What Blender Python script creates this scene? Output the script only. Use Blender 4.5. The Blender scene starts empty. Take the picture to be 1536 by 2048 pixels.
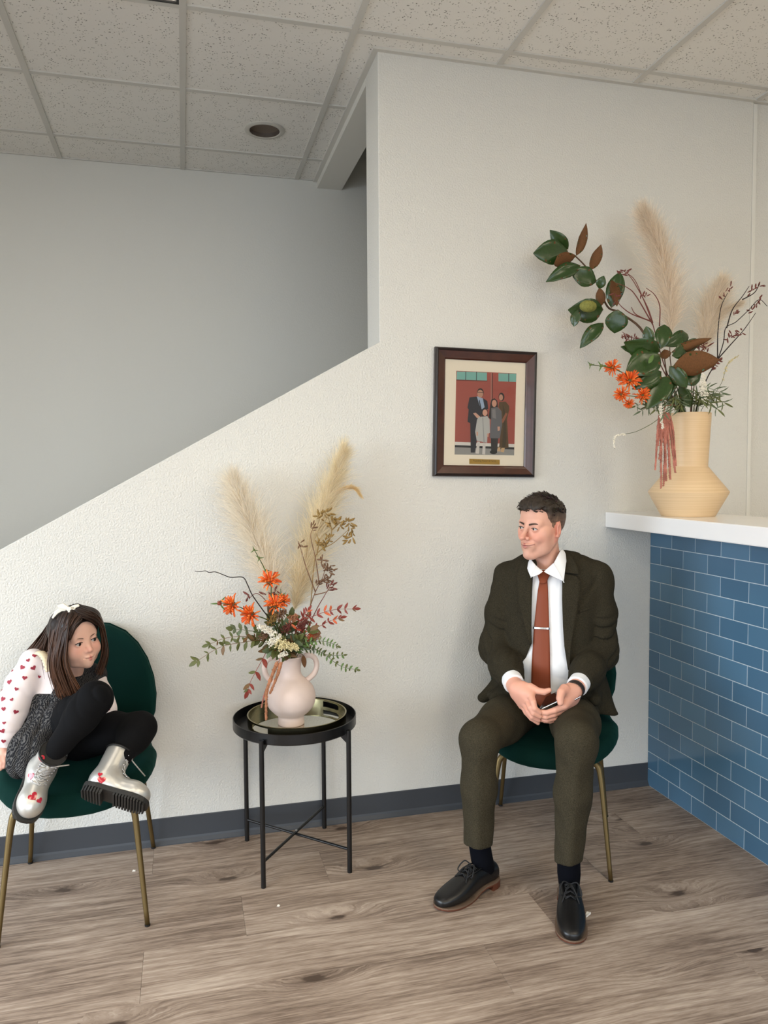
import bpy, bmesh, math, random
import numpy as np
from mathutils import Vector, Matrix, Euler

random.seed(7)
rng = np.random.default_rng(7)
SC = bpy.context.scene
COL = SC.collection
PI = math.pi

# ------------------------------------------------------------------ camera
CAM_H, CAM_Y = 1.403, -2.957
YAW, PITCH, ROLL, FPX = .255, .0538, -.0063, 1541.8
cd = bpy.data.cameras.new('camera')
cam = bpy.data.objects.new('camera', cd)
COL.objects.link(cam)
cd.sensor_fit = 'VERTICAL'
cd.sensor_height = 24.0
cd.sensor_width = 18.0
cd.lens = FPX * 24.0 / 2048.0
cd.clip_start = .05
cam.location = (0, CAM_Y, CAM_H)
_M = Matrix.Rotation(-YAW, 4, 'Z') @ Matrix.Rotation(PI / 2 - PITCH, 4, 'X') @ Matrix.Rotation(ROLL, 4, 'Z')
cam.rotation_euler = _M.to_euler()
SC.camera = cam

# ------------------------------------------------------------------ view, world, daylight
SC.view_settings.view_transform = 'Standard'
SC.view_settings.look = 'None'
SC.view_settings.gamma = 1
SC.view_settings.use_curve_mapping = False
SC.view_settings.exposure = 0.0

world = bpy.data.worlds.new('world')
SC.world = world
world.use_nodes = True
bg = world.node_tree.nodes['Background']
bg.inputs[0].default_value = (.78, .87, 1.0, 1)
bg.inputs[1].default_value = .8


def area_light(name, loc, target, size, power, color):
    l = bpy.data.lights.new(name, 'AREA')
    l.shape = 'RECTANGLE'
    l.size, l.size_y = size
    l.energy = power
    l.color = color
    o = bpy.data.objects.new(name, l)
    COL.objects.link(o)
    o.location = loc
    o.rotation_euler = (Vector(target) - Vector(loc)).to_track_quat('-Z', 'Y').to_euler()
    return o


ROOM_X0, ROOM_X1, ROOM_Y0 = -2.62, 4.6, -6.0
# daylight: open sky outside the shop-front glazing behind the camera and the side window
area_light('daylight_storefront', (-.2, ROOM_Y0 - 3.6, 3.4), (-.2, 0, 3.4), (11, 5.2), 800, (.80, .90, 1.0))
area_light('daylight_side_window', (ROOM_X0 - 3.4, -1.75, 3.4), (1.0, -1.75, 3.4), (9, 5.2), 1700, (.80, .90, 1.0))

# ------------------------------------------------------------------ helpers
def lin(c):
    return tuple(((v / 255) / 12.92 if v / 255 <= .04045 else ((v / 255 + .055) / 1.055) ** 2.4) for v in c)


MATS = {}


def mat(name, col=(128, 128, 128), rough=.6, metal=0., bump=0., bscale=50., bdist=.002, spec=.5, coat=0., sheen=0.,
        var=0., vscale=8., attr=None, trans=0., sss=0., stretch=None, detail=3.):
    if name in MATS:
        return MATS[name]
    m = bpy.data.materials.new(name)
    m.use_nodes = True
    nt = m.node_tree
    b = nt.nodes['Principled BSDF']
    c = lin(col) + (1,)
    b.inputs['Base Color'].default_value = c
    b.inputs['Roughness'].default_value = rough
    b.inputs['Metallic'].default_value = metal
    b.inputs['Specular IOR Level'].default_value = spec
    b.inputs['Coat Weight'].default_value = coat
    b.inputs['Sheen Weight'].default_value = sheen
    if sss:
        b.inputs['Subsurface Weight'].default_value = sss
        b.inputs['Subsurface Radius'].default_value = (.009, .004, .002)
    if trans:
        b.inputs['Transmission Weight'].default_value = trans
    tc = nt.nodes.new('ShaderNodeTexCoord')
    src = tc.outputs['Object']
    if stretch:
        mp = nt.nodes.new('ShaderNodeMapping')
        mp.inputs['Scale'].default_value = stretch
        nt.links.new(src, mp.inputs[0])
        src = mp.outputs[0]
    colout = None
    if attr:
        a = nt.nodes.new('ShaderNodeAttribute')
        a.attribute_name = attr
        colout = a.outputs['Color']
        nt.links.new(colout, b.inputs['Base Color'])
    if var:
        n = nt.nodes.new('ShaderNodeTexNoise')
        n.inputs['Scale'].default_value = vscale
        n.inputs['Detail'].default_value = 4
        nt.links.new(src, n.inputs['Vector'])
        mr = nt.nodes.new('ShaderNodeMapRange')
        mr.inputs[1].default_value = .3
        mr.inputs[2].default_value = .7
        mr.inputs[3].default_value = 1 - var
        mr.inputs[4].default_value = 1 + var
        nt.links.new(n.outputs[0], mr.inputs[0])
        mx = nt.nodes.new('ShaderNodeVectorMath')
        mx.operation = 'SCALE'
        if colout:
            nt.links.new(colout, mx.inputs[0])
        else:
            mx.inputs[0].default_value = c[:3]
        nt.links.new(mr.outputs[0], mx.inputs['Scale'])
        nt.links.new(mx.outputs[0], b.inputs['Base Color'])
    if bump:
        n = nt.nodes.new('ShaderNodeTexNoise')
        n.inputs['Scale'].default_value = bscale
        n.inputs['Detail'].default_value = detail
        nt.links.new(src, n.inputs['Vector'])
        bp = nt.nodes.new('ShaderNodeBump')
        bp.inputs['Strength'].default_value = bump
        bp.inputs['Distance'].default_value = bdist
        nt.links.new(n.outputs[0], bp.inputs['Height'])
        nt.links.new(bp.outputs[0], b.inputs['Normal'])
    MATS[name] = m
    return m


def emit(name, col, strength):
    m = bpy.data.materials.new(name)
    m.use_nodes = True
    b = m.node_tree.nodes['Principled BSDF']
    b.inputs['Base Color'].default_value = (.8, .8, .8, 1)
    b.inputs['Emission Color'].default_value = lin(col) + (1,)
    b.inputs['Emission Strength'].default_value = strength
    return m


class MB:
    """collects verts and faces (optionally a colour per vertex) into one mesh"""

    def __init__(s):
        s.v, s.f, s.c, s.mi = [], [], [], []

    def add(s, v, f, mi=0, c=None):
        o = len(s.v)
        s.v += [tuple(p) for p in v]
        s.f += [tuple(i + o for i in q) for q in f]
        s.mi += [mi] * len(f)
        if c is not None:
            s.c += [tuple(c)] * len(v)
        return s

    def box(s, x0, x1, y0, y1, z0, z1, mi=0):
        v = [(x, y, z) for z in (z0, z1) for y in (y0, y1) for x in (x0, x1)]
        return s.add(v, [(0, 2, 3, 1), (4, 5, 7, 6), (0, 1, 5, 4), (2, 6, 7, 3), (0, 4, 6, 2), (1, 3, 7, 5)], mi)

    def prism(s, poly, axis, a0, a1, mi=0):
        """poly 2D extruded along axis ('x','y','z'); poly in the two other axes (in xyz order)"""
        n = len(poly)

        def P(p, a):
            return {'x': (a, p[0], p[1]), 'y': (p[0], a, p[1]), 'z': (p[0], p[1], a)}[axis]
        v = [P(p, a0) for p in poly] + [P(p, a1) for p in poly]
        f = [tuple(range(n - 1, -1, -1)), tuple(range(n, 2 * n))]
        f += [(i, (i + 1) % n, n + (i + 1) % n, n + i) for i in range(n)]
        return s.add(v, f, mi)

    def tube(s, pts, r, n=8, cap=True, mi=0, flat=1., c=None):
        pts = [Vector(p) for p in pts]
        m = len(pts)
        rr = r if hasattr(r, '__len__') else [r] * m
        d0 = (pts[1] - pts[0]).normalized()
        up = Vector((0, 0, 1)) if abs(d0.z) < .9 else Vector((1, 0, 0))
        nx = d0.cross(up).normalized()
        v, f = [], []
        for i in range(m):
            a = pts[max(i - 1, 0)]
            b = pts[min(i + 1, m - 1)]
            d = (b - a)
            if d.length < 1e-9:
                d = d0
            d = d.normalized()
            nx = (nx - d * nx.dot(d))
            if nx.length < 1e-6:
                nx = d.orthogonal()
            nx = nx.normalized()
            ny = d.cross(nx)
            for k in range(n):
                t = 2 * PI * k / n
                v.append(pts[i] + (nx * math.cos(t) + ny * math.sin(t) * flat) * rr[i])
        for i in range(m - 1):
            for k in range(n):
                k2 = (k + 1) % n
                f.append((i * n + k, i * n + k2, (i + 1) * n + k2, (i + 1) * n + k))
        if cap:
            f.append(tuple(range(n - 1, -1, -1)))
            f.append(tuple((m - 1) * n + k for k in range(n)))
        return s.add(v, f, mi, c)

    def lathe(s, prof, n=48, cx=0, cy=0, mi=0, closed=False):
        v, f = [], []
        m = len(prof)
        for r, z in prof:
            for k in range(n):
                t = 2 * PI * k / n
                v.append((cx + r * math.cos(t), cy + r * math.sin(t), z))
        for i in range(m - 1 if not closed else m):
            j = (i + 1) % m
            for k in range(n):
                k2 = (k + 1) % n
                f.append((i * n + k, i * n + k2, j * n + k2, j * n + k))
        return s.add(v, f, mi)

    def sphere(s, c, r, n=12, m=8, mi=0, scale=(1, 1, 1), col=None):
        v, f = [], []
        for i in range(m + 1):
            a = PI * i / m
            for k in range(n):
                t = 2 * PI * k / n
                v.append((c[0] + r * scale[0] * math.sin(a) * math.cos(t), c[1] + r * scale[1] * math.sin(a) * math.sin(t),
                          c[2] + r * scale[2] * math.cos(a)))
        for i in range(m):
            for k in range(n):
                k2 = (k + 1) % n
                f.append((i * n + k, (i + 1) * n + k, (i + 1) * n + k2, i * n + k2))
        return s.add(v, f, mi, col)

    def build(s, name, mats, parent=None, smooth=False, loc=None, bevel=0., segs=2, angle=None):
        me = bpy.data.meshes.new(name)
        me.from_pydata(s.v, [], s.f)
        if s.c:
            at = me.attributes.new('Col', 'FLOAT_COLOR', 'POINT')
            at.data.foreach_set('color', np.array([tuple(c[:3]) + (1.,) for c in s.c], dtype=np.float32).ravel())
        mats = mats if isinstance(mats, (list, tuple)) else [mats]
        for m in mats:
            me.materials.append(m)
        if len(mats) > 1:
            me.polygons.foreach_set('material_index', s.mi)
        if smooth:
            me.polygons.foreach_set('use_smooth', [True] * len(me.polygons))
            if angle:
                me.set_sharp_from_angle(angle=math.radians(angle))
        me.update()
        o = bpy.data.objects.new(name, me)
        COL.objects.link(o)
        if loc is not None:
            o.location = loc
        if parent:
            o.parent = parent
        if bevel:
            md = o.modifiers.new('bevel', 'BEVEL')
            md.width = bevel
            md.segments = segs
            md.limit_method = 'ANGLE'
            md.angle_limit = math.radians(40)
        return o


def tag(o, label=None, cat=None, group=None, kind=None):
    if label:
        o['label'] = label
    if cat:
        o['category'] = cat
    if group:
        o['group'] = group
    if kind:
        o['kind'] = kind
    return o


def thing(name, label, cat, loc=(0, 0, 0), rz=0., group=None):
    o = bpy.data.objects.new(name, None)
    o.empty_display_size = .05
    COL.objects.link(o)
    o.location = loc
    o.rotation_euler = (0, 0, rz)
    return tag(o, label, cat, group)


def struct(o):
    o['kind'] = 'structure'
    return o


def inst(src, name, loc, parent=None, rot=None):
    o = bpy.data.objects.new(name, src.data)
    COL.objects.link(o)
    o.location = loc
    if rot:
        o.rotation_euler = rot
    if parent:
        o.parent = parent
    return o


def bez(pts, n=16):
    """Catmull-Rom through the points"""
    P = [np.array(p, float) for p in pts]
    P = [2 * P[0] - P[1]] + P + [2 * P[-1] - P[-2]]
    out = []
    for i in range(1, len(P) - 2):
        for k in range(n):
            t = k / n
            a, b, c, d = P[i - 1], P[i], P[i + 1], P[i + 2]
            out.append(.5 * ((2 * b) + (-a + c) * t + (2 * a - 5 * b + 4 * c - d) * t * t + (-a + 3 * b - 3 * c + d) * t ** 3))
    out.append(P[-2])
    return out


# where a pixel of the 1536x2048 frame lies on a given plane of the room (measuring only)
def px(u, v, x=None, y=None, z=None):
    u, v = u - 768, v - 1024
    c, s = math.cos(ROLL), math.sin(ROLL)
    u, v = c * u + s * v, -s * u + c * v
    X, Zp = u / FPX, -v / FPX
    Y = math.cos(PITCH) + Zp * math.sin(PITCH)
    Z = Zp * math.cos(PITCH) - math.sin(PITCH)
    d = np.array([X * math.cos(YAW) + Y * math.sin(YAW), -X * math.sin(YAW) + Y * math.cos(YAW), Z])
    C = np.array([0, CAM_Y, CAM_H])
    if x is not None:
        t = (x - C[0]) / d[0]
    elif y is not None:
        t = (y - C[1]) / d[1]
    else:
        t = (z - C[2]) / d[2]
    return C + d * t

# ================================================================== the room
CEIL = 3.012
STW = 1.382          # far wall of the stair
WT = .2              # thickness of the front wall
XE = .757            # end of the full-height wall
TX0, TS = .032, .6096  # ceiling grid
TY0, TYS = -.108, .6

m_wall = mat('wall_paint', (219, 217, 210), rough=.55, bump=.6, bscale=150, bdist=.0055, detail=2.2, spec=.35)
m_wall_s = mat('wall_paint_smooth', (214, 213, 206), rough=.55, bump=.22, bscale=130, bdist=.003, spec=.35)
m_jamb = mat('jamb_paint', (226, 224, 216), rough=.5)
m_slab = mat('subfloor', (110, 96, 84), rough=.8)
m_tee = mat('grid_metal', (205, 203, 196), rough=.5)
m_basev = mat('baseboard_vinyl', (64, 67, 72), rough=.45, spec=.4)
m_frame_al = mat('window_aluminium', (60, 62, 64), rough=.4, metal=.8)


def ceiling_tile_mat():
    m = bpy.data.materials.new('ceiling_tile')
    m.use_nodes = True
    nt = m.node_tree
    N, L = nt.nodes, nt.links
    b = N['Principled BSDF']
    b.inputs['Roughness'].default_value = .9
    b.inputs['Specular IOR Level'].default_value = .1
    tc = N.new('ShaderNodeTexCoord')
    oi = N.new('ShaderNodeObjectInfo')
    ad = N.new('ShaderNodeVectorMath')
    ad.operation = 'MULTIPLY_ADD'
    ad.inputs[1].default_value = (1, 1, 1)
    cb = N.new('ShaderNodeCombineXYZ')
    ml = N.new('ShaderNodeMath')
    ml.operation = 'MULTIPLY'
    ml.inputs[1].default_value = 37
    L.new(oi.outputs['Random'], ml.inputs[0])
    L.new(ml.outputs[0], cb.inputs[0])
    L.new(ml.outputs[0], cb.inputs[1])
    L.new(tc.outputs['Object'], ad.inputs[0])
    L.new(cb.outputs[0], ad.inputs[2])
    # fissures and pinholes
    n0 = N.new('ShaderNodeTexNoise')
    n0.inputs['Scale'].default_value = 60
    mx = N.new('ShaderNodeVectorMath')
    mx.operation = 'MULTIPLY_ADD'
    mx.inputs[1].default_value = (.012, .012, .012)
    L.new(ad.outputs[0], n0.inputs['Vector'])
    L.new(n0.outputs['Color'], mx.inputs[0])
    L.new(ad.outputs[0], mx.inputs[2])
    v = N.new('ShaderNodeTexVoronoi')
    v.inputs['Scale'].default_value = 95
    L.new(mx.outputs[0], v.inputs['Vector'])
    r1 = N.new('ShaderNodeMapRange')
    r1.inputs[1].default_value = .16
    r1.inputs[2].default_value = .30
    L.new(v.outputs['Distance'], r1.inputs[0])
    n2 = N.new('ShaderNodeTexNoise')
    n2.inputs['Scale'].default_value = 22
    n2.inputs['Detail'].default_value = 4
    L.new(ad.outputs[0], n2.inputs['Vector'])
    r2 = N.new('ShaderNodeMapRange')
    r2.inputs[1].default_value = .47
    r2.inputs[2].default_value = .54
    L.new(n2.outputs[0], r2.inputs[0])
    mxx = N.new('ShaderNodeMath')
    mxx.operation = 'MAXIMUM'
    L.new(r1.outputs[0], mxx.inputs[0])
    L.new(r2.outputs[0], mxx.inputs[1])
    cr = N.new('ShaderNodeMix')
    cr.data_type = 'RGBA'
    cr.inputs[6].default_value = lin((138, 134, 126)) + (1,)
    cr.inputs[7].default_value = lin((236, 234, 228)) + (1,)
    L.new(mxx.outputs[0], cr.inputs[0])
    L.new(cr.outputs[2], b.inputs['Base Color'])
    bp = N.new('ShaderNodeBump')
    bp.inputs['Strength'].default_value = .5
    bp.inputs['Distance'].default_value = .002
    L.new(mxx.outputs[0], bp.inputs['Height'])
    L.new(bp.outputs[0], b.inputs['Normal'])
    return m


def plank_mat():
    m = bpy.data.materials.new('floor_plank_oak')
    m.use_nodes = True
    nt = m.node_tree
    N, L = nt.nodes, nt.links
    b = N['Principled BSDF']
    b.inputs['Roughness'].default_value = .46
    b.inputs['Specular IOR Level'].default_value = .35

    def math_(op, a, bb=None, c=None):
        n = N.new('ShaderNodeMath')
        n.operation = op
        for i, q in enumerate((a, bb, c)):
            if q is None:
                continue
            if isinstance(q, (int, float)):
                n.inputs[i].default_value = q
            else:
                L.new(q, n.inputs[i])
        return n.outputs[0]

    def rng_(a, f0, f1, t0=0., t1=1.):
        n = N.new('ShaderNodeMapRange')
        n.interpolation_type = 'SMOOTHSTEP'
        for i, q in enumerate((f0, f1, t0, t1)):
            n.inputs[i + 1].default_value = q
        L.new(a, n.inputs[0])
        return n.outputs[0]

    def noise(vec, scale, detail=4., rough=.55):
        n = N.new('ShaderNodeTexNoise')
        n.inputs['Scale'].default_value = scale
        n.inputs['Detail'].default_value = detail
        n.inputs['Roughness'].default_value = rough
        L.new(vec, n.inputs['Vector'])
        return n.outputs[0]
    tc = N.new('ShaderNodeTexCoord')
    oi = N.new('ShaderNodeObjectInfo')
    sep = N.new('ShaderNodeSeparateXYZ')
    L.new(tc.outputs['Object'], sep.inputs[0])
    R = oi.outputs['Random']
    off = math_('MULTIPLY', R, 53.0)
    X = math_('ADD', sep.outputs[0], off)
    Y = math_('ADD', sep.outputs[1], math_('MULTIPLY', R, 17.0))

    def comb(x, y, z=0.):
        n = N.new('ShaderNodeCombineXYZ')
        for i, q in enumerate((x, y, z)):
            if isinstance(q, (int, float)):
                n.inputs[i].default_value = q
            else:
                L.new(q, n.inputs[i])
        return n.outputs[0]
    # knots: sparse cells, about one or two per plank
    kv = comb(math_('MULTIPLY', X, 2.0), math_('MULTIPLY', Y, 5.0))
    vo = N.new('ShaderNodeTexVoronoi')
    vo.voronoi_dimensions = '2D'
    vo.inputs['Scale'].default_value = 1.0
    vo.inputs['Randomness'].default_value = .9
    L.new(kv, vo.inputs['Vector'])
    vs = N.new('ShaderNodeSeparateXYZ')
    L.new(vo.outputs['Color'], vs.inputs[0])
    kd = math_('ADD', vo.outputs['Distance'], math_('MULTIPLY', math_('GREATER_THAN', vs.outputs[0], .42), 2.0))
    kn_ = noise(comb(math_('MULTIPLY', X, 30.), math_('MULTIPLY', Y, 60.)), 1.0, 2.)
    kd = math_('ADD', kd, math_('MULTIPLY', math_('SUBTRACT', kn_, .5), .09))
    halo = rng_(kd, .02, .42, 1., 0.)
    # grain lines bend round the knots
    wob = noise(comb(math_('MULTIPLY', X, 1.4), math_('MULTIPLY', Y, 4.)), 1.0, 2.)
    g = math_('ADD', math_('MULTIPLY', Y, 72.), math_('ADD', math_('MULTIPLY', halo, 4.2), math_('MULTIPLY', wob, 5.0)))
    fine = noise(comb(math_('MULTIPLY', X, 2.4), g), 1.0, 5., .62)
    g2 = math_('ADD', math_('MULTIPLY', Y, 210.), math_('MULTIPLY', halo, 12.))
    pores = noise(comb(math_('MULTIPLY', X, 16.), g2), 1.0, 3., .6)
    cloud = noise(comb(math_('MULTIPLY', X, 1.7), math_('MULTIPLY', Y, 7.)), 1.0, 3., .6)
    fac = math_('ADD', math_('MULTIPLY', rng_(fine, .30, .72), .40),
                math_('ADD', math_('MULTIPLY', rng_(pores, .25, .75), .30), math_('MULTIPLY', rng_(cloud, .26, .74), .36)))
    core = rng_(kd, .0, .085, 1., 0.)
    fac = math_('SUBTRACT', fac, math_('MULTIPLY', core, .75))
    fac = math_('SUBTRACT', fac, math_('MULTIPLY', rng_(kd, .03, .24, 1., 0.), .17))
    fac = math_('ADD', fac, math_('MULTIPLY', math_('SUBTRACT', R, .5), .16))
    cr = N.new('ShaderNodeValToRGB')
    e = cr.color_ramp.elements
    e[0].position = 0.0
    e[0].color = lin((78, 64, 54)) + (1,)
    e[1].position = 1.0
    e[1].color = lin((196, 180, 164)) + (1,)
    for p, c in ((.3, (120, 103, 90)), (.55, (153, 135, 120)), (.78, (176, 159, 144))):
        k = e.new(p)
        k.color = lin(c) + (1,)
    L.new(fac, cr.inputs[0])
    L.new(cr.outputs[0], b.inputs['Base Color'])
    bp = N.new('ShaderNodeBump')
    bp.inputs['Strength'].default_value = .25
    bp.inputs['Distance'].default_value = .001
    L.new(pores, bp.inputs['Height'])
    L.new(bp.outputs[0], b.inputs['Normal'])
    L.new(rng_(pores, .3, .7, .55, .40), b.inputs['Roughness'])
    return m


m_tile_c = ceiling_tile_mat()
m_plank = plank_mat()

# floor: a slab and planks of their own
floor = struct(MB().box(ROOM_X0 - .2, ROOM_X1 + .2, ROOM_Y0 - .2, STW + .2, -.1, -.008).build('floor', m_slab))
PW, PL = .2265, 1.22
row_phase = {0: -.13, 1: .46, 2: .16, 3: -.137, 4: .834, 5: .3, 6: -.42}


def plank_mesh(w):
    b = .0007
    h = .008
    mb = MB()
    x, y = PL / 2 - .0002, w / 2 - .0002
    v = [(-x, -y, -h), (x, -y, -h), (x, y, -h), (-x, y, -h), (-x, -y, -b), (x, -y, -b), (x, y, -b), (-x, y, -b),
         (-x + b, -y + b, 0), (x - b, -y + b, 0), (x - b, y - b, 0), (-x + b, y - b, 0)]
    f = [(3, 2, 1, 0), (8, 9, 10, 11)]
    for a, c in ((0, 4), (4, 8)):
        f += [(a + i, a + (i + 1) % 4, c + (i + 1) % 4, c + i) for i in range(4)]
    return mb.add(v, f).build('floor_plank', m_plank, floor)


src_w = src_n = None
r = 0
ytop = 0.0
while ytop > ROOM_Y0:
    w = .21 if r == 0 else PW
    ph = row_phase.get(r, (r * .437) % PL)
    x = ROOM_X0 - ((ROOM_X0 - ph) % PL) + PL / 2
    while x - PL / 2 < ROOM_X1:
        src = src_n if r == 0 else src_w
        loc = (x, ytop - w / 2, 0)
        if src is None:
            src = plank_mesh(w)
            src.location = loc
            if r == 0:
                src_n = src
            else:
                src_w = src
        else:
            inst(src, 'floor_plank', loc, floor)
        x += PL
    ytop -= w
    r += 1

# front wall with the raking stair opening
SL = (1.906 - 1.118) / 1.382
zL = 1.906 + SL * (ROOM_X0 - .755)
wall_front = struct(MB().prism([(ROOM_X0, 0), (2.464, 0), (2.464, CEIL), (XE, CEIL), (XE, 1.906), (ROOM_X0, max(zL, .02))],
                               'y', 0, WT).build('wall_front', m_wall, bevel=.003))
struct(MB().box(2.464, ROOM_X1, .008, WT, 0, CEIL).build('wall_front_return', m_wall))
struct(MB().box(2.464, 2.482, -.0015, .008, 0, CEIL - .01).build('trim_1', m_jamb))
struct(MB().box(ROOM_X0 - .2, ROOM_X1, STW, STW + .15, 0, 5.2).build('wall_back', m_wall_s))
WY0, WY1, WZ0, WZ1 = -3.1, -.35, .12, 2.2
struct(MB().box(ROOM_X0 - .2, ROOM_X0, WY1, STW, 0, CEIL + .3).box(ROOM_X0 - .2, ROOM_X0, ROOM_Y0 - .2, WY0, 0, CEIL + .3)
       .box(ROOM_X0 - .2, ROOM_X0, WY0, WY1, 0, WZ0).box(ROOM_X0 - .2, ROOM_X0, WY0, WY1, WZ1, CEIL + .3).build('wall_left', m_wall_s))
struct(MB().box(ROOM_X1, ROOM_X1 + .2, ROOM_Y0 - .2, STW + .2, 0, 5.2).build('wall_right', m_wall_s))
struct(MB().box(ROOM_X0 - .2, -2.5, ROOM_Y0 - .2, ROOM_Y0, 0, CEIL + .3)
       .box(2.1, ROOM_X1 + .2, ROOM_Y0 - .2, ROOM_Y0, 0, CEIL + .3)
       .box(-2.5, 2.1, ROOM_Y0 - .2, ROOM_Y0, 2.5, CEIL + .3)
       .box(-2.5, 2.1, ROOM_Y0 - .2, ROOM_Y0, 0, .2).build('wall_rear', m_wall_s))
m_glass = mat('window_glass', (250, 252, 252), rough=0., trans=1., spec=.3)
# glazing bars of the shop front and of the side window
w1 = MB()
for xx in (-2.5, -.98, .54, 2.06):
    w1.box(xx, xx + .05, ROOM_Y0 - .12, ROOM_Y0 - .06, .2, 2.5)
w1.box(-2.5, 2.1, ROOM_Y0 - .12, ROOM_Y0 - .06, .2, .25).box(-2.5, 2.1, ROOM_Y0 - .12, ROOM_Y0 - .06, 2.45, 2.5)
struct(w1.build('window_1', m_frame_al))
w2 = MB()
for yy in (WY0, (WY0 + WY1) / 2 - .02, WY1 - .05):
    w2.box(ROOM_X0 - .12, ROOM_X0 - .06, yy, yy + .05, WZ0, WZ1)
w2.box(ROOM_X0 - .12, ROOM_X0 - .06, WY0, WY1, WZ0, WZ0 + .05).box(ROOM_X0 - .12, ROOM_X0 - .06, WY0, WY1, WZ1 - .05, WZ1)
struct(w2.build('window_2', m_frame_al))

# header over the stair opening and the dark well above it
struct(MB().box(XE, .896, WT, STW, 2.977, 5.2).build('trim_2', m_jamb))
struct(MB().box(.896, ROOM_X1, .1, WT, CEIL, 5.2).build('wall_stairwell_side', m_wall_s))
struct(MB().box(.757, ROOM_X1 + .1, .1, STW + .15, 5.2, 5.3).build('ceiling_stairwell', m_wall_s))

# ceiling: deck, tees and tiles
ceiling = struct(MB().box(ROOM_X0 - .2, ROOM_X1 + .2, ROOM_Y0 - .2, .1, CEIL + .02, CEIL + .1)
                 .box(ROOM_X0 - .2, XE, .1, STW + .15, CEIL + .02, CEIL + .1).build('ceiling', m_slab))
TW = .024
LIGHTS = [(2, -5), (-1, -6), (2, -8), (5, -5), (-4, -6), (5, -8), (-4, -9)]
lights_cells = {(-1, -1), (-1, -2)} | {(kx, ky + d) for kx, ky in LIGHTS for d in (0, 1)}
can_cell = (0, 1)
kx0, kx1 = int(math.floor((ROOM_X0 - TX0) / TS)), int(math.ceil((ROOM_X1 - TX0) / TS))
ky0, ky1 = int(math.floor((ROOM_Y0 - TY0) / TYS)), 3
tile_src = {}


def ctile(x0, x1, y0, y1):
    w, d = round(x1 - x0, 3), round(y1 - y0, 3)
    key = (w, d)
    loc = ((x0 + x1) / 2, (y0 + y1) / 2, CEIL + .007)
    if key in tile_src:
        return inst(tile_src[key], 'ceiling_tile', loc, ceiling)
    o = MB().box(-w / 2, w / 2, -d / 2, d / 2, 0, .012).build('ceiling_tile', m_tile_c, ceiling)
    o.location = loc
    tile_src[key] = o
    return o


for kx in range(kx0, kx1):
    for ky in range(ky0, ky1):
        x0, x1 = TX0 + kx * TS, TX0 + (kx + 1) * TS
        y0, y1 = TY0 + ky * TYS, TY0 + (ky + 1) * TYS
        if (kx, ky) in lights_cells or (kx, ky) == can_cell:
            continue
        x0, x1 = max(x0, ROOM_X0), min(x1, ROOM_X1)
        y0 = max(y0, ROOM_Y0)
        ymax = STW if (x1 + x0) / 2 < XE else 0
        if y1 > 0 and x0 < XE < x1 and y0 < 0:
            ctile(x0, x1, y0, 0)          # in front of the wall line
            ctile(x0, XE - .02, 0, y1)
            continue
        if y1 > 0 and x0 < XE < x1:
            x1 = XE - .02
            ymax = STW
        if x0 >= XE - .01:
            ymax = 0
        y1 = min(y1, ymax)
        if y1 - y0 < .02 or x1 - x0 < .02:
            continue
        ctile(x0, x1, y0, y1)
for kx in range(kx0, kx1 + 1):
    x = TX0 + kx * TS
    if ROOM_X0 < x < ROOM_X1:
        MB().box(x - TW / 2, x + TW / 2, ROOM_Y0, STW if x < XE else 0, CEIL, CEIL + .02).build('ceiling_main_tee', m_tee, ceiling)
for ky in range(ky0, ky1 + 1):
    y = TY0 + ky * TYS
    if ROOM_Y0 < y < STW:
        for kx in range(kx0, kx1):
            a, b_ = max(TX0 + kx * TS + TW / 2, ROOM_X0), min(TX0 + (kx + 1) * TS - TW / 2, ROOM_X1)
            if y > 0:
                b_ = min(b_, XE - .02)
            if b_ - a > .03:
                MB().box(a, b_, y - TW / 2, y + TW / 2, CEIL + .001, CEIL + .02).build('ceiling_cross_tee', m_tee, ceiling)
# wall angles
MB().box(XE, 2.464, -.02, 0, CEIL - .003, CEIL + .012).build('wall_angle', m_tee, ceiling)
MB().box(2.464, ROOM_X1, -.012, .008, CEIL - .003, CEIL + .012).build('wall_angle', m_tee, ceiling)
MB().box(XE - .022, XE, -.02, STW, CEIL - .003, CEIL + .012).build('wall_angle', m_tee, ceiling)
MB().box(ROOM_X0, XE - .02, STW - .012, STW, CEIL + .002, CEIL + .012).build('wall_angle', m_tee, ceiling)

# troffers: lit lens in a dark frame
m_lens = emit('troffer_lens', (255, 239, 210), 10.0)
m_lens_v = emit('troffer_lens_pale', (255, 242, 222), 3.2)
m_troffer = mat('troffer_frame', (38, 36, 34), rough=.5)
m_white_metal = mat('white_metal', (225, 223, 216), rough=.4)


def troffer(kx, ky_lo, ny, lens, label):
    x0, x1 = TX0 + kx * TS + TW / 2, TX0 + (kx + 1) * TS - TW / 2
    y0, y1 = TY0 + ky_lo * TYS + TW / 2, TY0 + (ky_lo + ny) * TYS - TW / 2
    t = thing('ceiling_light', label, 'ceiling light', ((x0 + x1) / 2, (y0 + y1) / 2, CEIL), group='ceiling light panels')
    w, d = (x1 - x0) / 2, (y1 - y0) / 2
    f = MB()
    b = .009
    f.box(-w, w, -d, -d + b, 0, .016).box(-w, w, d - b, d, 0, .016).box(-w, -w + b, -d + b, d - b, 0, .016).box(w - b, w, -d + b, d - b, 0, .016)
    f.build('frame', m_troffer, t)
    e = MB()
    c = b + .006
    e.box(-w + b, w - b, -d + b, -d + c, .004, .016).box(-w + b, w - b, d - c, d - b, .004, .016)
    e.box(-w + b, -w + c, -d + c, d - c, .004, .016).box(w - c, w - b, -d + c, d - c, .004, .016).build('inner_lip', m_white_metal, t)
    MB().box(-w + c, w - c, -d + c, d - c, .008, .016).build('lens', lens, t)


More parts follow.
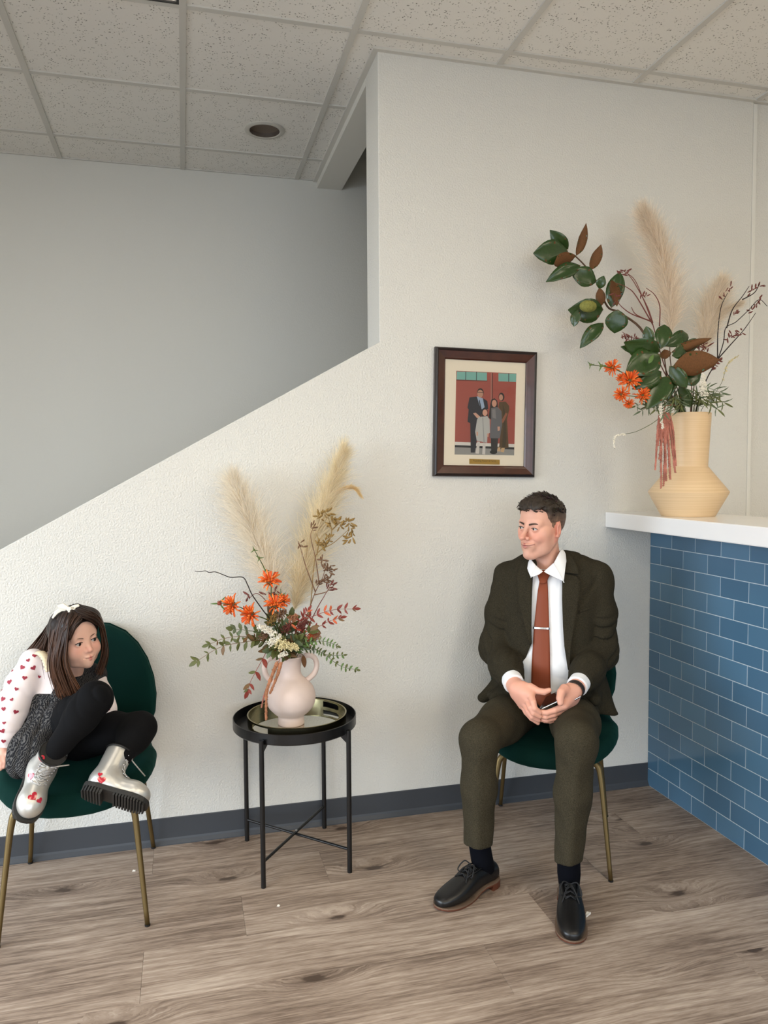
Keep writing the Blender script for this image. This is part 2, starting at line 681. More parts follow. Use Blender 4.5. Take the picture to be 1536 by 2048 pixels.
troffer(-1, -2, 2, m_lens_v, 'lit ceiling light panel with dark edge above the stair half wall')
for kx, ky in LIGHTS:
    troffer(kx, ky, 2, m_lens, 'lit ceiling light panel over the seating side of the room')

# unlit recessed can
cx, cy = .408, .806
R1, R0 = .094, .070
m_canrim = mat('can_trim', (196, 193, 184), rough=.45)
m_canref = mat('can_reflector', (214, 216, 218), rough=.14, metal=1.)
can = thing('recessed_downlight', 'unlit round recessed downlight with mirrored cone in ceiling tile', 'downlight', (cx, cy, CEIL))
MB().lathe([(R1, .007), (R1, .002), (R1 - .008, -.003), (R0 + .004, -.002), (R0, .002), (R0, .01), (R1, .01)], 64, closed=True).build('trim_ring', m_canrim, can, smooth=True, angle=40)
MB().lathe([(R0, .0), (R0 - .001, .05), (R0 - .006, .11), (.045, .15), (.0, .155)], 64).build('reflector', m_canref, can, smooth=True)
MB().lathe([(.0, .150), (.02, .145), (.033, .12), (.03, .095), (.015, .08), (.0, .076)], 32).build('bulb', mat('bulb_frost', (210, 212, 210), rough=.3), can, smooth=True)
# the tile round the can has a hole cut in it
x0, x1 = TX0 + TW / 2 - .01, TX0 + TS - TW / 2 + .01
y0, y1 = TY0 + TYS + TW / 2 - .01, TY0 + 2 * TYS - TW / 2 + .01
tl = MB()
n = 48
ring = [(cx + .085 * math.cos(2 * PI * k / n) - (x0 + x1) / 2, cy + .085 * math.sin(2 * PI * k / n) - (y0 + y1) / 2, 0) for k in range(n)]
out = []
hw, hd = (x1 - x0) / 2, (y1 - y0) / 2
for k in range(n):
    c, s = math.cos(2 * PI * k / n), math.sin(2 * PI * k / n)
    px0, py0 = cx - (x0 + x1) / 2, cy - (y0 + y1) / 2
    tt = min(((hw - px0) / c) if c > 1e-6 else 9, ((-hw - px0) / c) if c < -1e-6 else 9, ((hd - py0) / s) if s > 1e-6 else 9, ((-hd - py0) / s) if s < -1e-6 else 9)
    out.append((px0 + c * tt, py0 + s * tt, 0))
tl.add(ring + out, [(k, (k + 1) % n, n + (k + 1) % n, n + k) for k in range(n)])
for sx in (-1, 1):
    for sy in (-1, 1):
        corner = (sx * hw, sy * hd, 0)
        # fill the corner triangle
        idx = sorted(range(n), key=lambda i: (out[i][0] - corner[0]) ** 2 + (out[i][1] - corner[1]) ** 2)
        a = min((i for i in range(n) if abs(out[i][0] - corner[0]) < 1e-6), key=lambda i: abs(out[i][1] - corner[1]))
        b_ = min((i for i in range(n) if abs(out[i][1] - corner[1]) < 1e-6), key=lambda i: abs(out[i][0] - corner[0]))
        tl.add([corner, out[a], out[b_]], [(0, 1, 2)])
o = tl.build('ceiling_tile', m_tile_c, ceiling)
o.location = ((x0 + x1) / 2, (y0 + y1) / 2, CEIL + .007)

# vinyl cove base
bs = MB()
prof = [(0, 0), (-.014, 0), (-.0135, .004), (-.006, .016), (-.0035, .024), (-.0035, .099), (-.002, .1015), (0, .1015)]
bs.prism([(a, c) for a, c in prof], 'x', ROOM_X0, 1.978)
struct(bs.build('baseboard_front', m_basev))

# ================================================================== implicit modelling helpers
def V3(p):
    return np.array(p, dtype=np.float32)


def s_ball(P, c, r):
    return np.linalg.norm(P - V3(c), axis=1) - r


def s_ell(P, c, r, R=None):
    q = P - V3(c)
    if R is not None:
        q = q @ np.asarray(R, dtype=np.float32)
    r = V3(r)
    k0 = np.linalg.norm(q / r, axis=1)
    k1 = np.linalg.norm(q / (r * r), axis=1)
    return k0 * (k0 - 1) / np.maximum(k1, 1e-6)


def s_cap(P, a, b, ra, rb=None, flat=None):
    """tapered capsule; flat=(dir, factor) squeezes it along dir"""
    rb = ra if rb is None else rb
    a, b = V3(a), V3(b)
    q = P - a
    ba = b - a
    if flat is not None:
        d = V3(flat[0])
        d = d / np.linalg.norm(d)
        q = q + np.outer(q @ d, d) * (1 / flat[1] - 1)
        ba = ba + d * (ba @ d) * (1 / flat[1] - 1)
    h = np.clip((q @ ba) / max(float(ba @ ba), 1e-9), 0, 1)
    return np.linalg.norm(q - h[:, None] * ba, axis=1) - (ra + (rb - ra) * h)


def smin(a, b, k):
    h = np.clip(.5 + .5 * (b - a) / k, 0, 1)
    return b + (a - b) * h - k * h * (1 - h)


def smax(a, b, k):
    return -smin(-a, -b, k)


def s_chain(P, pts, rs, k=0., flat=None):
    d = None
    for i in range(len(pts) - 1):
        e = s_cap(P, pts[i], pts[i + 1], rs[i], rs[i + 1], flat)
        d = e if d is None else (smin(d, e, k) if k else np.minimum(d, e))
    return d


def s_poly(U, W, poly):
    """signed distance to a 2-D polygon"""
    poly = np.array(poly, dtype=np.float32)
    n = len(poly)
    p = np.stack([U, W], 1)
    d = np.full(len(p), 1e9, dtype=np.float32)
    inside = np.zeros(len(p), bool)
    for i in range(n):
        a, b = poly[i], poly[(i + 1) % n]
        e, w = b - a, p - a
        h = np.clip((w @ e) / max(float(e @ e), 1e-12), 0, 1)
        d = np.minimum(d, ((w - h[:, None] * e) ** 2).sum(1))
        c = ((a[1] <= p[:, 1]) != (b[1] <= p[:, 1]))
        with np.errstate(divide='ignore', invalid='ignore'):
            xx = a[0] + (p[:, 1] - a[1]) / (b[1] - a[1] + 1e-12) * (b[0] - a[0])
        inside ^= c & (p[:, 0] < xx)
    d = np.sqrt(d)
    return np.where(inside, -d, d)


def s_slab(d1, d2, r):
    """rounded intersection of two distances"""
    a, b = d1 + r, d2 + r
    return np.minimum(np.maximum(a, b), 0) + np.sqrt(np.maximum(a, 0) ** 2 + np.maximum(b, 0) ** 2) - r


def rot(rx=0., ry=0., rz=0.):
    return np.array(Euler((rx, ry, rz)).to_matrix(), dtype=np.float32)


def noise3(P, s, seed=0):
    """cheap smooth noise from summed sines, about -1..1"""
    r = np.random.default_rng(seed)
    out = np.zeros(len(P), dtype=np.float32)
    for k in range(5):
        w = r.normal(size=3).astype(np.float32)
        w = w / np.linalg.norm(w) * (s * r.uniform(.6, 1.5))
        out += np.sin(P @ w + r.uniform(0, 6.28))
    return out / 3.


def net(f, lo, hi, h, B=8, margin=1.5):
    """surface nets over a sparse grid -> verts, quads"""
    lo, hi = np.array(lo, float), np.array(hi, float)
    nb = np.ceil((hi - lo) / (h * B)).astype(int)
    dims = nb * B + 1
    bi = np.stack(np.meshgrid(*[np.arange(k) for k in nb], indexing='ij'), -1).reshape(-1, 3)
    cen = (lo + (bi + .5) * B * h).astype(np.float32)
    dc = f(cen)
    act = np.abs(dc) < B * h * .87 * margin
    D = np.empty(dims, dtype=np.float32)
    D[:] = 1.
    for b in bi[(~act) & (dc < 0)]:
        i, j, k = b * B
        D[i:i + B + 1, j:j + B + 1, k:k + B + 1] = -1.
    loc = np.stack(np.meshgrid(*[np.arange(B + 1)] * 3, indexing='ij'), -1).reshape(-1, 3)
    ab = bi[act]
    step = max(1, 400000 // len(loc))
    for s in range(0, len(ab), step):
        blk = ab[s:s + step]
        P = (lo + (blk[:, None, :] * B + loc[None]) * h).astype(np.float32)
        d = f(P.reshape(-1, 3)).reshape(len(blk), B + 1, B + 1, B + 1)
        for b, dd in zip(blk, d):
            i, j, k = b * B
            D[i:i + B + 1, j:j + B + 1, k:k + B + 1] = dd
    S = D < 0
    c = [S[a:dims[0] - 1 + a, b:dims[1] - 1 + b, e:dims[2] - 1 + e] for a in (0, 1) for b in (0, 1) for e in (0, 1)]
    anyv, allv = c[0].copy(), c[0].copy()
    for q in c[1:]:
        anyv |= q
        allv &= q
    mix = anyv & ~allv
    I = np.argwhere(mix)
    vid = np.full(mix.shape, -1, dtype=np.int64)
    vid[mix] = np.arange(len(I))
    acc = np.zeros((len(I), 3))
    cnt = np.zeros(len(I))
    corner = [(a, b, e) for a in (0, 1) for b in (0, 1) for e in (0, 1)]
    for p in corner:
        for ax in range(3):
            if p[ax]:
                continue
            q = list(p)
            q[ax] = 1
            dp = D[I[:, 0] + p[0], I[:, 1] + p[1], I[:, 2] + p[2]]
            dq = D[I[:, 0] + q[0], I[:, 1] + q[1], I[:, 2] + q[2]]
            m = (dp < 0) != (dq < 0)
            t = np.where(m, dp / np.where(m, dp - dq, 1), 0)
            pos = np.array(p, float)[None].repeat(len(I), 0)
            pos[:, ax] += t
            acc[m] += pos[m]
            cnt[m] += 1
    verts = lo + (I + acc / cnt[:, None]) * h
    quads = []
    for ax in range(3):
        sl0 = [slice(None)] * 3
        sl1 = [slice(None)] * 3
        sl0[ax] = slice(0, -1)
        sl1[ax] = slice(1, None)
        A, Bv = S[tuple(sl0)], S[tuple(sl1)]
        e = np.argwhere(A != Bv)
        u, w = [(1, 2), (2, 0), (0, 1)][ax]
        ok = (e[:, u] > 0) & (e[:, w] > 0) & (e[:, u] < dims[u] - 1) & (e[:, w] < dims[w] - 1)
        e = e[ok]
        flip = S[e[:, 0], e[:, 1], e[:, 2]]

        def cell(du, dw):
            g = e.copy()
            g[:, u] += du
            g[:, w] += dw
            return vid[g[:, 0], g[:, 1], g[:, 2]]
        q = np.stack([cell(-1, -1), cell(0, -1), cell(0, 0), cell(-1, 0)], 1)
        q[~flip] = q[~flip][:, ::-1]
        quads.append(q)
    Q = np.concatenate(quads)
    Q = Q[(Q >= 0).all(1)]
    # one projection step onto the surface
    vf = verts.astype(np.float32)
    ep = h * .5
    d0 = f(vf)
    g = np.stack([f(vf + np.eye(3, dtype=np.float32)[i] * ep) - d0 for i in range(3)], 1) / ep
    g2 = np.maximum((g ** 2).sum(1), .2)
    stepv = np.clip(d0 / g2, -h * .6, h * .6)
    verts = verts - g * stepv[:, None]
    return verts, Q


def mesh_obj(name, verts, faces, mats, parent=None, color=None, smooth=True):
    me = bpy.data.meshes.new(name)
    verts = np.asarray(verts, dtype=np.float32)
    faces = np.asarray(faces)
    me.vertices.add(len(verts))
    me.vertices.foreach_set('co', verts.ravel())
    k = faces.shape[1]
    me.loops.add(faces.size)
    me.loops.foreach_set('vertex_index', faces.astype(np.int32).ravel())
    me.polygons.add(len(faces))
    me.polygons.foreach_set('loop_start', (np.arange(len(faces)) * k).astype(np.int32))
    me.polygons.foreach_set('loop_total', np.full(len(faces), k, dtype=np.int32))
    me.polygons.foreach_set('use_smooth', np.ones(len(faces), dtype=bool) if smooth else np.zeros(len(faces), dtype=bool))
    for m in (mats if isinstance(mats, (list, tuple)) else [mats]):
        me.materials.append(m)
    me.update(calc_edges=True)
    me.validate()
    if color is not None:
        at = me.attributes.new('Col', 'FLOAT_COLOR', 'POINT')
        c = np.ones((len(verts), 4), dtype=np.float32)
        c[:, :3] = color
        at.data.foreach_set('color', c.ravel())
    o = bpy.data.objects.new(name, me)
    COL.objects.link(o)
    if parent:
        o.parent = parent
    return o


def sdf_obj(name, f, lo, hi, h, mats, parent=None, color=None, smooth=True):
    v, q = net(f, lo, hi, h)
    return mesh_obj(name, v, q, mats, parent, color(v.astype(np.float32)) if color else None, smooth)


def march(f, O, d, tmax=1.5, n=90):
    """first hit of rays O + t d with f = 0"""
    O = np.asarray(O, dtype=np.float32)
    d = np.asarray(d, dtype=np.float32)
    if d.ndim == 1:
        d = np.repeat(d[None], len(O), 0)
    t = np.zeros(len(O), dtype=np.float32)
    for _ in range(n):
        s = f(O + d * t[:, None])
        t = np.minimum(t + np.where(np.abs(s) < 2e-4, 0, s * .8), tmax)
    return t

# ================================================================== reception counter
m_tileb = None


def blue_tile_mat():
    m = bpy.data.materials.new('blue_glazed_tile')
    m.use_nodes = True
    nt = m.node_tree
    N, L = nt.nodes, nt.links
    b = N['Principled BSDF']
    b.inputs['Roughness'].default_value = .13
    b.inputs['Specular IOR Level'].default_value = .5
    oi = N.new('ShaderNodeObjectInfo')
    cr = N.new('ShaderNodeValToRGB')
    e = cr.color_ramp.elements
    e[0].color = lin((72, 108, 136)) + (1,)
    e[1].color = lin((86, 124, 152)) + (1,)
    L.new(oi.outputs['Random'], cr.inputs[0])
    L.new(cr.outputs[0], b.inputs['Base Color'])
    return m


m_tileb = blue_tile_mat()
m_grout = mat('pale_grout', (186, 200, 208), rough=.8)
m_quartz = mat('white_quartz', (240, 240, 240), rough=.16, spec=.5)
XT, ZB, ZT, XC, XCB = 1.978, 1.155, 1.219, 1.751, 2.11
CY0 = -3.3
ctr = thing('reception_counter', 'reception counter clad in blue glazed brick-pattern tiles', 'counter', (XT, 0, 0))
MB().box(.003, .10, CY0, -.001, 0, ZB).build('counter_body', mat('counter_board', (200, 200, 198), rough=.7), ctr)
MB().box(-.0032, .003, CY0, -.001, 0, ZB).build('grout_bed', m_grout, ctr)
TH, TLn, GR = .0762, .1524, .0036
tsrc = {}
row = 0
z = 0.0
while z < ZB - .004:
    z1 = min(z + TH, ZB)
    y = 0.0
    first = True
    while y > -1.75:
        ln = TLn / 2 if (first and row % 2 == 1) else TLn
        first = False
        key = (round(ln, 4), round(z1 - z, 4))
        loc = (0, y - ln / 2, (z + z1) / 2)
        if key not in tsrc:
            hy, hz, b = ln / 2 - GR / 2, (z1 - z) / 2 - GR / 2, .0012
            v = [(.003, -hy, -hz), (.003, hy, -hz), (.003, hy, hz), (.003, -hy, hz),
                 (-.004, -hy, -hz), (-.004, hy, -hz), (-.004, hy, hz), (-.004, -hy, hz),
                 (-.005, -hy + b, -hz + b), (-.005, hy - b, -hz + b), (-.005, hy - b, hz - b), (-.005, -hy + b, hz - b)]
            f = [(0, 1, 2, 3), (11, 10, 9, 8)]
            for a, c in ((0, 4), (4, 8)):
                f += [(a + (i + 1) % 4, a + i, c + i, c + (i + 1) % 4) for i in range(4)]
            o = MB().add(v, f).build('tile', m_tileb, ctr)
            o.location = loc
            tsrc[key] = o
        else:
            inst(tsrc[key], 'tile', loc, ctr)
        y -= ln
    z = z1
    row += 1
wt = tag(MB().box(0, XCB - XC, CY0, -.001, 0, ZT - ZB).build('counter_worktop', m_quartz, bevel=.004), 'thick white quartz worktop on the blue tiled counter', 'worktop')
wt.location = (XC, 0, ZB)

# ================================================================== chairs
m_velvet = mat('green_velvet', (3, 38, 33), rough=.85, sheen=.1, spec=.12, var=.12, vscale=6)
MATS['green_velvet'].node_tree.nodes['Principled BSDF'].inputs['Sheen Tint'].default_value = (.1, .5, .42, 1)
m_brass = mat('antique_brass', (112, 94, 60), rough=.45, metal=.8)
m_blackp = mat('black_plastic', (14, 14, 14), rough=.5)

EGG = [(.0, .40)]
_w = [(.41, .12), (.45, .175), (.5, .213), (.56, .234), (.62, .239), (.68, .231), (.74, .21), (.79, .178), (.83, .135), (.855, .08), (.864, .0)]
EGG = [(w, z) for z, w in _w] + [(-w, z) for z, w in reversed(_w[:-1])]


def back_y(x, z):
    return -.165 - .075 * np.clip((z - .45) / .4, 0, 1.2) + .085 * (x / .24) ** 2


def f_back(P):
    d1 = s_poly(P[:, 0], P[:, 2], EGG)
    d2 = np.abs(P[:, 1] - back_y(P[:, 0], P[:, 2])) - .021
    return s_slab(d1, d2 * .9, .018)


SEATP = []
for k in range(40):
    t = 2 * PI * k / 40
    c, s = math.cos(t), math.sin(t)
    e = .72
    SEATP.append((.243 * abs(c) ** e * (1 if c > 0 else -1) * (1 if s > 0 else .95), .025 + .245 * abs(s) ** e * (1 if s > 0 else -1)))


def seat_z(x, y):
    return .424 + .028 * (x / .24) ** 2 - .03 * np.clip((y - .1) / .17, 0, 2) ** 2 + .012 * np.clip((-y - .05) / .2, 0, 1)


def f_seat(P):
    d1 = s_poly(P[:, 0], P[:, 1], SEATP)
    d2 = np.abs(P[:, 2] - seat_z(P[:, 0], P[:, 1])) - .034
    return s_slab(d1, d2 * .92, .03)


CHAIR_ME = {}


def chair(label, loc, rz):
    t = thing('velvet_chair', label, 'chair', loc, rz, group='green velvet chairs against the wall')
    if not CHAIR_ME:
        CHAIR_ME['seat'] = sdf_obj('seat', f_seat, (-.3, -.27, .33), (.3, .33, .52), .006, m_velvet, t)
        CHAIR_ME['back'] = sdf_obj('backrest', f_back, (-.29, -.33, .36), (.29, .02, .92), .006, m_velvet, t)
        # piping along the rim of the back
        pts = [(x * .995, float(back_y(np.array([x]), np.array([z]))[0]) - .016, z) for x, z in EGG if z > .43]
        CHAIR_ME['pip'] = MB().tube(pts, .0035, 6).build('piping', m_velvet, CHAIR_ME['back'], smooth=True)
        for sx in (-1, 1):
            for sy in (-1, 1):
                foot = (sx * .2125, sy * .255, .004)
                top = (sx * .178, sy * .19, .335)
                pts = bez([(sx * .07, sy * .165, .392), (sx * .125, sy * .172, .391), (sx * .165, sy * .181, .372), top, (sx * .19, sy * .212, .23), foot], 6)
                rr = [.0115 - .004 * max(0, (i - 14) / (len(pts) - 15)) for i in range(len(pts))]
                lg = MB().tube(pts, rr, 12).build('leg', m_brass, t, smooth=True)
                MB().tube([(foot[0], foot[1], 0), (foot[0], foot[1], .006)], .0085, 12).build('foot_cap', m_blackp, lg)
        CHAIR_ME['root'] = t
        MB().tube([(-.12, -.165, .392), (-.12, .165, .392)], .009, 10).tube([(.12, -.165, .392), (.12, .165, .392)], .009, 10).build('under_frame', m_brass, t, smooth=True)
    else:
        for ch in list(CHAIR_ME['root'].children):
            c = ch.copy()
            COL.objects.link(c)
            c.parent = t
            for g in ch.children:
                d = g.copy()
                COL.objects.link(d)
                d.parent = c
    return t


CH_G, CH_M = (-.345, -.275, 0), (1.322, -.352, 0)
TH_M = math.radians(151)
chair('dark green velvet chair with brass legs that the girl sits on', CH_G, PI)
chair('dark green velvet chair with brass legs that the suited man sits on', CH_M, TH_M)

# ================================================================== side table, tray
m_blackm = mat('black_powder_coat', (13, 13, 14), rough=.33, spec=.5)
TX, TY = .376, -.217
tb = thing('side_table', 'round black metal tray table on four thin legs', 'side table', (TX, TY, 0))
TR, TZ = .221, .49
MB().lathe([(0, TZ - .004), (TR - .004, TZ - .004), (TR, TZ), (TR, TZ + .033), (TR - .003, TZ + .034), (TR - .004, TZ), (0, TZ)], 96).build('table_top', m_blackm, tb, smooth=True, angle=40)
LEGA = [135.3, -126.6, -45.7, 54.]
lp = []
for a in LEGA:
    a = math.radians(a)
    x, y = .233 * math.cos(a), .233 * math.sin(a)
    lp.append((x, y))
    lg = MB().tube([(x, y, 0), (x, y, .505)], .0085, 14).build('leg', m_blackm, tb, smooth=True, angle=50)
    # welded bracket under the top
    c, s = math.cos(a), math.sin(a)
    br = MB()
    p = [(.233, .455), (.233, .487), (.15, .487), (.2, .478)]
    br.add([(c * r_ - s * .003 * q, s * r_ + c * .003 * q, z_) for q in (-1, 1) for r_, z_ in p],
           [(0, 1, 2, 3), (7, 6, 5, 4)] + [(i, (i + 1) % 4, 4 + (i + 1) % 4, 4 + i) for i in range(4)])
    br.build('bracket', m_blackm, tb)
for i, j, zz in ((0, 2, .082), (1, 3, .088)):
    MB().tube([(lp[i][0], lp[i][1], zz), (lp[j][0], lp[j][1], zz)], .0052, 10).build('cross_bar', m_blackm, tb, smooth=True, angle=50)
MB().tube([(0, 0, .092), (0, 0, .096)], .004, 10).build('screw', mat('steel', (190, 190, 190), rough=.3, metal=1.), tb)

m_tray = mat('brushed_brass', (160, 152, 120), rough=.24, metal=1., bump=.05, bscale=200)
m_mirror = mat('tray_mirror', (215, 214, 205), rough=.03, metal=1.)
tray = thing('serving_tray', 'round brass tray with mirrored base and slot handles on the black table', 'tray', (.386, -.205, TZ))
RR, RH, SEG = .178, .036, 144
MB().lathe([(0, 0), (RR, 0), (RR, .003), (0, .003)], SEG).build('tray_base', m_mirror, tray)
rim = MB()
hs = [.0, .009, .012, .016, .02, .024, .027, .030, RH]
slots = [math.radians(214), math.radians(34)]


def in_slot(a, h):
    for s in slots:
        da = abs((a - s + PI) % (2 * PI) - PI) * RR
        hm = .0195
        if math.hypot(max(da - .036, 0), h - hm) < .0095:
            return True
    return False


vv, ff = [], []
for r_ in (RR, RR - .0025):
    for h_ in hs:
        for k in range(SEG):
            a = 2 * PI * k / SEG
            vv.append((r_ * math.cos(a), r_ * math.sin(a), h_))
nh = len(hs)


def vi(l, i, k):
    return l * nh * SEG + i * SEG + k % SEG


op = [[in_slot(2 * PI * (k + .5) / SEG, (hs[i] + hs[i + 1]) / 2) for k in range(SEG)] for i in range(nh - 1)]
for i in range(nh - 1):
    for k in range(SEG):
        if op[i][k]:
            continue
        ff.append((vi(0, i, k), vi(0, i, k + 1), vi(0, i + 1, k + 1), vi(0, i + 1, k)))
        ff.append((vi(1, i, k + 1), vi(1, i, k), vi(1, i + 1, k), vi(1, i + 1, k + 1)))
        if i + 1 == nh - 1 or op[i + 1][k]:
            ff.append((vi(0, i + 1, k), vi(0, i + 1, k + 1), vi(1, i + 1, k + 1), vi(1, i + 1, k)))
        if i > 0 and op[i - 1][k]:
            ff.append((vi(0, i, k + 1), vi(0, i, k), vi(1, i, k), vi(1, i, k + 1)))
        if op[i][(k + 1) % SEG]:
            ff.append((vi(0, i, k + 1), vi(1, i, k + 1), vi(1, i + 1, k + 1), vi(0, i + 1, k + 1)))
        if op[i][k - 1]:
            ff.append((vi(1, i, k), vi(0, i, k), vi(0, i + 1, k), vi(1, i + 1, k)))
rim.add(vv, ff)
rim.lathe([(RR + .0008, RH - .001), (RR + .0015, RH + .001), (RR - .001, RH + .0022), (RR - .0035, RH + .001), (RR - .0028, RH - .001)], SEG, closed=True)
rim.build('tray_rim', m_tray, tray, smooth=True, angle=35)

# ================================================================== vases
m_pink = mat('pink_clay', (224, 204, 194), rough=.7, spec=.25, bump=.25, bscale=60, bdist=.0012, var=.05, vscale=14)
VX, VY, VZ = .362, -.222, TZ + .0028
pv = thing('pink_vase', 'pale pink clay vase with two handles on the mirrored tray', 'vase', (VX, VY, VZ))
prof = bez([(.044, 0), (.047, .004), (.046, .02), (.048, .032), (.062, .044), (.082, .068), (.0885, .098), (.082, .13), (.062, .157), (.044, .172), (.037, .188),
            (.037, .21), (.041, .232), (.048, .247)], 5)
prof = [(0, .0)] + [tuple(p) for p in prof] + [(.047, .249), (.043, .246), (.036, .23), (.032, .205), (.034, .185), (.05, .16), (.06, .12), (.03, .09), (0, .085)]
MB().lathe(prof, 56).build('vase_body', m_pink, pv, smooth=True)
for s in (-1, 1):
    pts = bez([(s * .040, 0, .236), (s * .062, -.004, .247), (s * .086, -.006, .236), (s * .094, -.006, .208), (s * .084, -.005, .178), (s * .058, -.002, .155)], 7)
    MB().tube(pts, [.0105 - .001 * math.sin(PI * i / (len(pts) - 1)) for i in range(len(pts))], 12).build('handle', m_pink, pv, smooth=True)


def wood_vase_mat():
    m = bpy.data.materials.new('turned_bamboo')
    m.use_nodes = True
    nt = m.node_tree
    N, L = nt.nodes, nt.links
    b = N['Principled BSDF']
    b.inputs['Roughness'].default_value = .42
    b.inputs['Specular IOR Level'].default_value = .35
    tc = N.new('ShaderNodeTexCoord')
    mp = N.new('ShaderNodeMapping')
    mp.inputs['Scale'].default_value = (2.0, 2.0, 330)
    n = N.new('ShaderNodeTexNoise')
    n.inputs['Scale'].default_value = 1
    n.inputs['Detail'].default_value = 4
    cr = N.new('ShaderNodeValToRGB')
    e = cr.color_ramp.elements
    e[0].position, e[1].position = .28, .68
    e[0].color = lin((206, 176, 136)) + (1,)
    e[1].color = lin((222, 194, 156)) + (1,)
    L.new(tc.outputs['Object'], mp.inputs[0])
    L.new(mp.outputs[0], n.inputs['Vector'])
    L.new(n.outputs[0], cr.inputs[0])
    L.new(cr.outputs[0], b.inputs['Base Color'])
    bp = N.new('ShaderNodeBump')
    bp.inputs['Strength'].default_value = .2
    bp.inputs['Distance'].default_value = .001
    L.new(n.outputs[0], bp.inputs['Height'])
    L.new(bp.outputs[0], b.inputs['Normal'])
    return m


m_bamboo = wood_vase_mat()
BX, BY, BZ = 1.905, -.35, ZT
bv = thing('angular_vase', 'tall tan turned wood vase with angular flared base on the white worktop', 'vase', (BX, BY, BZ))
MB().lathe([(0, 0), (.098, 0), (.1, .001), (.1485, .091), (.149, .094), (.1475, .097), (.071, .192), (.0705, .195), (.0805, .396), (.0795, .398), (.074, .397),
            (.064, .2), (0, .19)], 72).build('vase_body', m_bamboo, bv, smooth=True, angle=20)

# ================================================================== framed photograph on the wall
m_fr_d = mat('frame_dark_mahogany', (26, 13, 10), rough=.3, coat=.15)
m_fr_r = mat('frame_red_mahogany', (66, 29, 17), rough=.32, coat=.15, var=.2, vscale=25)
m_matb = mat('cream_mat_board', (242, 232, 214), rough=.9, spec=.1)
m_plq = mat('brass_plaque', (168, 134, 62), rough=.4, metal=.6)
m_print = mat('photo_print', (128, 128, 128), rough=.5, attr='Col')
FW, FH = .441, .515
fr = thing('picture_frame', 'framed family portrait in dark mahogany frame hanging slightly crooked on wall', 'picture', (1.197, -.001, 1.632))
fr.rotation_euler = (0, math.radians(1.1), 0)
PROF = [(0, 0), (0, .016), (.003, .021), (.009, .0235), (.013, .021), (.016, .020), (.036, .014), (.041, .013), (.0455, .009), (.0455, .002)]
cs = [(-FW / 2, FH / 2), (FW / 2, FH / 2), (FW / 2, -FH / 2), (-FW / 2, -FH / 2)]
for i in range(4):
    a, b = Vector(cs[i]), Vector(cs[(i + 1) % 4])
    d = (b - a).normalized()
    nin = Vector((d.y, -d.x))
    rl_ = MB()
    v = []
    for q, h in PROF:
        v.append((a.x + (nin.x + d.x) * q, -h, a.y + (nin.y + d.y) * q))
        v.append((b.x + (nin.x - d.x) * q, -h, b.y + (nin.y - d.y) * q))
    n = len(PROF)
    for k in range(n - 1):
        rl_.add([], [])
    rl_.v = v
    rl_.f = [(2 * k, 2 * k + 1, 2 * k + 3, 2 * k + 2) for k in range(n - 1)] + [tuple(2 * k for k in range(n - 1, -1, -1)), tuple(2 * k + 1 for k in range(n))]
    rl_.mi = [0 if k < 4 or k >= n - 2 else 1 for k in range(n - 1)] + [0, 0]
    rl_.build('frame_rail', [m_fr_d, m_fr_r], fr)
IX, IZ = FW / 2 - .0455, FH / 2 - .0455
MB().box(-IX - .003, IX + .003, -.004, -.0, -IZ - .003, IZ + .003).build('mat_board', m_matb, fr)


def q8(x, y):
    """reading of the portrait: pixel of an enlarged crop -> place on the sheet"""
    v_ = (y - 95) / (1752 - 95)
    l, r_ = 122 - 14 * v_, 1446 - 44 * v_
    u_ = (x - l) / (r_ - l)
    y0 = 80 + 60 * u_
    y1 = 1752 + 6 * u_
    v_ = (y - y0) / (y1 - y0)
    return (-FW / 2 + u_ * FW, FH / 2 - v_ * FH)


pr = MB()
lay = [0]


def poly(pts, col):
    lay[0] += 1
    y = -.0042 - lay[0] * .00002
    w = [q8(*p) for p in pts]
    pr.add([(x, y, z) for x, z in w], [tuple(range(len(w)))], 0, lin(col))


def oval(cx_, cy_, rx, ry, col, n=20):
    poly([(cx_ + rx * math.cos(2 * PI * k / n), cy_ + ry * math.sin(2 * PI * k / n)) for k in range(n)][::1], col)


poly([(401, 383), (1182, 410), (1150, 1472), (383, 1467)], (164, 80, 68))
poly([(410, 392), (795, 403), (795, 507), (405, 498)], (126, 182, 172))
poly([(945, 410), (1180, 415), (1177, 520), (945, 514)], (126, 182, 172))
for x in (518, 656):
    poly([(x, 392), (x + 8, 392), (x + 6, 505), (x - 2, 505)], (40, 40, 42))
poly([(1076, 412), (1086, 412), (1084, 518), (1075, 518)], (40, 40, 42))
poly([(402, 496), (800, 506), (800, 516), (402, 508)], (96, 46, 42))
poly([(846, 405), (858, 405), (856, 1300), (842, 1300)], (176, 120, 108))
poly([(860, 405), (870, 405), (868, 1300), (858, 1300)], (52, 24, 22))
poly([(387, 1302), (1154, 1326), (1152, 1368), (386, 1344)], (222, 218, 210))
poly([(386, 1344), (1152, 1368), (1151, 1396), (385, 1372)], (30, 30, 32))
poly([(385, 1372), (1151, 1396), (1150, 1472), (383, 1467)], (150, 148, 144))
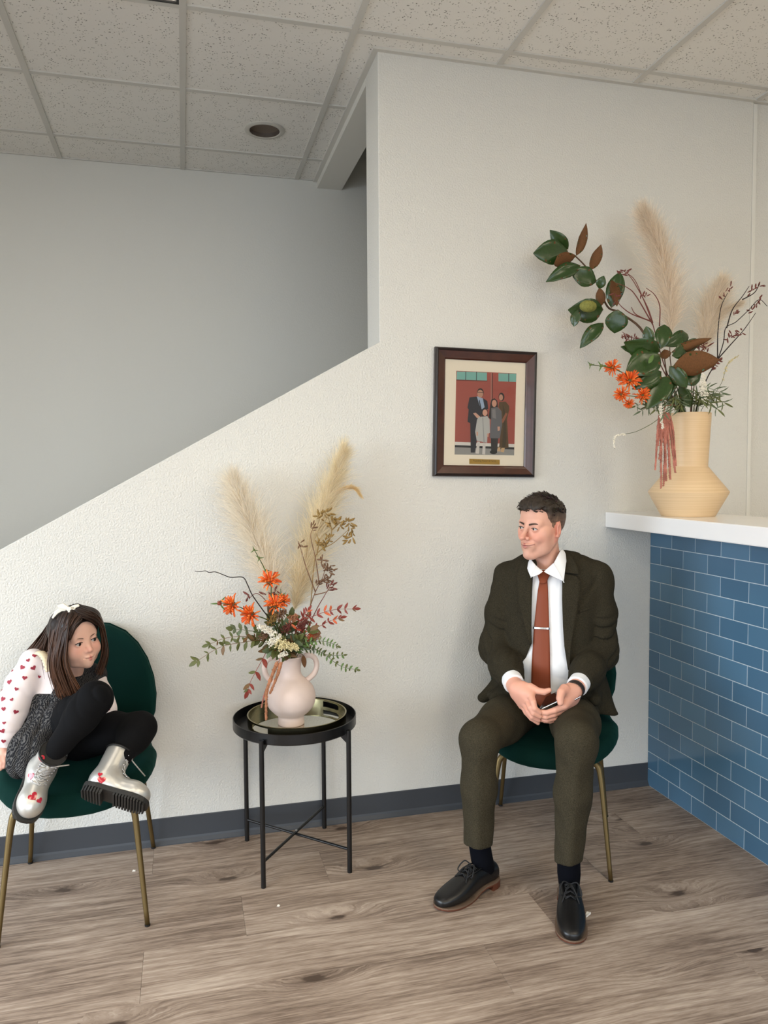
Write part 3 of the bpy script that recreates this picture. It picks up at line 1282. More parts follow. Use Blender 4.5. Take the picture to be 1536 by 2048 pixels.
# woman in a long olive dress
poly([(955, 780), (1040, 775), (1085, 830), (1088, 872), (1058, 1000), (1068, 1200), (1078, 1372), (950, 1390), (985, 1080), (985, 900), (945, 850)], (88, 66, 36))
poly([(1000, 800), (1030, 900), (1050, 1250), (1030, 1380), (990, 1380), (1010, 1100)], (66, 52, 28))
oval(985, 715, 38, 54, (36, 26, 24))
oval(978, 722, 26, 40, (196, 148, 124))
poly([(935, 1370), (970, 1370), (965, 1425), (930, 1420)], (206, 172, 130))
poly([(985, 1375), (1028, 1375), (1015, 1435), (970, 1425)], (206, 172, 130))
poly([(1040, 920), (1065, 930), (1015, 1040), (990, 1060), (980, 1030)], (150, 90, 62))
# man in a navy suit
poly([(570, 725), (660, 715), (745, 735), (800, 770), (812, 870), (735, 910), (708, 1000), (690, 1060), (662, 1300), (640, 1440), (588, 1440), (580, 1060), (546, 1040), (560, 880), (544, 860)], (32, 34, 46))
poly([(662, 708), (742, 735), (765, 852), (718, 885)], (158, 178, 202))
poly([(690, 760), (712, 885), (728, 885), (700, 755)], (24, 26, 36))
oval(710, 665, 43, 60, (40, 30, 28))
oval(708, 676, 38, 50, (190, 142, 118))
poly([(672, 652), (750, 660), (750, 668), (672, 660)], (50, 40, 38))
poly([(615, 930), (650, 922), (705, 970), (700, 1000), (665, 990)], (206, 160, 138))
# older girl in grey
poly([(852, 752), (892, 733), (930, 765), (940, 870), (850, 1010), (815, 985), (838, 820)], (34, 26, 26))
poly([(850, 862), (930, 845), (985, 900), (992, 1080), (962, 1252), (830, 1252), (850, 1000)], (104, 104, 108))
poly([(862, 880), (905, 872), (915, 1000), (868, 985)], (132, 130, 130))
oval(890, 800, 31, 46, (204, 154, 130))
poly([(845, 1252), (942, 1252), (925, 1425), (850, 1425)], (44, 42, 42))
oval(880, 1432, 48, 26, (24, 24, 26))
poly([(932, 1100), (965, 1100), (962, 1150), (935, 1158)], (206, 160, 138))
# small girl in a pale coat
poly([(735, 885), (768, 868), (803, 890), (805, 975), (725, 1030), (712, 1030)], (34, 26, 26))
poly([(690, 978), (800, 965), (830, 1010), (834, 1180), (802, 1200), (797, 1312), (664, 1285), (643, 1170), (668, 1010)], (186, 186, 182))
poly([(735, 985), (745, 985), (765, 1310), (752, 1310)], (150, 150, 148))
oval(769, 922, 31, 42, (214, 162, 138))
poly([(672, 1295), (704, 1300), (692, 1455), (648, 1452)], (212, 206, 200))
poly([(742, 1310), (778, 1315), (772, 1465), (734, 1460)], (212, 206, 200))
poly([(660, 1170), (680, 1170), (680, 1220), (660, 1220)], (206, 160, 138))
poly([(796, 1190), (818, 1190), (814, 1235), (796, 1235)], (206, 160, 138))
# orient every piece of the print to the room
pr.f = [tuple(reversed(q)) if False else q for q in pr.f]
pr.build('photo_print', m_print, fr)
pz = [q8(570, 1522), q8(960, 1530), q8(960, 1594), q8(570, 1588)]
MB().prism([pz[0], pz[1], pz[2], pz[3]], 'y', -.0058, -.004).build('plaque', m_plq, fr)
plq = fr.children[-1]
tcu = bpy.data.curves.new('t', 'FONT')
tcu.body = 'Founding Pastor & Family'
tcu.size = .0098
tcu.align_x = 'CENTER'
tob = bpy.data.objects.new('t', tcu)
COL.objects.link(tob)
bpy.context.view_layer.update()
tme = bpy.data.meshes.new_from_object(tob.evaluated_get(bpy.context.evaluated_depsgraph_get()))
bpy.data.objects.remove(tob)
tme.materials.clear()
tme.materials.append(mat('engraving', (52, 36, 14), rough=.6))
to = bpy.data.objects.new('engraved_lettering', tme)
COL.objects.link(to)
to.parent = plq
pc2 = (np.array(pz[0]) + np.array(pz[2])) / 2
to.location = (pc2[0], -.0060, pc2[1] + .0005)
to.rotation_euler = (PI / 2, 0, 0)


def pane_mat():
    m = bpy.data.materials.new('picture_glass')
    m.use_nodes = True
    nt = m.node_tree
    for n_ in list(nt.nodes):
        nt.nodes.remove(n_)
    o = nt.nodes.new('ShaderNodeOutputMaterial')
    mx = nt.nodes.new('ShaderNodeMixShader')
    t = nt.nodes.new('ShaderNodeBsdfTransparent')
    g = nt.nodes.new('ShaderNodeBsdfGlossy')
    g.inputs['Roughness'].default_value = .02
    f_ = nt.nodes.new('ShaderNodeFresnel')
    f_.inputs[0].default_value = 1.4
    nt.links.new(f_.outputs[0], mx.inputs[0])
    nt.links.new(t.outputs[0], mx.inputs[1])
    nt.links.new(g.outputs[0], mx.inputs[2])
    nt.links.new(mx.outputs[0], o.inputs[0])
    return m


m_pane = pane_mat()
MB().add([(-IX - .002, -.0085, -IZ - .002), (IX + .002, -.0085, -IZ - .002), (IX + .002, -.0085, IZ + .002), (-IX - .002, -.0085, IZ + .002)], [(0, 1, 2, 3)]).build('glass_pane', m_pane, fr)

# scraps of paper on the floor
m_scrap = mat('white_paper', (236, 232, 222), rough=.8)
for (u, v, pts, lb) in ((268, 1742, [(-.006, -.003), (.005, -.004), (.006, .003), (-.004, .004)], 'tiny white paper scrap beside the chair leg near the girl'),
                        (557, 1812, [(-.006, -.002), (.002, -.005), (.006, .002), (-.001, .005)], 'tiny white paper scrap in front of the black table'),
                        (1176, 1831, [(-.012, -.010), (.012, .004), (.016, .010), (.002, .012), (-.008, .003)], 'small curled white paper scrap beside the black shoe')):
    p = px(u, v, z=0)
    z_ = .0035 if len(pts) == 5 else .0018
    mb = MB()
    k = len(pts)
    mb.add([(x, y, .0003) for x, y in pts] + [(x * .92, y * .92, z_ * (1 + i % 2)) for i, (x, y) in enumerate(pts)],
           [tuple(range(k - 1, -1, -1)), tuple(range(k, 2 * k))] + [(i, (i + 1) % k, k + (i + 1) % k, k + i) for i in range(k)])
    o = tag(mb.build('paper_scrap', m_scrap), lb, 'paper', 'paper scraps on the floor')
    o.location = p

# ================================================================== flowers: kit of pieces
def leafmat(name, col, rough=.45, spec=.4, var=.15):
    return mat(name, col, rough=rough, spec=spec, var=var, vscale=30)


m_lg = leafmat('leaf_glossy_green', (44, 68, 28), .26, .5)
m_lb = leafmat('leaf_rust_underside', (104, 70, 42), .7, .2)
m_lo = leafmat('leaf_olive', (92, 98, 52), .5)
m_lgn = leafmat('leaf_fresh_green', (84, 112, 52), .5)
m_lbz = leafmat('leaf_bronze', (112, 84, 52), .5)
m_lrd = leafmat('leaf_red', (132, 52, 42), .5)
m_lor = leafmat('leaf_orange', (196, 92, 50), .5)
m_lgg = leafmat('leaf_grey_green', (98, 112, 84), .55)
m_stem = leafmat('stem_brown', (86, 62, 42), .7)
m_stemg = leafmat('stem_green', (70, 84, 42), .6)
m_stemd = leafmat('stem_dark', (42, 34, 30), .7)
m_orange = mat('orange_petal', (232, 92, 26), rough=.55, attr='Col')
m_redbell = leafmat('bell_dark_red', (112, 56, 48), .6)
m_goldbell = leafmat('bell_gold', (146, 116, 62), .6)
m_brnbell = leafmat('bell_brown', (116, 84, 60), .6)
m_white = leafmat('floret_white', (236, 230, 214), .7, var=.06)
m_cream = leafmat('floret_cream', (222, 208, 160), .7, var=.08)
m_amar = leafmat('amaranth_coral', (172, 112, 98), .8, .1, var=.3)
m_amarb = leafmat('amaranth_brown', (168, 116, 86), .8, .1, var=.3)
m_pampas = mat('pampas_plume', (226, 206, 176), rough=.9, spec=.05, attr='Col')
_nt = m_pampas.node_tree
_tr = _nt.nodes.new('ShaderNodeBsdfTranslucent')
_mx = _nt.nodes.new('ShaderNodeMixShader')
_mx.inputs[0].default_value = .62
_nt.links.new([n for n in _nt.nodes if n.type == 'ATTRIBUTE'][0].outputs['Color'], _tr.inputs[0])
_nt.links.new(_nt.nodes['Principled BSDF'].outputs[0], _mx.inputs[1])
_nt.links.new(_tr.outputs[0], _mx.inputs[2])
_nt.links.new(_mx.outputs[0], [n for n in _nt.nodes if n.type == 'OUTPUT_MATERIAL'][0].inputs[0])
m_pod = mat('magnolia_pod', (132, 132, 62), rough=.7, bump=1., bscale=160, bdist=.004, var=.25, vscale=60)

LEAFS = {}


def leaf_mesh(kind, m_top, m_bot, curl=.12, fold=.12, wid=.4, peak=.45):
    key = (kind, m_top.name, m_bot.name)
    if key in LEAFS:
        return LEAFS[key]
    nv, nu = 8, 4
    vs = []
    for layer in (0, 1):
        for i in range(nv + 1):
            t = i / nv
            w = wid * .5 * (math.sin(PI * t ** (math.log(.5) / math.log(peak))) ** .8 if 0 < t < 1 else 0) + .006
            for j in range(nu + 1):
                s = j / nu * 2 - 1
                z = -curl * 1.6 * (t - .3) ** 2 + abs(s) * w * fold * 2.2 + .02 * math.sin(t * 14 + s * 2) * abs(s)
                vs.append((s * w, t, z - layer * .006))
    n1 = (nv + 1) * (nu + 1)
    f, mi = [], []
    for i in range(nv):
        for j in range(nu):
            a = i * (nu + 1) + j
            q = (a, a + 1, a + nu + 2, a + nu + 1)
            f.append(q)
            mi.append(0)
            f.append(tuple(n1 + x for x in reversed(q)))
            mi.append(1)
    for i in range(nv):
        for j, flip in ((0, False), (nu, True)):
            a, b = i * (nu + 1) + j, (i + 1) * (nu + 1) + j
            q = (a, b, n1 + b, n1 + a)
            f.append(q[::-1] if flip else q)
            mi.append(1)
    mb = MB()
    mb.v, mb.f, mb.mi = vs, f, mi
    o = mb.build('leaf', [m_top, m_bot], smooth=True)
    me = o.data
    bpy.data.objects.remove(o)
    LEAFS[key] = me
    return me


CAMV = Vector((0, CAM_Y, CAM_H))

# what already stands in the bouquets, so that each new stem and leaf finds a free place
REG, RC = {}, .014
NECK = {}


def reg(p, r, who):
    p = tuple(float(x) for x in p)
    lo, hi = [int((x - r) // RC) for x in p], [int((x + r) // RC) for x in p]
    for i in range(lo[0], hi[0] + 1):
        for j in range(lo[1], hi[1] + 1):
            for k in range(lo[2], hi[2] + 1):
                REG.setdefault((i, j, k), []).append((p, r, who))


def clash(p, r, who):
    """how deep a ball at p sinks into other things (and a little for its own)"""
    c = 0.
    i, j, k = (int(x // RC) for x in p)
    for a in (-1, 0, 1):
        for b in (-1, 0, 1):
            for d in (-1, 0, 1):
                for q, rq, w in REG.get((i + a, j + b, k + d), ()):
                    e = r + rq + .0008 - math.sqrt((p[0] - q[0]) ** 2 + (p[1] - q[1]) ** 2 + (p[2] - q[2]) ** 2)
                    if e > 0:
                        c += e * (1. if w != who else .15)
    for V in NECK.values():
        rr = math.hypot(p[0] - V['c'][0], p[1] - V['c'][1])
        if p[2] < V['rim'] + r + .002 and p[2] > V['rim'] - .26:
            w_ = np.interp(p[2] - V['base'], V['z'], V['r'])
            if rr < w_ + r + .002:
                c += .5 * (w_ + r + .002 - rr)
    if p[1] > -.012:
        c += .5 * (p[1] + .012)
    return c


def toward(p, d):
    """the same spot in the view, d metres nearer to the camera"""
    v = np.array(CAMV) - np.array(p, float)
    return np.array(p, float) + v / np.linalg.norm(v) * d


def reg_path(P, r, who):
    for a, b in zip(P[:-1], P[1:]):
        a, b = np.array(a, float), np.array(b, float)
        n = max(1, int(np.linalg.norm(b - a) / .003))
        for k in range(n):
            reg(a + (b - a) * k / n, r, who)


def cost_path(P, r, who, skip):
    c = 0.
    for a, b in zip(P[:-1], P[1:]):
        a, b = np.array(a, float), np.array(b, float)
        n = max(1, int(np.linalg.norm(b - a) / .004))
        for k in range(n):
            q = a + (b - a) * k / n
            if not skip(q):
                c += clash(q, r, who)
    return c


def in_neck(q):
    return any(math.hypot(q[0] - V['c'][0], q[1] - V['c'][1]) < V['R'] + .006 and q[2] < V['rim'] + .004 for V in NECK.values())


def slotted(pts, r):
    """give a stem its own place in the neck of its vase and lift it over the rim"""
    out = []
    for i, p in enumerate(pts):
        V = next((V for V in NECK.values() if p is V['in'] or p is V['mouth']), None)
        if V is None:
            out.append(np.array(p, float))
            continue
        if p is V['in'] and i + 1 < len(pts) and pts[i + 1] is V['mouth']:
            continue
        if i + 1 >= len(pts):            # ends in the vase
            q = np.array(pts[i - 1], float)
        else:
            q = np.array(pts[i + 1], float)
        c = np.array(V['c'])
        h = q[:2] - c
        L = np.linalg.norm(h) + 1e-6
        want = h / L * V['R'] * min(1., L / (L * .6 + max(q[2] - V['rim'], 0) * .9 + .02))
        best = None
        sp = .0022
        for a in range(-40, 41):
            for b in range(-40, 41):
                x, y = a * sp, b * sp
                if math.hypot(x, y) > V['R'] - r:
                    continue
                d = math.hypot(x - want[0], y - want[1])
                if (best is None or d < best[0]) and all(math.hypot(x - u, y - w) >= r + ru + .0004 for u, w, ru in V['used']):
                    best = (d, x, y)
        x, y = best[1:] if best else want
        V['used'].append((x, y, r))
        lo = np.array([c[0] + x, c[1] + y, V['inz']])
        top = np.array([c[0] + x * 1.06, c[1] + y * 1.06, V['rim'] - .002])
        add = [lo, top]
        if L > V['out']:
            zz = top[2] + (q[2] - top[2]) * (V['out'] / L)
            if zz < V['rim'] + r + .012:
                e = h / L
                add.append(np.array([c[0] + e[0] * V['out'] * .75 + x * .25, c[1] + e[1] * V['out'] * .75 + y * .25, V['rim'] + r + .012 + .004 * len(V['used']) % .016]))
        if i + 1 >= len(pts):
            add = add[::-1]
        out += add
    return out


def leaf(parent, base, tip, width, me, flip=False, roll=0., name='leaf'):
    b, t = Vector(base), Vector(tip)
    y = t - b
    L = y.length
    y = y / L
    n = (CAMV - b).normalized()
    n = (n - y * n.dot(y)).normalized()
    n = Matrix.Rotation(roll, 3, y) @ n
    if flip:
        n = -n
    x = y.cross(n)
    sx = width / max(p.co.x for p in me.vertices) / 2
    o = bpy.data.objects.new(name, me)
    COL.objects.link(o)
    M = Matrix((x * sx, y * L, n * L)).transposed().to_4x4()
    M.translation = b - parent.location
    o.parent = parent
    o.matrix_basis = M
    return o


def sub(o, loc):
    """shift vertices of a mesh object so that it hangs off its root"""
    o.location = tuple(-c for c in loc)
    return o


def stem_obj(root, pts, r, m, n=7, name='stem', sm=6, ready=False):
    P = bez(pts if ready else slotted(pts, r), sm)
    k = len(P) - 1
    rr = [r * (1 - .55 * i / k) for i in range(len(P))]
    reg_path(P, r * .8, root.name)
    return sub(MB().tube(P, rr, n).build(name, m, root, smooth=True), root.location)


DEPTHS = [0, .008, -.008, .016, -.016, .025, -.025, .035, -.035, .046, .06]


def best_depth(who, paths, balls=()):
    """the depth at which a spray passes clear of what stands there already"""
    best = (1e9, 0.)
    for d in DEPTHS:
        c = .00002 * abs(d) * 1000
        for P, r in paths:
            Q = [np.array(p, float) if in_neck(p) else toward(p, d) for p in P]
            c += cost_path(bez(Q, 5), r, who, in_neck)
        for p, r in balls:
            c += clash(toward(p, d), r, who) * 3
        if c < best[0]:
            best = (c, d)
    return best[1]


def plume(root, path, length_w, n, seed, col, name='plume', spread=.6, slen=.075):
    """feathery grass head: thousands of fine drooping hairs on a stalk"""
    r = np.random.default_rng(seed)
    P = np.array(bez(path, 20))
    T = np.gradient(P, axis=0)
    T /= np.linalg.norm(T, axis=1)[:, None]
    t = r.beta(1.15, 1.0, n)
    idx = np.clip((t * (len(P) - 1)).astype(int), 0, len(P) - 1)
    base = P[idx] + r.normal(size=(n, 3)) * .002
    tan = T[idx]
    rad = r.normal(size=(n, 3))
    rad -= tan * (rad * tan).sum(1)[:, None]
    rad /= np.linalg.norm(rad, axis=1)[:, None]
    prof = np.interp(t, [0, .12, .45, .8, 1], [.6, 1., 1.05, .72, .42])
    L = slen * prof * r.uniform(.55, 1.25, n)
    ang = spread * r.uniform(.15, 1.1, n) * (1 - .45 * t)
    d = tan * np.cos(ang)[:, None] + rad * np.sin(ang)[:, None]
    clump = np.sin(t * 37 + np.arctan2(rad[:, 0], rad[:, 2]) * 3)
    L = L * (1 + .3 * clump)
    seg = 4
    wv = np.cross(d, r.normal(size=(n, 3)))
    wv /= np.linalg.norm(wv, axis=1)[:, None]
    w0 = .0009
    verts = np.zeros((n, (seg + 1) * 2, 3))
    cur = base.copy()
    dd = d.copy()
    wob = r.normal(size=(n, 3)) * .12
    for k in range(seg + 1):
        w = w0 * (1 - .75 * k / seg)
        verts[:, 2 * k] = cur - wv * w
        verts[:, 2 * k + 1] = cur + wv * w
        cur = cur + dd * (L / seg)[:, None]
        dd = dd + wob + np.array([0, 0, -.10])
        dd /= np.linalg.norm(dd, axis=1)[:, None]
    q = np.array([[2 * k, 2 * k + 1, 2 * k + 3, 2 * k + 2] for k in range(seg)])
    F = (q[None] + (np.arange(n) * (seg + 1) * 2)[:, None, None]).reshape(-1, 4)
    c = np.array(lin(col))[None] * r.uniform(.8, 1.12, (n, 1))
    C = np.repeat(c, (seg + 1) * 2, axis=0)
    for q in P[::4]:
        reg(q, .022, root.name)
    V = verts.reshape(-1, 3)
    V[:, 1] = np.minimum(V[:, 1], -.006)
    o = mesh_obj(name, V - np.array(root.location), F, m_pampas, root, C)
    o['kind'] = 'stuff'
    return o


def whorl_mesh(n=46, seed=1):
    r = random.Random(seed)
    mb = MB()
    for k in range(n):
        th = 2 * PI * k * .618
        el = r.uniform(-.25, 1.05)
        d = Vector((math.cos(th) * math.cos(el), math.sin(th) * math.cos(el), math.sin(el)))
        L = r.uniform(.75, 1.05)
        p0 = d * .12
        p1 = d * .5 * L + Vector((0, 0, .06))
        p2 = d * .82 * L + Vector((0, 0, .10))
        p3 = d * L + Vector((0, 0, .02 + r.uniform(-.08, .08)))
        b = r.uniform(.75, 1.15)
        c = tuple(x * b for x in lin(r.choice([(232, 106, 30), (222, 88, 22), (240, 124, 44)])))
        mb.tube([p0, p1, p2, p3], [.05, .06, .075, .035], 5, c=c)
    mb.sphere((0, 0, 0), .3, 8, 6, col=lin((92, 80, 36)))
    o = mb.build('flower_whorl', m_orange, smooth=True)
    me = o.data
    bpy.data.objects.remove(o)
    return me


def bud_mesh(seed=2, col=(96, 110, 48)):
    r = random.Random(seed)
    mb = MB()
    mb.sphere((0, 0, 0), .62, 10, 7, col=lin(col))
    for k in range(26):
        th = 2 * PI * k * .618
        el = r.uniform(-.7, 1.3)
        d = Vector((math.cos(th) * math.cos(el), math.sin(th) * math.cos(el), math.sin(el)))
        mb.tube([d * .5, d * r.uniform(.8, 1.0)], [.12, .03], 4, c=tuple(x * r.uniform(.6, 1.2) for x in lin(col)))
    o = mb.build('seed_whorl', m_orange, smooth=True)
    me = o.data
    bpy.data.objects.remove(o)
    return me


ME_WH = whorl_mesh()
ME_BUD = bud_mesh()
ME_BUDR = bud_mesh(3, (140, 62, 36))


def place(root, me, p, size, axis=(0, 0, 1), name='flower_whorl'):
    o = bpy.data.objects.new(name, me)
    COL.objects.link(o)
    o.parent = root
    z = Vector(axis).normalized()
    o.rotation_mode = 'QUATERNION'
    o.rotation_quaternion = z.to_track_quat('Z', 'Y')
    o.scale = (size,) * 3
    o.location = Vector(p) - root.location
    return o


def bell_mesh(m, nm):
    mb = MB()
    mb.tube([(0, 0, 0), (0, .01, .3), (0, .03, .7), (0, .09, 1.)], [.06, .12, .17, .10], 6)
    for k in range(3):
        a = 2 * PI * k / 3
        mb.tube([(0, .08, .95), (.14 * math.cos(a), .1 + .14 * math.sin(a), 1.12)], [.06, .01], 4)
    o = mb.build('bell', m, smooth=True)
    me = o.data
    bpy.data.objects.remove(o)
    return me


ME_BR, ME_BG, ME_BB = bell_mesh(m_redbell, 'r'), bell_mesh(m_goldbell, 'g'), bell_mesh(m_brnbell, 'b')


def bells(root, spine, me, n, size, seed, spread=.9, pts=None):
    """clusters of small furry bells along a twig"""
    r = random.Random(seed)
    P = [Vector(p) for p in bez(spine, 10)]
    for k in range(n):
        best = None
        for _ in range(6):
            i = r.randrange(len(P))
            p = P[i] + Vector((r.gauss(0, .004), r.gauss(0, .004), r.gauss(0, .004)))
            d = (P[min(i + 1, len(P) - 1)] - P[max(i - 1, 0)]).normalized()
            ax = (d + Vector((r.gauss(0, spread), r.gauss(0, spread), r.gauss(0, spread)))).normalized()
            sz = size * 1.45 * r.uniform(.75, 1.2)
            c = sum(clash(p + ax * sz * t, sz * .17, root.name) for t in (.1, .55, 1.))
            if best is None or c < best[0]:
                best = (c, p, ax, sz)
            if c < 1e-5:
                break
        c, p, ax, sz = best
        for t in (.2, .6, 1.):
            reg(p + ax * sz * t, sz * .16, root.name)
        place(root, me, p, sz, ax, 'bell')


def strand(root, pts, r0, m, seed, name='catkin'):
    r = random.Random(seed)
    P = bez(pts, 14)
    mb = MB()
    k = len(P)
    rr = [r0 * (.75 + .5 * r.random()) * (1 - .45 * i / k) for i in range(k)]
    mb.tube(P, rr, 8)
    reg_path(P, r0 * 1.1, root.name)
    for i in range(k):
        for _ in range(5):
            a = r.uniform(0, 2 * PI)
            d = Vector((math.cos(a), math.sin(a), r.uniform(-.4, .4)))
            q = Vector(P[i]) + d * rr[i] * .8
            mb.sphere(q, r0 * r.uniform(.3, .5), 5, 4)
    return sub(mb.build(name, m, root, smooth=False), root.location)


def florets(root, pts, r0, n, m, seed, size=.0035, name='florets'):
    """a dense head of tiny blossoms"""
    r = random.Random(seed)
    P = bez(pts, 10)
    mb = MB()
    for j in range(0, len(P), 2):
        reg(P[j], r0 * (1 - .6 * j / len(P)) * .9, root.name)
    for k in range(n):
        t = r.random()
        p = Vector(P[int(t * (len(P) - 1))])
        rad = r0 * (1 - .6 * t) * r.uniform(.3, 1)
        d = Vector((r.gauss(0, 1), r.gauss(0, 1), r.gauss(0, 1))).normalized()
        q = p + d * rad
        if r.random() < .55:
            for a in range(4):
                u = Vector((r.gauss(0, 1), r.gauss(0, 1), r.gauss(0, 1))).normalized()
                mb.sphere(q + u * size * .8, size * .55, 5, 4)
        else:
            mb.sphere(q, size * r.uniform(.5, .9), 6, 4)
    o = sub(mb.build(name, m, root, smooth=True), root.location)
    o['kind'] = 'stuff'
    return o


def leaf_cost(b, t, w, who):
    b, t = Vector(b), Vector(t)
    y = (t - b)
    n = (CAMV - b).normalized()
    x = y.cross(n).normalized() * w * .36
    c = 0.
    for f, sx in ((.3, 0), (.6, 0), (.95, 0), (.5, 1), (.5, -1), (.75, .6), (.75, -.6), (.3, .7), (.3, -.7)):
        c += clash(b + y * f + x * sx, .003, who)
    return c


def leaf_reg(b, t, w, who):
    b, t = Vector(b), Vector(t)
    y = (t - b)
    n = (CAMV - b).normalized()
    x = y.cross(n).normalized() * w * .36
    for f, sx in ((.3, 0), (.6, 0), (.95, 0), (.5, 1), (.5, -1), (.75, .6), (.75, -.6), (.3, .7), (.3, -.7)):
        reg(b + y * f + x * sx, .002, who)


def sprig(root, pts, mesh_list, n, ln, wd, seed, m_st, r=.0016, pairs=True, droop=.0, out=.8):
    """thin stalk with small paired leaves, each a piece of its own"""
    rd = random.Random(seed)
    pts = slotted(pts, r)
    d_ = best_depth(root.name, [(pts, r)])
    pts = [p if in_neck(p) else toward(p, d_) for p in pts]
    stem_obj(root, pts, r, m_st, ready=True)
    P = [Vector(p) for p in bez(pts, 12)]
    P = [p for p in P if not in_neck(p)]
    if len(P) < 4:
        return
    for k in range(n):
        t = (k + .8) / n
        i = min(int(t * (len(P) - 1)), len(P) - 2)
        p = P[i]
        d = (P[i + 1] - P[max(i - 1, 0)]).normalized()
        side = d.cross((CAMV - p).normalized()).normalized()
        for s in ((-1, 1) if pairs else (rd.choice((-1, 1)),)):
            best = None
            for q in range(26):
                v = d * rd.uniform(.25, .9) + side * s * out * rd.uniform(.6, 1.2) + Vector((0, rd.uniform(-.5, .3) * (1 + q * .12), rd.uniform(-.2, .2) * (1 + q * .15) - droop))
                v.normalize()
                l = ln * rd.uniform(.65, 1.2) * (1 - .25 * t)
                c = leaf_cost(p + v * .002, p + v * l, wd * l / ln, root.name)
                if best is None or c < best[0]:
                    best = (c, v, l)
                if c < 1e-5:
                    break
            c, v, l = best
            leaf_reg(p, p + v * l, wd * l / ln, root.name)
            leaf(root, p, p + v * l, wd * l / ln * rd.uniform(.8, 1.1), rd.choice(mesh_list), flip=rd.random() < .25, roll=rd.uniform(-.7, .7))
    v = (P[-1] - P[-3]).normalized()
    leaf_reg(P[-1], P[-1] + v * ln * .9, wd, root.name)
    leaf(root, P[-1], P[-1] + v * ln * .9, wd, rd.choice(mesh_list), roll=rd.uniform(-.5, .5))


# ================================================================== arrangement in the pink vase
def A(x, y, dy=0.):
    return px(360 + .3077 * x, 870 + .3077 * y, y=VY + dy)


MOUTH_A = (VX, VY, VZ + .235)
INA = (VX, VY, VZ + .13)
_pr = [(.0, .047), (.032, .048), (.068, .082), (.098, .0885), (.13, .082), (.157, .062), (.172, .044), (.188, .037), (.21, .037), (.232, .041), (.25, .048)]
NECK['a'] = dict(c=(VX, VY), R=.0305, rim=VZ + .249, base=VZ, inz=VZ + .13, out=.058, used=[], z=[a for a, _ in _pr], r=[b for _, b in _pr])
NECK['a']['in'], NECK['a']['mouth'] = INA, MOUTH_A
for _s in (-1, 1):
    reg_path([(VX + _s * x, VY - .005, VZ + z) for x, z in ((.040, .236), (.062, .247), (.086, .236), (.094, .208), (.084, .178), (.058, .155))], .0125, 'vase')


def flower(name, label, cat='flower', base=MOUTH_A, group=None):
    return thing(name, label, cat, base, group=group)


GA = 'stems in the pink vase'
t = flower('pampas_grass', 'cream pampas grass plume leaning away from the framed photo in the pink vase', 'grass', group=GA)
stem_obj(t, [INA, MOUTH_A, A(600, 1150, .04), A(560, 900, .07)], .003, m_stem)
plume(t, [A(640, 1120, .03), A(570, 880, .06), A(480, 650, .08), A(405, 470, .09), A(345, 300, .1)], .1, 6500, 11, (252, 245, 232), spread=1.0, slen=.135)
t = flower('pampas_grass', 'tall pale yellow pampas grass plume rising behind gold twigs in the pink vase', 'grass', group=GA)
stem_obj(t, [INA, MOUTH_A, A(740, 1150, .05), A(800, 950, .07)], .003, m_stem)
plume(t, [A(745, 1130, .04), A(790, 930, .06), A(860, 700, .08), A(930, 480, .09), A(1000, 290, .1), A(1060, 110, .11)], .1, 7500, 12, (250, 240, 216), spread=.9, slen=.125)
plume(t, [A(980, 400, .1), A(1060, 350, .08), A(1130, 345, .07), A(1180, 400, .06)], .05, 500, 13, (244, 222, 176), spread=.5, slen=.03, name='side_plume')


def lions_tail(label, path, whorls, buds, axis=None, base=MOUTH_A, group=GA):
    t = flower('lions_tail_flower', label, 'flower', base, group)
    k_ = 1.6 if base is MOUTH_A else 1.4
    path = slotted(path, .0028)
    d_ = best_depth(t.name, [(path, .0028)], [(p, s * k_ * .75) for p, s, ax in whorls] + [(p, s) for p, s, me in buds])
    path = [p if in_neck(p) else toward(p, d_) for p in path]
    stem_obj(t, path, .0028, m_stemg, ready=True)
    for p, s, ax in whorls:
        p = toward(p, d_)
        place(t, ME_WH, p, s * k_, ax)
        reg(p, s * k_ * .8, t.name)
    mel = leaf_mesh('thin', m_lgn, m_lgn, .3, .1, .16)
    for p, s, me in buds:
        p = toward(p, d_)
        reg(p, s, t.name)
        place(t, me, p, s, (0, -.3, 1), 'seed_whorl')
        for q in range(3):
            a = q * 2.1 + s * 999
            leaf(t, p, Vector(p) + Vector((math.cos(a), -.2, math.sin(a) * .7)).normalized() * s * 2.6, s * .5, mel)
    return t


lions_tail('orange lions tail flower below a tall spike of green seed whorls',
           [INA, MOUTH_A, A(600, 1150, -.03), A(590, 960, -.03), A(545, 860, -.03), A(480, 740, -.03)],
           [(A(583, 955, -.04), .027, (-.2, -.5, 1))],
           [(A(556, 880, -.03), .0062, ME_BUD), (A(515, 800, -.03), .0065, ME_BUD), (A(482, 748, -.03), .006, ME_BUD)])
lions_tail('pair of orange lions tail flowers on a stem reaching past the dark bent twig',
           [INA, MOUTH_A, A(600, 1230, -.06), A(470, 1165, -.09), A(390, 1120, -.09), A(255, 1092, -.09)],
           [(A(465, 1170, -.09), .028, (-.9, -.5, .0)), (A(345, 1108, -.09), .027, (-1, -.4, .0))],
           [(A(256, 1094, -.09), .0115, ME_BUDR)])
lions_tail('orange lions tail flower tucked low between the two pampas plumes',
           [INA, MOUTH_A, A(650, 1230, -.03), A(655, 1090, -.03), A(655, 1000, -.03)],
           [(A(620, 1110, -.03), .027, (-.2, -.5, 1)), (A(672, 1080, -.03), .018, (.2, -.5, 1))],
           [(A(660, 1042, -.03), .007, ME_BUD)])
t = flower('twisted_twig', 'dark bent willow twig pointing sideways from the pink vase', 'twig', group=GA)
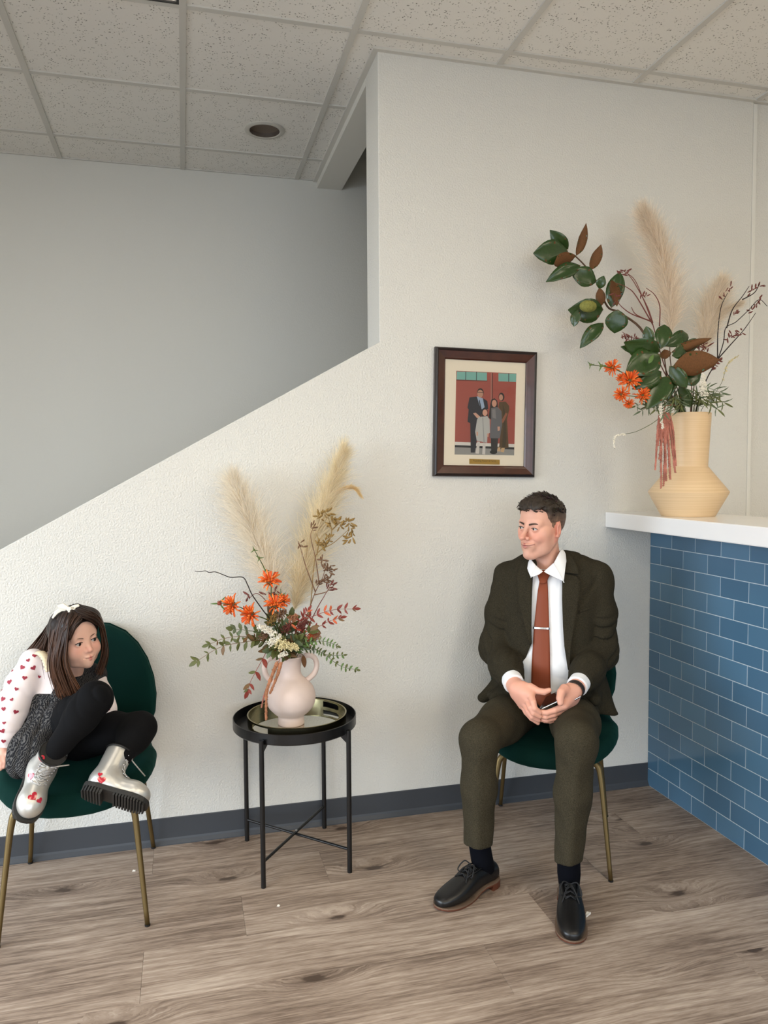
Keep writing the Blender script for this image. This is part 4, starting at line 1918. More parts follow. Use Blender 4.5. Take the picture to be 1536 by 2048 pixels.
stem_obj(t, [INA, MOUTH_A, A(620, 1250, -.02), A(540, 1140, -.02), A(470, 1040, -.02), A(440, 975, -.02), A(408, 925, -.02), A(330, 925, -.02), A(280, 908, -.02), A(230, 890, -.02), A(190, 893, -.02), A(165, 883, -.02), A(130, 888, -.02), A(95, 885, -.02)], .0024, m_stemd)


def paw(label, stems, clusters, me, size, m_s, base, group, seed=5):
    t = flower('kangaroo_paw', label, 'flower', base, group)
    stems = [slotted(q, .0024) for q in stems]
    d_ = best_depth(t.name, [(q, .0024) for q in stems], [(p, .008) for sp, n in clusters for p in sp])
    for s in stems:
        stem_obj(t, [p if in_neck(p) else toward(p, d_) for p in s], .0024, m_s, n=6, ready=True)
    for i, (sp, n) in enumerate(clusters):
        bells(t, [toward(p, d_) for p in sp], me, n, size, seed + i)
    return t


paw('dried gold kangaroo paw branch in front of the taller pampas plume',
    [[INA, MOUTH_A, A(840, 1150, -.01), A(870, 850, .0), A(900, 760, .0), A(1000, 700, .0), A(1090, 620, .0)],
     [A(930, 745, .0), A(985, 640, .0), A(960, 520, .0)], [A(985, 620, .0), A(1040, 570, .0), A(1080, 560, .0)], [A(890, 780, .0), A(900, 700, .0), A(890, 640, .0)]],
    [([A(900, 540), A(960, 510), A(1000, 560)], 22), ([A(1030, 590), A(1090, 570), A(1110, 640), A(1090, 690)], 30), ([A(890, 690), A(930, 720), A(960, 680)], 22),
     ([A(950, 580), A(1020, 560)], 10)], ME_BG, .015, m_goldbell, MOUTH_A, GA)
paw('brown kangaroo paw twig beside the taller pampas plume',
    [[INA, MOUTH_A, A(840, 1130, -.02), A(880, 1020, -.02), A(930, 920, -.02), A(950, 820, -.02)], [A(872, 1040, -.02), A(950, 1020, -.03), A(975, 990, -.03)], [A(880, 1020, -.02), A(820, 860, .0), A(785, 740, .02), A(770, 690, .02)], [A(905, 970, -.02), A(880, 800, .0), A(850, 660, .02), A(868, 600, .02)]],
    [([A(925, 810, -.02), A(945, 860, -.02), A(985, 880, -.02)], 26), ([A(890, 970, -.02), A(930, 950, -.02), A(970, 930, -.02)], 22), ([A(770, 690, .02), A(785, 720, .02)], 5), ([A(845, 620, .02), A(870, 600, .02)], 6)],
    ME_BB, .012, m_brnbell, MOUTH_A, GA, 15)
paw('small reddish kangaroo paw buds nodding in the pink vase',
    [[INA, MOUTH_A, A(880, 1150, -.03), A(930, 1060, -.04), A(975, 985, -.04)], [MOUTH_A, A(640, 1200, -.03), A(560, 1080, -.03), A(500, 1030, -.03), A(450, 1060, -.03)]],
    [([A(950, 1010, -.04), A(985, 985, -.04)], 8), ([A(445, 1040, -.03), A(440, 1075, -.03)], 4), ([A(560, 1050, -.03), A(620, 1010, -.03)], 8)], ME_BR, .014, m_redbell, MOUTH_A, GA, 25)

t = flower('statice_stem', 'white and cream blossom spray spilling over the front of the pink vase', 'flower', group=GA)
stem_obj(t, [INA, MOUTH_A, A(650, 1380, -.08), A(560, 1270, -.1)], .002, m_stemg)
florets(t, [A(640, 1310, -.11), A(570, 1270, -.11), A(505, 1245, -.11)], .019, 230, m_white, 61)
florets(t, [A(590, 1350, -.11), A(650, 1310, -.11)], .018, 150, m_white, 62)
florets(t, [A(645, 1360, -.12), A(700, 1370, -.12), A(770, 1385, -.12)], .024, 320, m_cream, 63)
florets(t, [A(690, 1420, -.11), A(640, 1440, -.11)], .012, 60, m_white, 64)
t = flower('berry_stem', 'brown and rust seed heads at the heart of the pink vase bouquet', 'flower', group=GA)
stem_obj(t, [INA, MOUTH_A, A(730, 1200, -.05)], .002, m_stem)
for k, (x, y, m_) in enumerate([(735, 1190, m_amarb), (610, 1190, m_goldbell), (800, 1230, m_redbell), (560, 1290, m_brnbell), (850, 1300, m_lor), (700, 1250, m_redbell), (660, 1160, m_brnbell), (880, 1310, m_amarb)]):
    florets(t, [A(x - 20, y + 20, -.08), A(x + 25, y - 20, -.08)], .021, 110, m_, 70 + k, .003, 'seed_head')
t = flower('hanging_amaranth', 'coral brown amaranth tassels hanging down the belly of the pink vase', 'flower', group=GA)
stem_obj(t, [INA, MOUTH_A, A(660, 1400, -.07), A(645, 1470, -.1)], .003, m_amarb)
strand(t, [A(630, 1480, -.1), A(600, 1560, -.11), A(565, 1660, -.115), A(560, 1760, -.11), A(560, 1850, -.105)], .0062, m_amarb, 81)
strand(t, [A(655, 1480, -.1), A(630, 1570, -.112), A(585, 1680, -.115)], .0062, m_amarb, 82)
strand(t, [A(620, 1500, -.09), A(580, 1600, -.1), A(545, 1700, -.1), A(530, 1770, -.1)], .0035, m_amar, 83)
ml_red = [leaf_mesh('nan', m_lrd, m_lrd, .15, .12, .34), leaf_mesh('nan', m_lor, m_lor, .15, .12, .34), leaf_mesh('nan', m_lrd, m_lbz, .15, .12, .34)]
ml_brz = [leaf_mesh('nan', m_lo, m_lbz, .15, .12, .36), leaf_mesh('nan', m_lbz, m_lo, .15, .12, .36), leaf_mesh('nan', m_lo, m_lo, .15, .12, .36)]
ml_grn = [leaf_mesh('nan', m_lgn, m_lgg, .15, .12, .36), leaf_mesh('nan', m_lo, m_lgn, .15, .12, .36)]
ml_gry = [leaf_mesh('euc', m_lgg, m_lo, .1, .08, .42), leaf_mesh('euc', m_lo, m_lgg, .1, .08, .42)]

t = flower('nandina_sprig', 'red and orange nandina sprig spreading towards the framed photo side of the pink vase', 'foliage', group=GA)
sprig(t, [MOUTH_A, A(790, 1230, -.05), A(900, 1165, -.07), A(1010, 1135, -.08), A(1130, 1130, -.08)], ml_red, 10, .03, .0105, 31, m_lrd, out=.7)
sprig(t, [MOUTH_A, A(800, 1270, -.05), A(890, 1250, -.08), A(970, 1210, -.09), A(1040, 1190, -.09)], ml_red, 8, .03, .0115, 32, m_lrd, out=.7)
sprig(t, [MOUTH_A, A(760, 1250, -.06), A(800, 1180, -.09), A(830, 1140, -.1)], ml_red, 6, .026, .009, 33, m_lrd, out=.7)
t = flower('nandina_sprig', 'bronze green nandina sprig arching out over the girl side of the tray', 'foliage', group=GA)
sprig(t, [MOUTH_A, A(540, 1340, -.05), A(400, 1350, -.08), A(260, 1380, -.1), A(110, 1470, -.1)], ml_brz, 11, .035, .015, 34, m_lbz, droop=.35)
sprig(t, [MOUTH_A, A(540, 1340, -.05), A(430, 1310, -.09), A(300, 1320, -.1), A(190, 1360, -.1)], ml_brz, 10, .03, .012, 35, m_lbz, droop=.1)
t = flower('nandina_sprig', 'dark red nandina sprig hanging beside the belly of the pink vase', 'foliage', group=GA)
sprig(t, [MOUTH_A, A(590, 1380, -.06), A(530, 1470, -.1), A(460, 1600, -.11), A(440, 1660, -.11)],
      [ml_red[0], ml_red[2], ml_brz[1]], 6, .036, .015, 36, m_lrd, droop=.3)
t = flower('leafy_sprig', 'olive leaved sprig with oval leaves below the orange flower pair', 'foliage', group=GA)
sprig(t, [MOUTH_A, A(560, 1300, -.06), A(430, 1270, -.09), A(350, 1260, -.1)], ml_gry, 6, .032, .018, 37, m_stemg)
t = flower('boxwood_sprig', 'small leaved green sprig trailing over the vase handle', 'foliage', group=GA)
sprig(t, [MOUTH_A, A(820, 1370, -.05), A(930, 1420, -.07), A(1040, 1500, -.08), A(1145, 1525, -.08)], ml_grn, 14, .019, .009, 38, m_stemg)
sprig(t, [MOUTH_A, A(800, 1360, -.05), A(880, 1340, -.07), A(960, 1345, -.08), A(1020, 1370, -.08)], ml_grn, 12, .019, .008, 39, m_stemg)
sprig(t, [MOUTH_A, A(850, 1390, -.05), A(960, 1430, -.07), A(1060, 1430, -.08)], ml_grn, 10, .018, .008, 40, m_stemg)
t = flower('eucalyptus_sprig', 'grey green leaf filler packed round the mouth of the pink vase', 'foliage', group=GA)
for k, (x, y, d) in enumerate([(600, 1180, .0), (720, 1190, -.02), (560, 1290, -.08), (640, 1330, -.1), (760, 1330, -.09), (500, 1330, -.07), (840, 1280, -.05), (690, 1250, -.07), (590, 1400, -.09), (700, 1420, -.09), (820, 1350, -.07), (600, 1230, -.04), (780, 1260, -.06)]):
    sprig(t, [MOUTH_A, A((x + 690) / 2, (y + 1400) / 2, d * .7), A(x, y, d)], ml_gry if k % 3 else ml_brz, 5, .046, .021, 50 + k, m_stemg)
t = flower('magnolia_leaf', 'single brown magnolia leaf hanging by the vase handle', 'foliage', A(800, 1440, -.045), GA)
leaf(t, A(800, 1430, -.045), A(812, 1515, -.045), .018, leaf_mesh('mag', m_lb, m_lb, .1, .05, .5), name='leaf_blade')
stem_obj(t, [A(800, 1432, -.045), A(770, 1410, -.03), MOUTH_A], .0014, m_stem)

# ================================================================== arrangement in the angular vase
def Bq(x, y, dy=0.):
    return px(1040 + .332 * x, 400 + .332 * y, y=BY + dy)


MOUTH_B = (BX, BY, BZ + .39)
INB = (BX, BY, BZ + .25)
_pr = [(0, .1), (.094, .149), (.195, .0705), (.398, .0805)]
NECK['b'] = dict(c=(BX, BY), R=.058, rim=BZ + .398, base=BZ, inz=BZ + .25, out=.092, used=[], z=[a for a, _ in _pr], r=[b for _, b in _pr])
NECK['b']['in'], NECK['b']['mouth'] = INB, MOUTH_B
GB = 'stems in the angular vase'
mag_t = leaf_mesh('magt', m_lg, m_lb, .12, .12, .42, .5)
mag_w = leaf_mesh('magw', m_lg, m_lb, .28, .16, .42, .5)


def mags(t, L):
    for k, (b, tp, w, br, d) in enumerate(L):
        best = None
        for q in range(16):
            e, e2 = random.uniform(-.03, .02) * (1 + q * .12), random.uniform(-.01, .01) * q * .3
            B_, T_ = Bq(*b, d + e2), Bq(*tp, d + e + e2)
            c = leaf_cost(B_, T_, w * .332 * .00215, t.name) + sum(clash(B_ + (T_ - B_) * f, .003, '') * .6 for f in (.35, .6, .85))
            if best is None or c < best[0]:
                best = (c, B_, T_)
            if c < 1e-5:
                break
        c, B_, T_ = best
        leaf_reg(B_, T_, w * .332 * .00215, t.name)
        leaf(t, B_, T_, w * .332 * .00215, mag_w if k % 2 else mag_t, flip=br, roll=random.uniform(-.35, .35))


t = flower('magnolia_branch', 'long magnolia branch with green pod and brown backed leaves stretching over the framed photo', 'branch', MOUTH_B, GB)
stem_obj(t, [INB, MOUTH_B, Bq(850, 1100, .02), Bq(745, 800, .08), Bq(600, 680, .13), Bq(525, 640, .16), Bq(460, 490, .18), Bq(390, 395, .2), Bq(325, 330, .21)], .0058, m_stem, 9)
mags(t, [((290, 312), (92, 318), 135, False, .2), ((290, 300), (188, 194), 80, False, .21), ((335, 337), (190, 384), 78, True, .19), ((340, 340), (405, 158), 52, True, .2), ((425, 425), (490, 275), 62, True, .18),
         ((368, 393), (180, 466), 85, False, .17), ((460, 495), (315, 428), 112, False, .16), ((475, 535), (502, 460), 55, False, .15), ((550, 650), (600, 428), 100, False, .13), ((585, 640), (560, 470), 55, True, .12), ((490, 640), (480, 530), 55, True, .15),
         ((505, 665), (312, 668), 135, False, .15), ((590, 660), (572, 802), 125, False, .11), ((505, 738), (368, 870), 80, False, .13), ((350, 660), (322, 760), 60, False, .15)])
pod = MB()
pc = Vector(Bq(410, 640, .11))
pod.sphere((0, 0, 0), .0225, 28, 18, scale=(1.55, 1, 1.0))
pod_o = pod.build('seed_pod', m_pod, t, smooth=True)
for k, vtx in enumerate(pod_o.data.vertices):
    n_ = .0012 * math.sin(vtx.co.x * 900) * math.sin(vtx.co.z * 900 + vtx.co.y * 500)
    vtx.co += vtx.co.normalized() * n_
pod_o.location = pc - Vector(MOUTH_B)
t = flower('magnolia_branch', 'short magnolia branch of glossy green leaves crowded over the angular vase', 'branch', MOUTH_B, GB)
stem_obj(t, [INB, MOUTH_B, Bq(900, 1150, -.05), Bq(870, 950, -.07)], .005, m_stem, 9)
mags(t, [((850, 935), (650, 1030), 150, False, -.08), ((845, 920), (655, 880), 130, False, -.07), ((830, 925), (618, 885), 70, False, -.05), ((850, 895), (878, 735), 90, False, -.06), ((790, 880), (760, 760), 60, False, -.03),
         ((880, 880), (1038, 790), 80, False, -.06), ((910, 920), (1135, 835), 50, True, -.08), ((920, 940), (1012, 890), 80, False, -.09), ((920, 1005), (1185, 962), 130, True, -.1),
         ((860, 1035), (712, 1130), 80, False, -.09), ((900, 1060), (768, 1245), 120, False, -.1), ((950, 1080), (1105, 1040), 110, False, -.06), ((960, 1110), (1030, 1255), 62, False, -.08),
         ((870, 900), (880, 960), 60, True, -.05), ((840, 980), (690, 1085), 95, False, -.085), ((960, 900), (1095, 850), 70, False, -.05), ((900, 1000), (1010, 1130), 80, False, -.09), ((930, 1020), (900, 1180), 60, False, -.06)])
leaf(t, Bq(775, 985, -.11), Bq(805, 930, -.11), .016, leaf_mesh('mag', m_lgn, m_lgn, .1, .1, .5))
t = flower('pampas_grass', 'tall tan pampas grass plume standing upright in the angular vase', 'grass', MOUTH_B, GB)
stem_obj(t, [INB, MOUTH_B, Bq(910, 1000, .04), Bq(905, 780, .06)], .003, m_stem)
plume(t, [Bq(910, 800, .05), Bq(905, 640, .07), Bq(880, 480, .09), Bq(840, 310, .1), Bq(795, 190, .1), Bq(745, 80, .1)], .1, 8500, 21, (250, 240, 226), spread=.85, slen=.12)
t = flower('pampas_grass', 'shorter tan pampas grass plume among the dark red twigs of the angular vase', 'grass', MOUTH_B, GB)
stem_obj(t, [INB, MOUTH_B, Bq(1060, 1050, .04), Bq(1110, 870, .05)], .003, m_stem)
plume(t, [Bq(1105, 900, .04), Bq(1130, 760, .06), Bq(1165, 640, .07), Bq(1215, 500, .08)], .08, 5200, 22, (249, 239, 224), spread=.85, slen=.11)
plume(t, [Bq(1140, 780, .05), Bq(1220, 680, .05), Bq(1330, 620, .05)], .08, 1400, 23, (249, 239, 224), spread=.5, slen=.06, name='side_plume')
paw('dark red kangaroo paw branch reaching past the wall seam above the worktop',
    [[INB, MOUTH_B, Bq(1120, 1090, -.02), Bq(1190, 960, -.03), Bq(1225, 860, -.03), Bq(1240, 770, -.03), Bq(1300, 735, -.03), Bq(1380, 660, -.03), Bq(1440, 600, -.03), Bq(1490, 640, -.03)],
     [Bq(1190, 960, -.03), Bq(1270, 870, -.03), Bq(1350, 780, -.03), Bq(1420, 680, -.03)], [Bq(1245, 770, -.03), Bq(1280, 660, -.02), Bq(1340, 580, -.02), Bq(1380, 520, -.02)],
     [Bq(1340, 600, -.02), Bq(1410, 560, -.02), Bq(1445, 505, -.02)], [Bq(1190, 960, -.03), Bq(1192, 800, -.01), Bq(1210, 650, .0), Bq(1250, 560, .0)]],
    [([Bq(1240, 830, -.03), Bq(1330, 800, -.03)], 16), ([Bq(1370, 690, -.03), Bq(1440, 600, -.03)], 12), ([Bq(1380, 560, -.02), Bq(1445, 505, -.02)], 10), ([Bq(1225, 600, .0), Bq(1260, 530, .0)], 8), ([Bq(1290, 690, -.03), Bq(1310, 680, -.03)], 5),
     ([Bq(1150, 1000, -.04), Bq(1200, 970, -.04)], 12)], ME_BR, .012, m_stemd, MOUTH_B, GB, 41)
paw('bare reddish twigs with curled buds between the magnolia branch and tall plume',
    [[INB, MOUTH_B, Bq(870, 1000, .0), Bq(800, 750, .0), Bq(740, 590, .0), Bq(690, 480, .0), Bq(630, 432, .0)], [Bq(800, 750, .0), Bq(700, 580, .0), Bq(650, 530, .0), Bq(580, 500, .0)],
     [Bq(790, 730, .0), Bq(680, 690, .0), Bq(620, 650, .0), Bq(585, 610, .0)], [Bq(840, 760, .01), Bq(842, 640, .01), Bq(810, 570, .01), Bq(760, 530, .01)], [Bq(800, 740, .0), Bq(765, 640, .0), Bq(690, 500, .0), Bq(645, 440, .0)],
     [Bq(795, 735, .0), Bq(700, 690, -.01), Bq(670, 645, -.01)], [MOUTH_B, Bq(850, 1000, .0), Bq(760, 860, .0), Bq(670, 828, .0), Bq(615, 795, .0)]],
    [([Bq(610, 450, .0), Bq(635, 430, .0)], 8), ([Bq(725, 600, .0), Bq(760, 570, .0)], 5), ([Bq(620, 800, .0), Bq(660, 830, .0), Bq(720, 840, .0)], 22), ([Bq(570, 560, .0), Bq(580, 600, .0)], 5)], ME_BR, .012, m_redbell, MOUTH_B, GB, 51)
paw('brown kangaroo paw buds behind the rust magnolia leaf',
    [[INB, MOUTH_B, Bq(1040, 1000, .0), Bq(1050, 880, .0)], [Bq(1040, 980, .0), Bq(1100, 900, .0), Bq(1140, 880, .0)]],
    [([Bq(1000, 870, .0), Bq(1060, 880, .0), Bq(1130, 880, .0)], 34), ([Bq(1160, 1000, .0), Bq(1190, 960, .0)], 14)], ME_BR, .012, m_redbell, MOUTH_B, GB, 61)
lions_tail('orange lions tail stem tipped with two green whorls leaning towards the framed photo',
           [INB, MOUTH_B, Bq(800, 1130, -.06), Bq(660, 1060, -.09), Bq(560, 1015, -.1), Bq(490, 1000, -.1), Bq(425, 993, -.1)],
           [(Bq(560, 1012, -.1), .024, (-1, -.5, .2)), (Bq(660, 1095, -.1), .032, (-.5, -.8, .4)), (Bq(605, 1075, -.1), .014, (-.5, -.8, .4))],
           [(Bq(490, 1000, -.1), .0085, ME_BUD), (Bq(425, 993, -.1), .0065, ME_BUD)], base=MOUTH_B, group=GB)
lions_tail('lower orange lions tail flowers beside the rim of the angular vase',
           [INB, MOUTH_B, Bq(810, 1230, -.06), Bq(720, 1190, -.09), Bq(620, 1175, -.1)],
           [(Bq(615, 1170, -.1), .023, (-1, -.6, -.2)), (Bq(735, 1180, -.09), .024, (-.3, -1, .3)), (Bq(655, 1225, -.1), .016, (-.5, -.8, -.4))], [], base=MOUTH_B, group=GB)
t = flower('butterfly_bush', 'white blossom spike standing among narrow leaves in the angular vase', 'flower', MOUTH_B, GB)
stem_obj(t, [INB, MOUTH_B, Bq(1060, 1220, -.1), Bq(1108, 1160, -.133)], .002, m_stemg)
florets(t, [Bq(1110, 1170, -.135), Bq(1100, 1110, -.135), Bq(1105, 1050, -.135)], .019, 210, m_white, 110)
stem_obj(t, [MOUTH_B, Bq(1150, 1200, -.08), Bq(1215, 1100, -.09), Bq(1250, 990, -.09), Bq(1320, 935, -.09)], .0014, m_lgg, name='thin_spike')
florets(t, [Bq(1225, 1080, -.09), Bq(1255, 985, -.09), Bq(1320, 935, -.09)], .006, 60, m_cream, 111, .0025)
t = flower('butterfly_bush', 'thin drooping stem with white flower tip in front of the wall below the orange flowers', 'flower', MOUTH_B, GB)
stem_obj(t, [INB, MOUTH_B, Bq(860, 1300, -.09), Bq(790, 1350, -.1), Bq(700, 1395, -.1), Bq(630, 1410, -.1), Bq(580, 1420, -.1), Bq(565, 1450, -.1), Bq(570, 1500, -.1)], .0014, m_stemg)
florets(t, [Bq(630, 1412, -.1), Bq(580, 1420, -.1), Bq(565, 1450, -.1), Bq(570, 1495, -.1)], .005, 70, m_white, 112, .0028)
t = flower('hanging_amaranth', 'dusky red amaranth tassels hanging down the neck of the angular vase', 'flower', MOUTH_B, GB)
stem_obj(t, [INB, MOUTH_B, Bq(880, 1240, -.08), Bq(865, 1290, -.1)], .003, m_amar)
for k, (x0, x1, y1, r_) in enumerate([(830, 815, 1625, .0035), (850, 850, 1735, .0042), (870, 880, 1690, .0045), (890, 905, 1680, .0042), (905, 935, 1640, .004), (860, 840, 1560, .004), (920, 940, 1600, .0036), (840, 830, 1480, .0036), (880, 865, 1720, .004)]):
    strand(t, [Bq(865 + (x0 - 865) * .6, 1285, -.1), Bq(x0, 1380, -.112), Bq((x0 + x1) / 2, (1380 + y1) / 2, -.11), Bq(x1, y1, -.125)], r_ * 1.35, m_amar, 120 + k)
florets(t, [Bq(845, 1190, -.118), Bq(850, 1290, -.135), Bq(862, 1385, -.135)], .009, 110, m_white, 130, .003, 'white_florets')
nar = [leaf_mesh('nar', m_lgg, m_lo, .35, .12, .13), leaf_mesh('nar', m_lo, m_lgg, .35, .12, .13)]
t = flower('narrow_leaf_sprig', 'narrow grey green leaves drooping past the wall seam side of the angular vase', 'foliage', MOUTH_B, GB)
for k, (x, y) in enumerate([(1160, 1180), (1210, 1160), (1230, 1220), (1190, 1260), (1140, 1220), (1090, 1200)]):
    sprig(t, [MOUTH_B, Bq((x + 1010) / 2, (y + 1180) / 2 - 30, -.06), Bq(x, y, -.08)], nar, 6, .048, .0072, 90 + k, m_stemg, droop=.35, out=.9)
t = flower('narrow_leaf_sprig', 'dark narrow leaves under the orange flowers at the rim of the angular vase', 'foliage', MOUTH_B, GB)
for k, (x, y) in enumerate([(730, 1270), (770, 1240), (700, 1240), (820, 1260), (880, 1220), (930, 1200), (870, 1290), (970, 1230)]):
    sprig(t, [MOUTH_B, Bq((x + 960) / 2, (y + 1200) / 2 - 20, -.06), Bq(x, y, -.09)], nar, 6, .042, .0065, 100 + k, m_stemg, droop=.3, out=.9)

# ================================================================== people: kit
# figures are modelled with x = towards the counter, y = towards the room, z = up, then mirrored into their chair's frame
def off_chair(P, d, gap):
    """press the surface d against seat and back of the chair (gap < 0: slightly into the cushion)"""
    d = smax(d, -(f_seat(P) - gap), .008)
    return smax(d, -(f_back(P) - gap), .008)


def flipx(o):
    me = o.data
    n = len(me.vertices)
    a = np.empty(n * 3, dtype=np.float32)
    me.vertices.foreach_get('co', a)
    a[0::3] *= -1
    me.vertices.foreach_set('co', a)
    me.flip_normals()
    me.update()
    return o


def fobj(name, f, lo, hi, h, m, parent, color=None):
    return flipx(sdf_obj(name, f, lo, hi, h, m, parent, color))


def head_sdf(Q, child=False):
    ax = np.abs(Q[:, 0])
    S = np.stack([ax, Q[:, 1], Q[:, 2]], 1)          # mirrored half
    if child:
        d = s_ell(Q, (0, -.016, .034), (.080, .096, .086))
        d = smin(d, s_ell(Q, (0, .026, -.03), (.066, .062, .07)), .035)
        d = smin(d, s_chain(S, [(.05, -.01, -.045), (.04, .03, -.082), (0, .058, -.092)], [.021, .021, .02]), .03)
        d = smin(d, s_ball(Q, (0, .07, -.094), .015), .02)
        d = smin(d, s_ball(S, (.042, .052, -.042), .026), .025)
        d = smin(d, s_ell(Q, (0, .036, .05), (.062, .054, .05)), .03)
        d = smin(d, s_cap(S, (0, .072, .018), (.036, .066, .02), .012), .02)
    else:
        d = s_ell(Q, (0, -.018, .032), (.0745, .095, .083))
        d = smin(d, s_ell(Q, (0, .022, -.028), (.059, .064, .078)), .03)
        d = smin(d, s_chain(S, [(.051, -.014, -.042), (.042, .018, -.084), (.014, .064, -.107), (0, .068, -.107)], [.019, .018, .017, .017]), .026)
        d = smin(d, s_ball(Q, (0, .078, -.104), .0165), .016)
        d = smin(d, s_ball(S, (.047, .05, -.018), .021), .02)
        d = smin(d, s_ell(Q, (0, .03, .055), (.06, .056, .05)), .03)
        d = smin(d, s_cap(S, (0, .074, .019), (.04, .066, .02), .0135), .014)
        d = smin(d, s_cap(S, (.047, .036, -.022), (.040, .036, -.078), .021, .020), .022)
        d = smin(d, s_ball(S, (.036, .066, -.036), .017), .016)      # smiling cheeks
    ez = .0 if not child else -.004
    d = smax(d, -s_ball(S, (.032, .1, .002 + ez), .019), .012)
    lid = s_ball(S, (.032, .0735, ez), .0140)
    d = smin(d, lid, .005)
    d = smax(d, -s_ell(S, (.0325, .089, -.0002 + ez), (.0148 if child else .0140, .013, .0070 if child else .0043)), .0015)
    # nose
    if child:
        d = smin(d, s_chain(Q, [(0, .080, .005), (0, .087, -.015), (0, .099, -.034)], [.007, .0075, .0095]), .013)
        d = smin(d, s_ball(S, (.0105, .088, -.038), .007), .006)
    else:
        d = smin(d, s_chain(Q, [(0, .083, .014), (0, .099, -.010), (0, .1175, -.033)], [.0075, .0085, .0108]), .009)
        d = smin(d, s_ball(S, (.0128, .099, -.037), .0082), .008)
    d = smax(d, -s_ball(S, (.0062, .106 if not child else .094, -.0475), .0038), .002)
    # mouth
    w, zc = (.031, -.060) if not child else (.024, -.0635)
    d = smin(d, s_ell(Q, (0, .074 if child else .0765, -.068), (.031 if not child else .024, .017, .022)), .02 if not child else .022)
    yf = .0985 if not child else .0945
    d = smin(d, s_chain(S, [(0, yf, -.0630), (.007, yf, -.0612), (w * .8, yf - .011, zc - .001), (w, yf - .018, zc)], [.0036, .0038, .0026, .0016]), .005)
    d = smin(d, s_chain(S, [(0, yf - .001, -.0725), (w * .75, yf - .011, zc - .005), (w, yf - .019, zc)], [.0050, .0036, .0016]), .005)
    d = smax(d, -s_chain(S, [(0, yf + .0045, -.0668), (w * .6, yf - .001, -.0655 if not child else -.067), (w + .004, yf - .017, zc)], [.0018 if child else .0024, .0016 if child else .0022, .001 if child else .0018]), .0015)
    if not child:
        d = smax(d, -s_chain(S, [(.019, .094, -.036), (.037, .080, -.052), (.041, .071, -.074)], [.0016, .0020, .0012]), .007)
    # ears
    Re = rot(0, 0, -.35)
    e = s_ell(S, (.0765, -.014, -.006), (.0075, .0185, .031), Re)
    e = smax(e, -s_ell(S, (.0835, -.008, -.004), (.006, .0095, .017), Re), .004)
    e = smin(e, s_ball(S, (.076, -.004, -.03), .0065), .006)
    d = smin(d, e, .006)
    return d


def head_color(Q, base, lip, cheek, stub=None):
    c = np.repeat(np.array(lin(base))[None], len(Q), 0)

    def blend(mask, col):
        nonlocal c
        c = c * (1 - mask[:, None]) + np.array(lin(col))[None] * mask[:, None]
    ax = np.abs(Q[:, 0])
    S = np.stack([ax, Q[:, 1], Q[:, 2]], 1)
    if stub is not None:
        m = np.clip((-Q[:, 2] - .038) / .03, 0, 1) * np.clip((Q[:, 1] + .02) / .03, 0, 1)
        blend(m * .3, stub)
    m = np.exp(-((ax - .042) ** 2 + (Q[:, 2] + .03) ** 2) / (2 * .018 ** 2)) * (Q[:, 1] > .02)
    blend(m * .38, cheek)
    m = np.exp(-(ax ** 2 + (Q[:, 2] + .032) ** 2) / (2 * .013 ** 2)) * (Q[:, 1] > .085)
    blend(m * .35, cheek)
    m = np.exp(-((ax - .077) ** 2 + (Q[:, 1] + .014) ** 2 * .3) / (2 * .012 ** 2)) * (ax > .068)
    blend(m * .5, cheek)
    w = .028 if stub is not None else .022
    yl = .0985 if stub is not None else .0945
    zc = -.0605 if stub is not None else -.064
    dl = np.minimum(s_chain(S, [(0, yl, -.0630), (w, yl - .016, zc)], [.0052, .0024]), s_chain(S, [(0, yl - .001, -.0722), (w, yl - .016, zc - .003)], [.0062, .0024]))
    blend(np.clip(.5 - dl / .003, 0, 1) * (Q[:, 1] > .06), lip)
    ml = s_chain(S, [(0, yl + .002, -.0668), (w * .65, yl - .004, -.0655 if stub is not None else -.067), (w + .005, yl - .018, zc + .0005)], [.0012, .0012, .001])
    blend(np.clip(.8 - ml / .0016, 0, 1) * .85, (110, 52, 48))
    return c


def eye_mesh(mb, c, r, gaze, iris, ir=.47):
    """eyeball with iris and pupil towards gaze; colours per vertex"""
    g = Vector(gaze).normalized()
    q = g.to_track_quat('Z', 'Y')
    n, m = 20, 22
    v, cols = [], []
    for i in range(m + 1):
        a = PI * (i / m) ** 1.4
        for k in range(n):
            t = 2 * PI * k / n
            p = q @ Vector((math.sin(a) * math.cos(t), math.sin(a) * math.sin(t), math.cos(a)))
            v.append(Vector(c) + p * r)
            cols.append(lin((12, 10, 10)) if a < ir * .45 else lin(iris) if a < ir else lin((196, 188, 182)))
    f = [(i * n + k, (i + 1) * n + k, (i + 1) * n + (k + 1) % n, i * n + (k + 1) % n) for i in range(m) for k in range(n)]
    o = len(mb.v)
    mb.v += [tuple(p) for p in v]
    mb.f += [tuple(i + o for i in x) for x in f]
    mb.mi += [0] * len(f)
    mb.c += cols


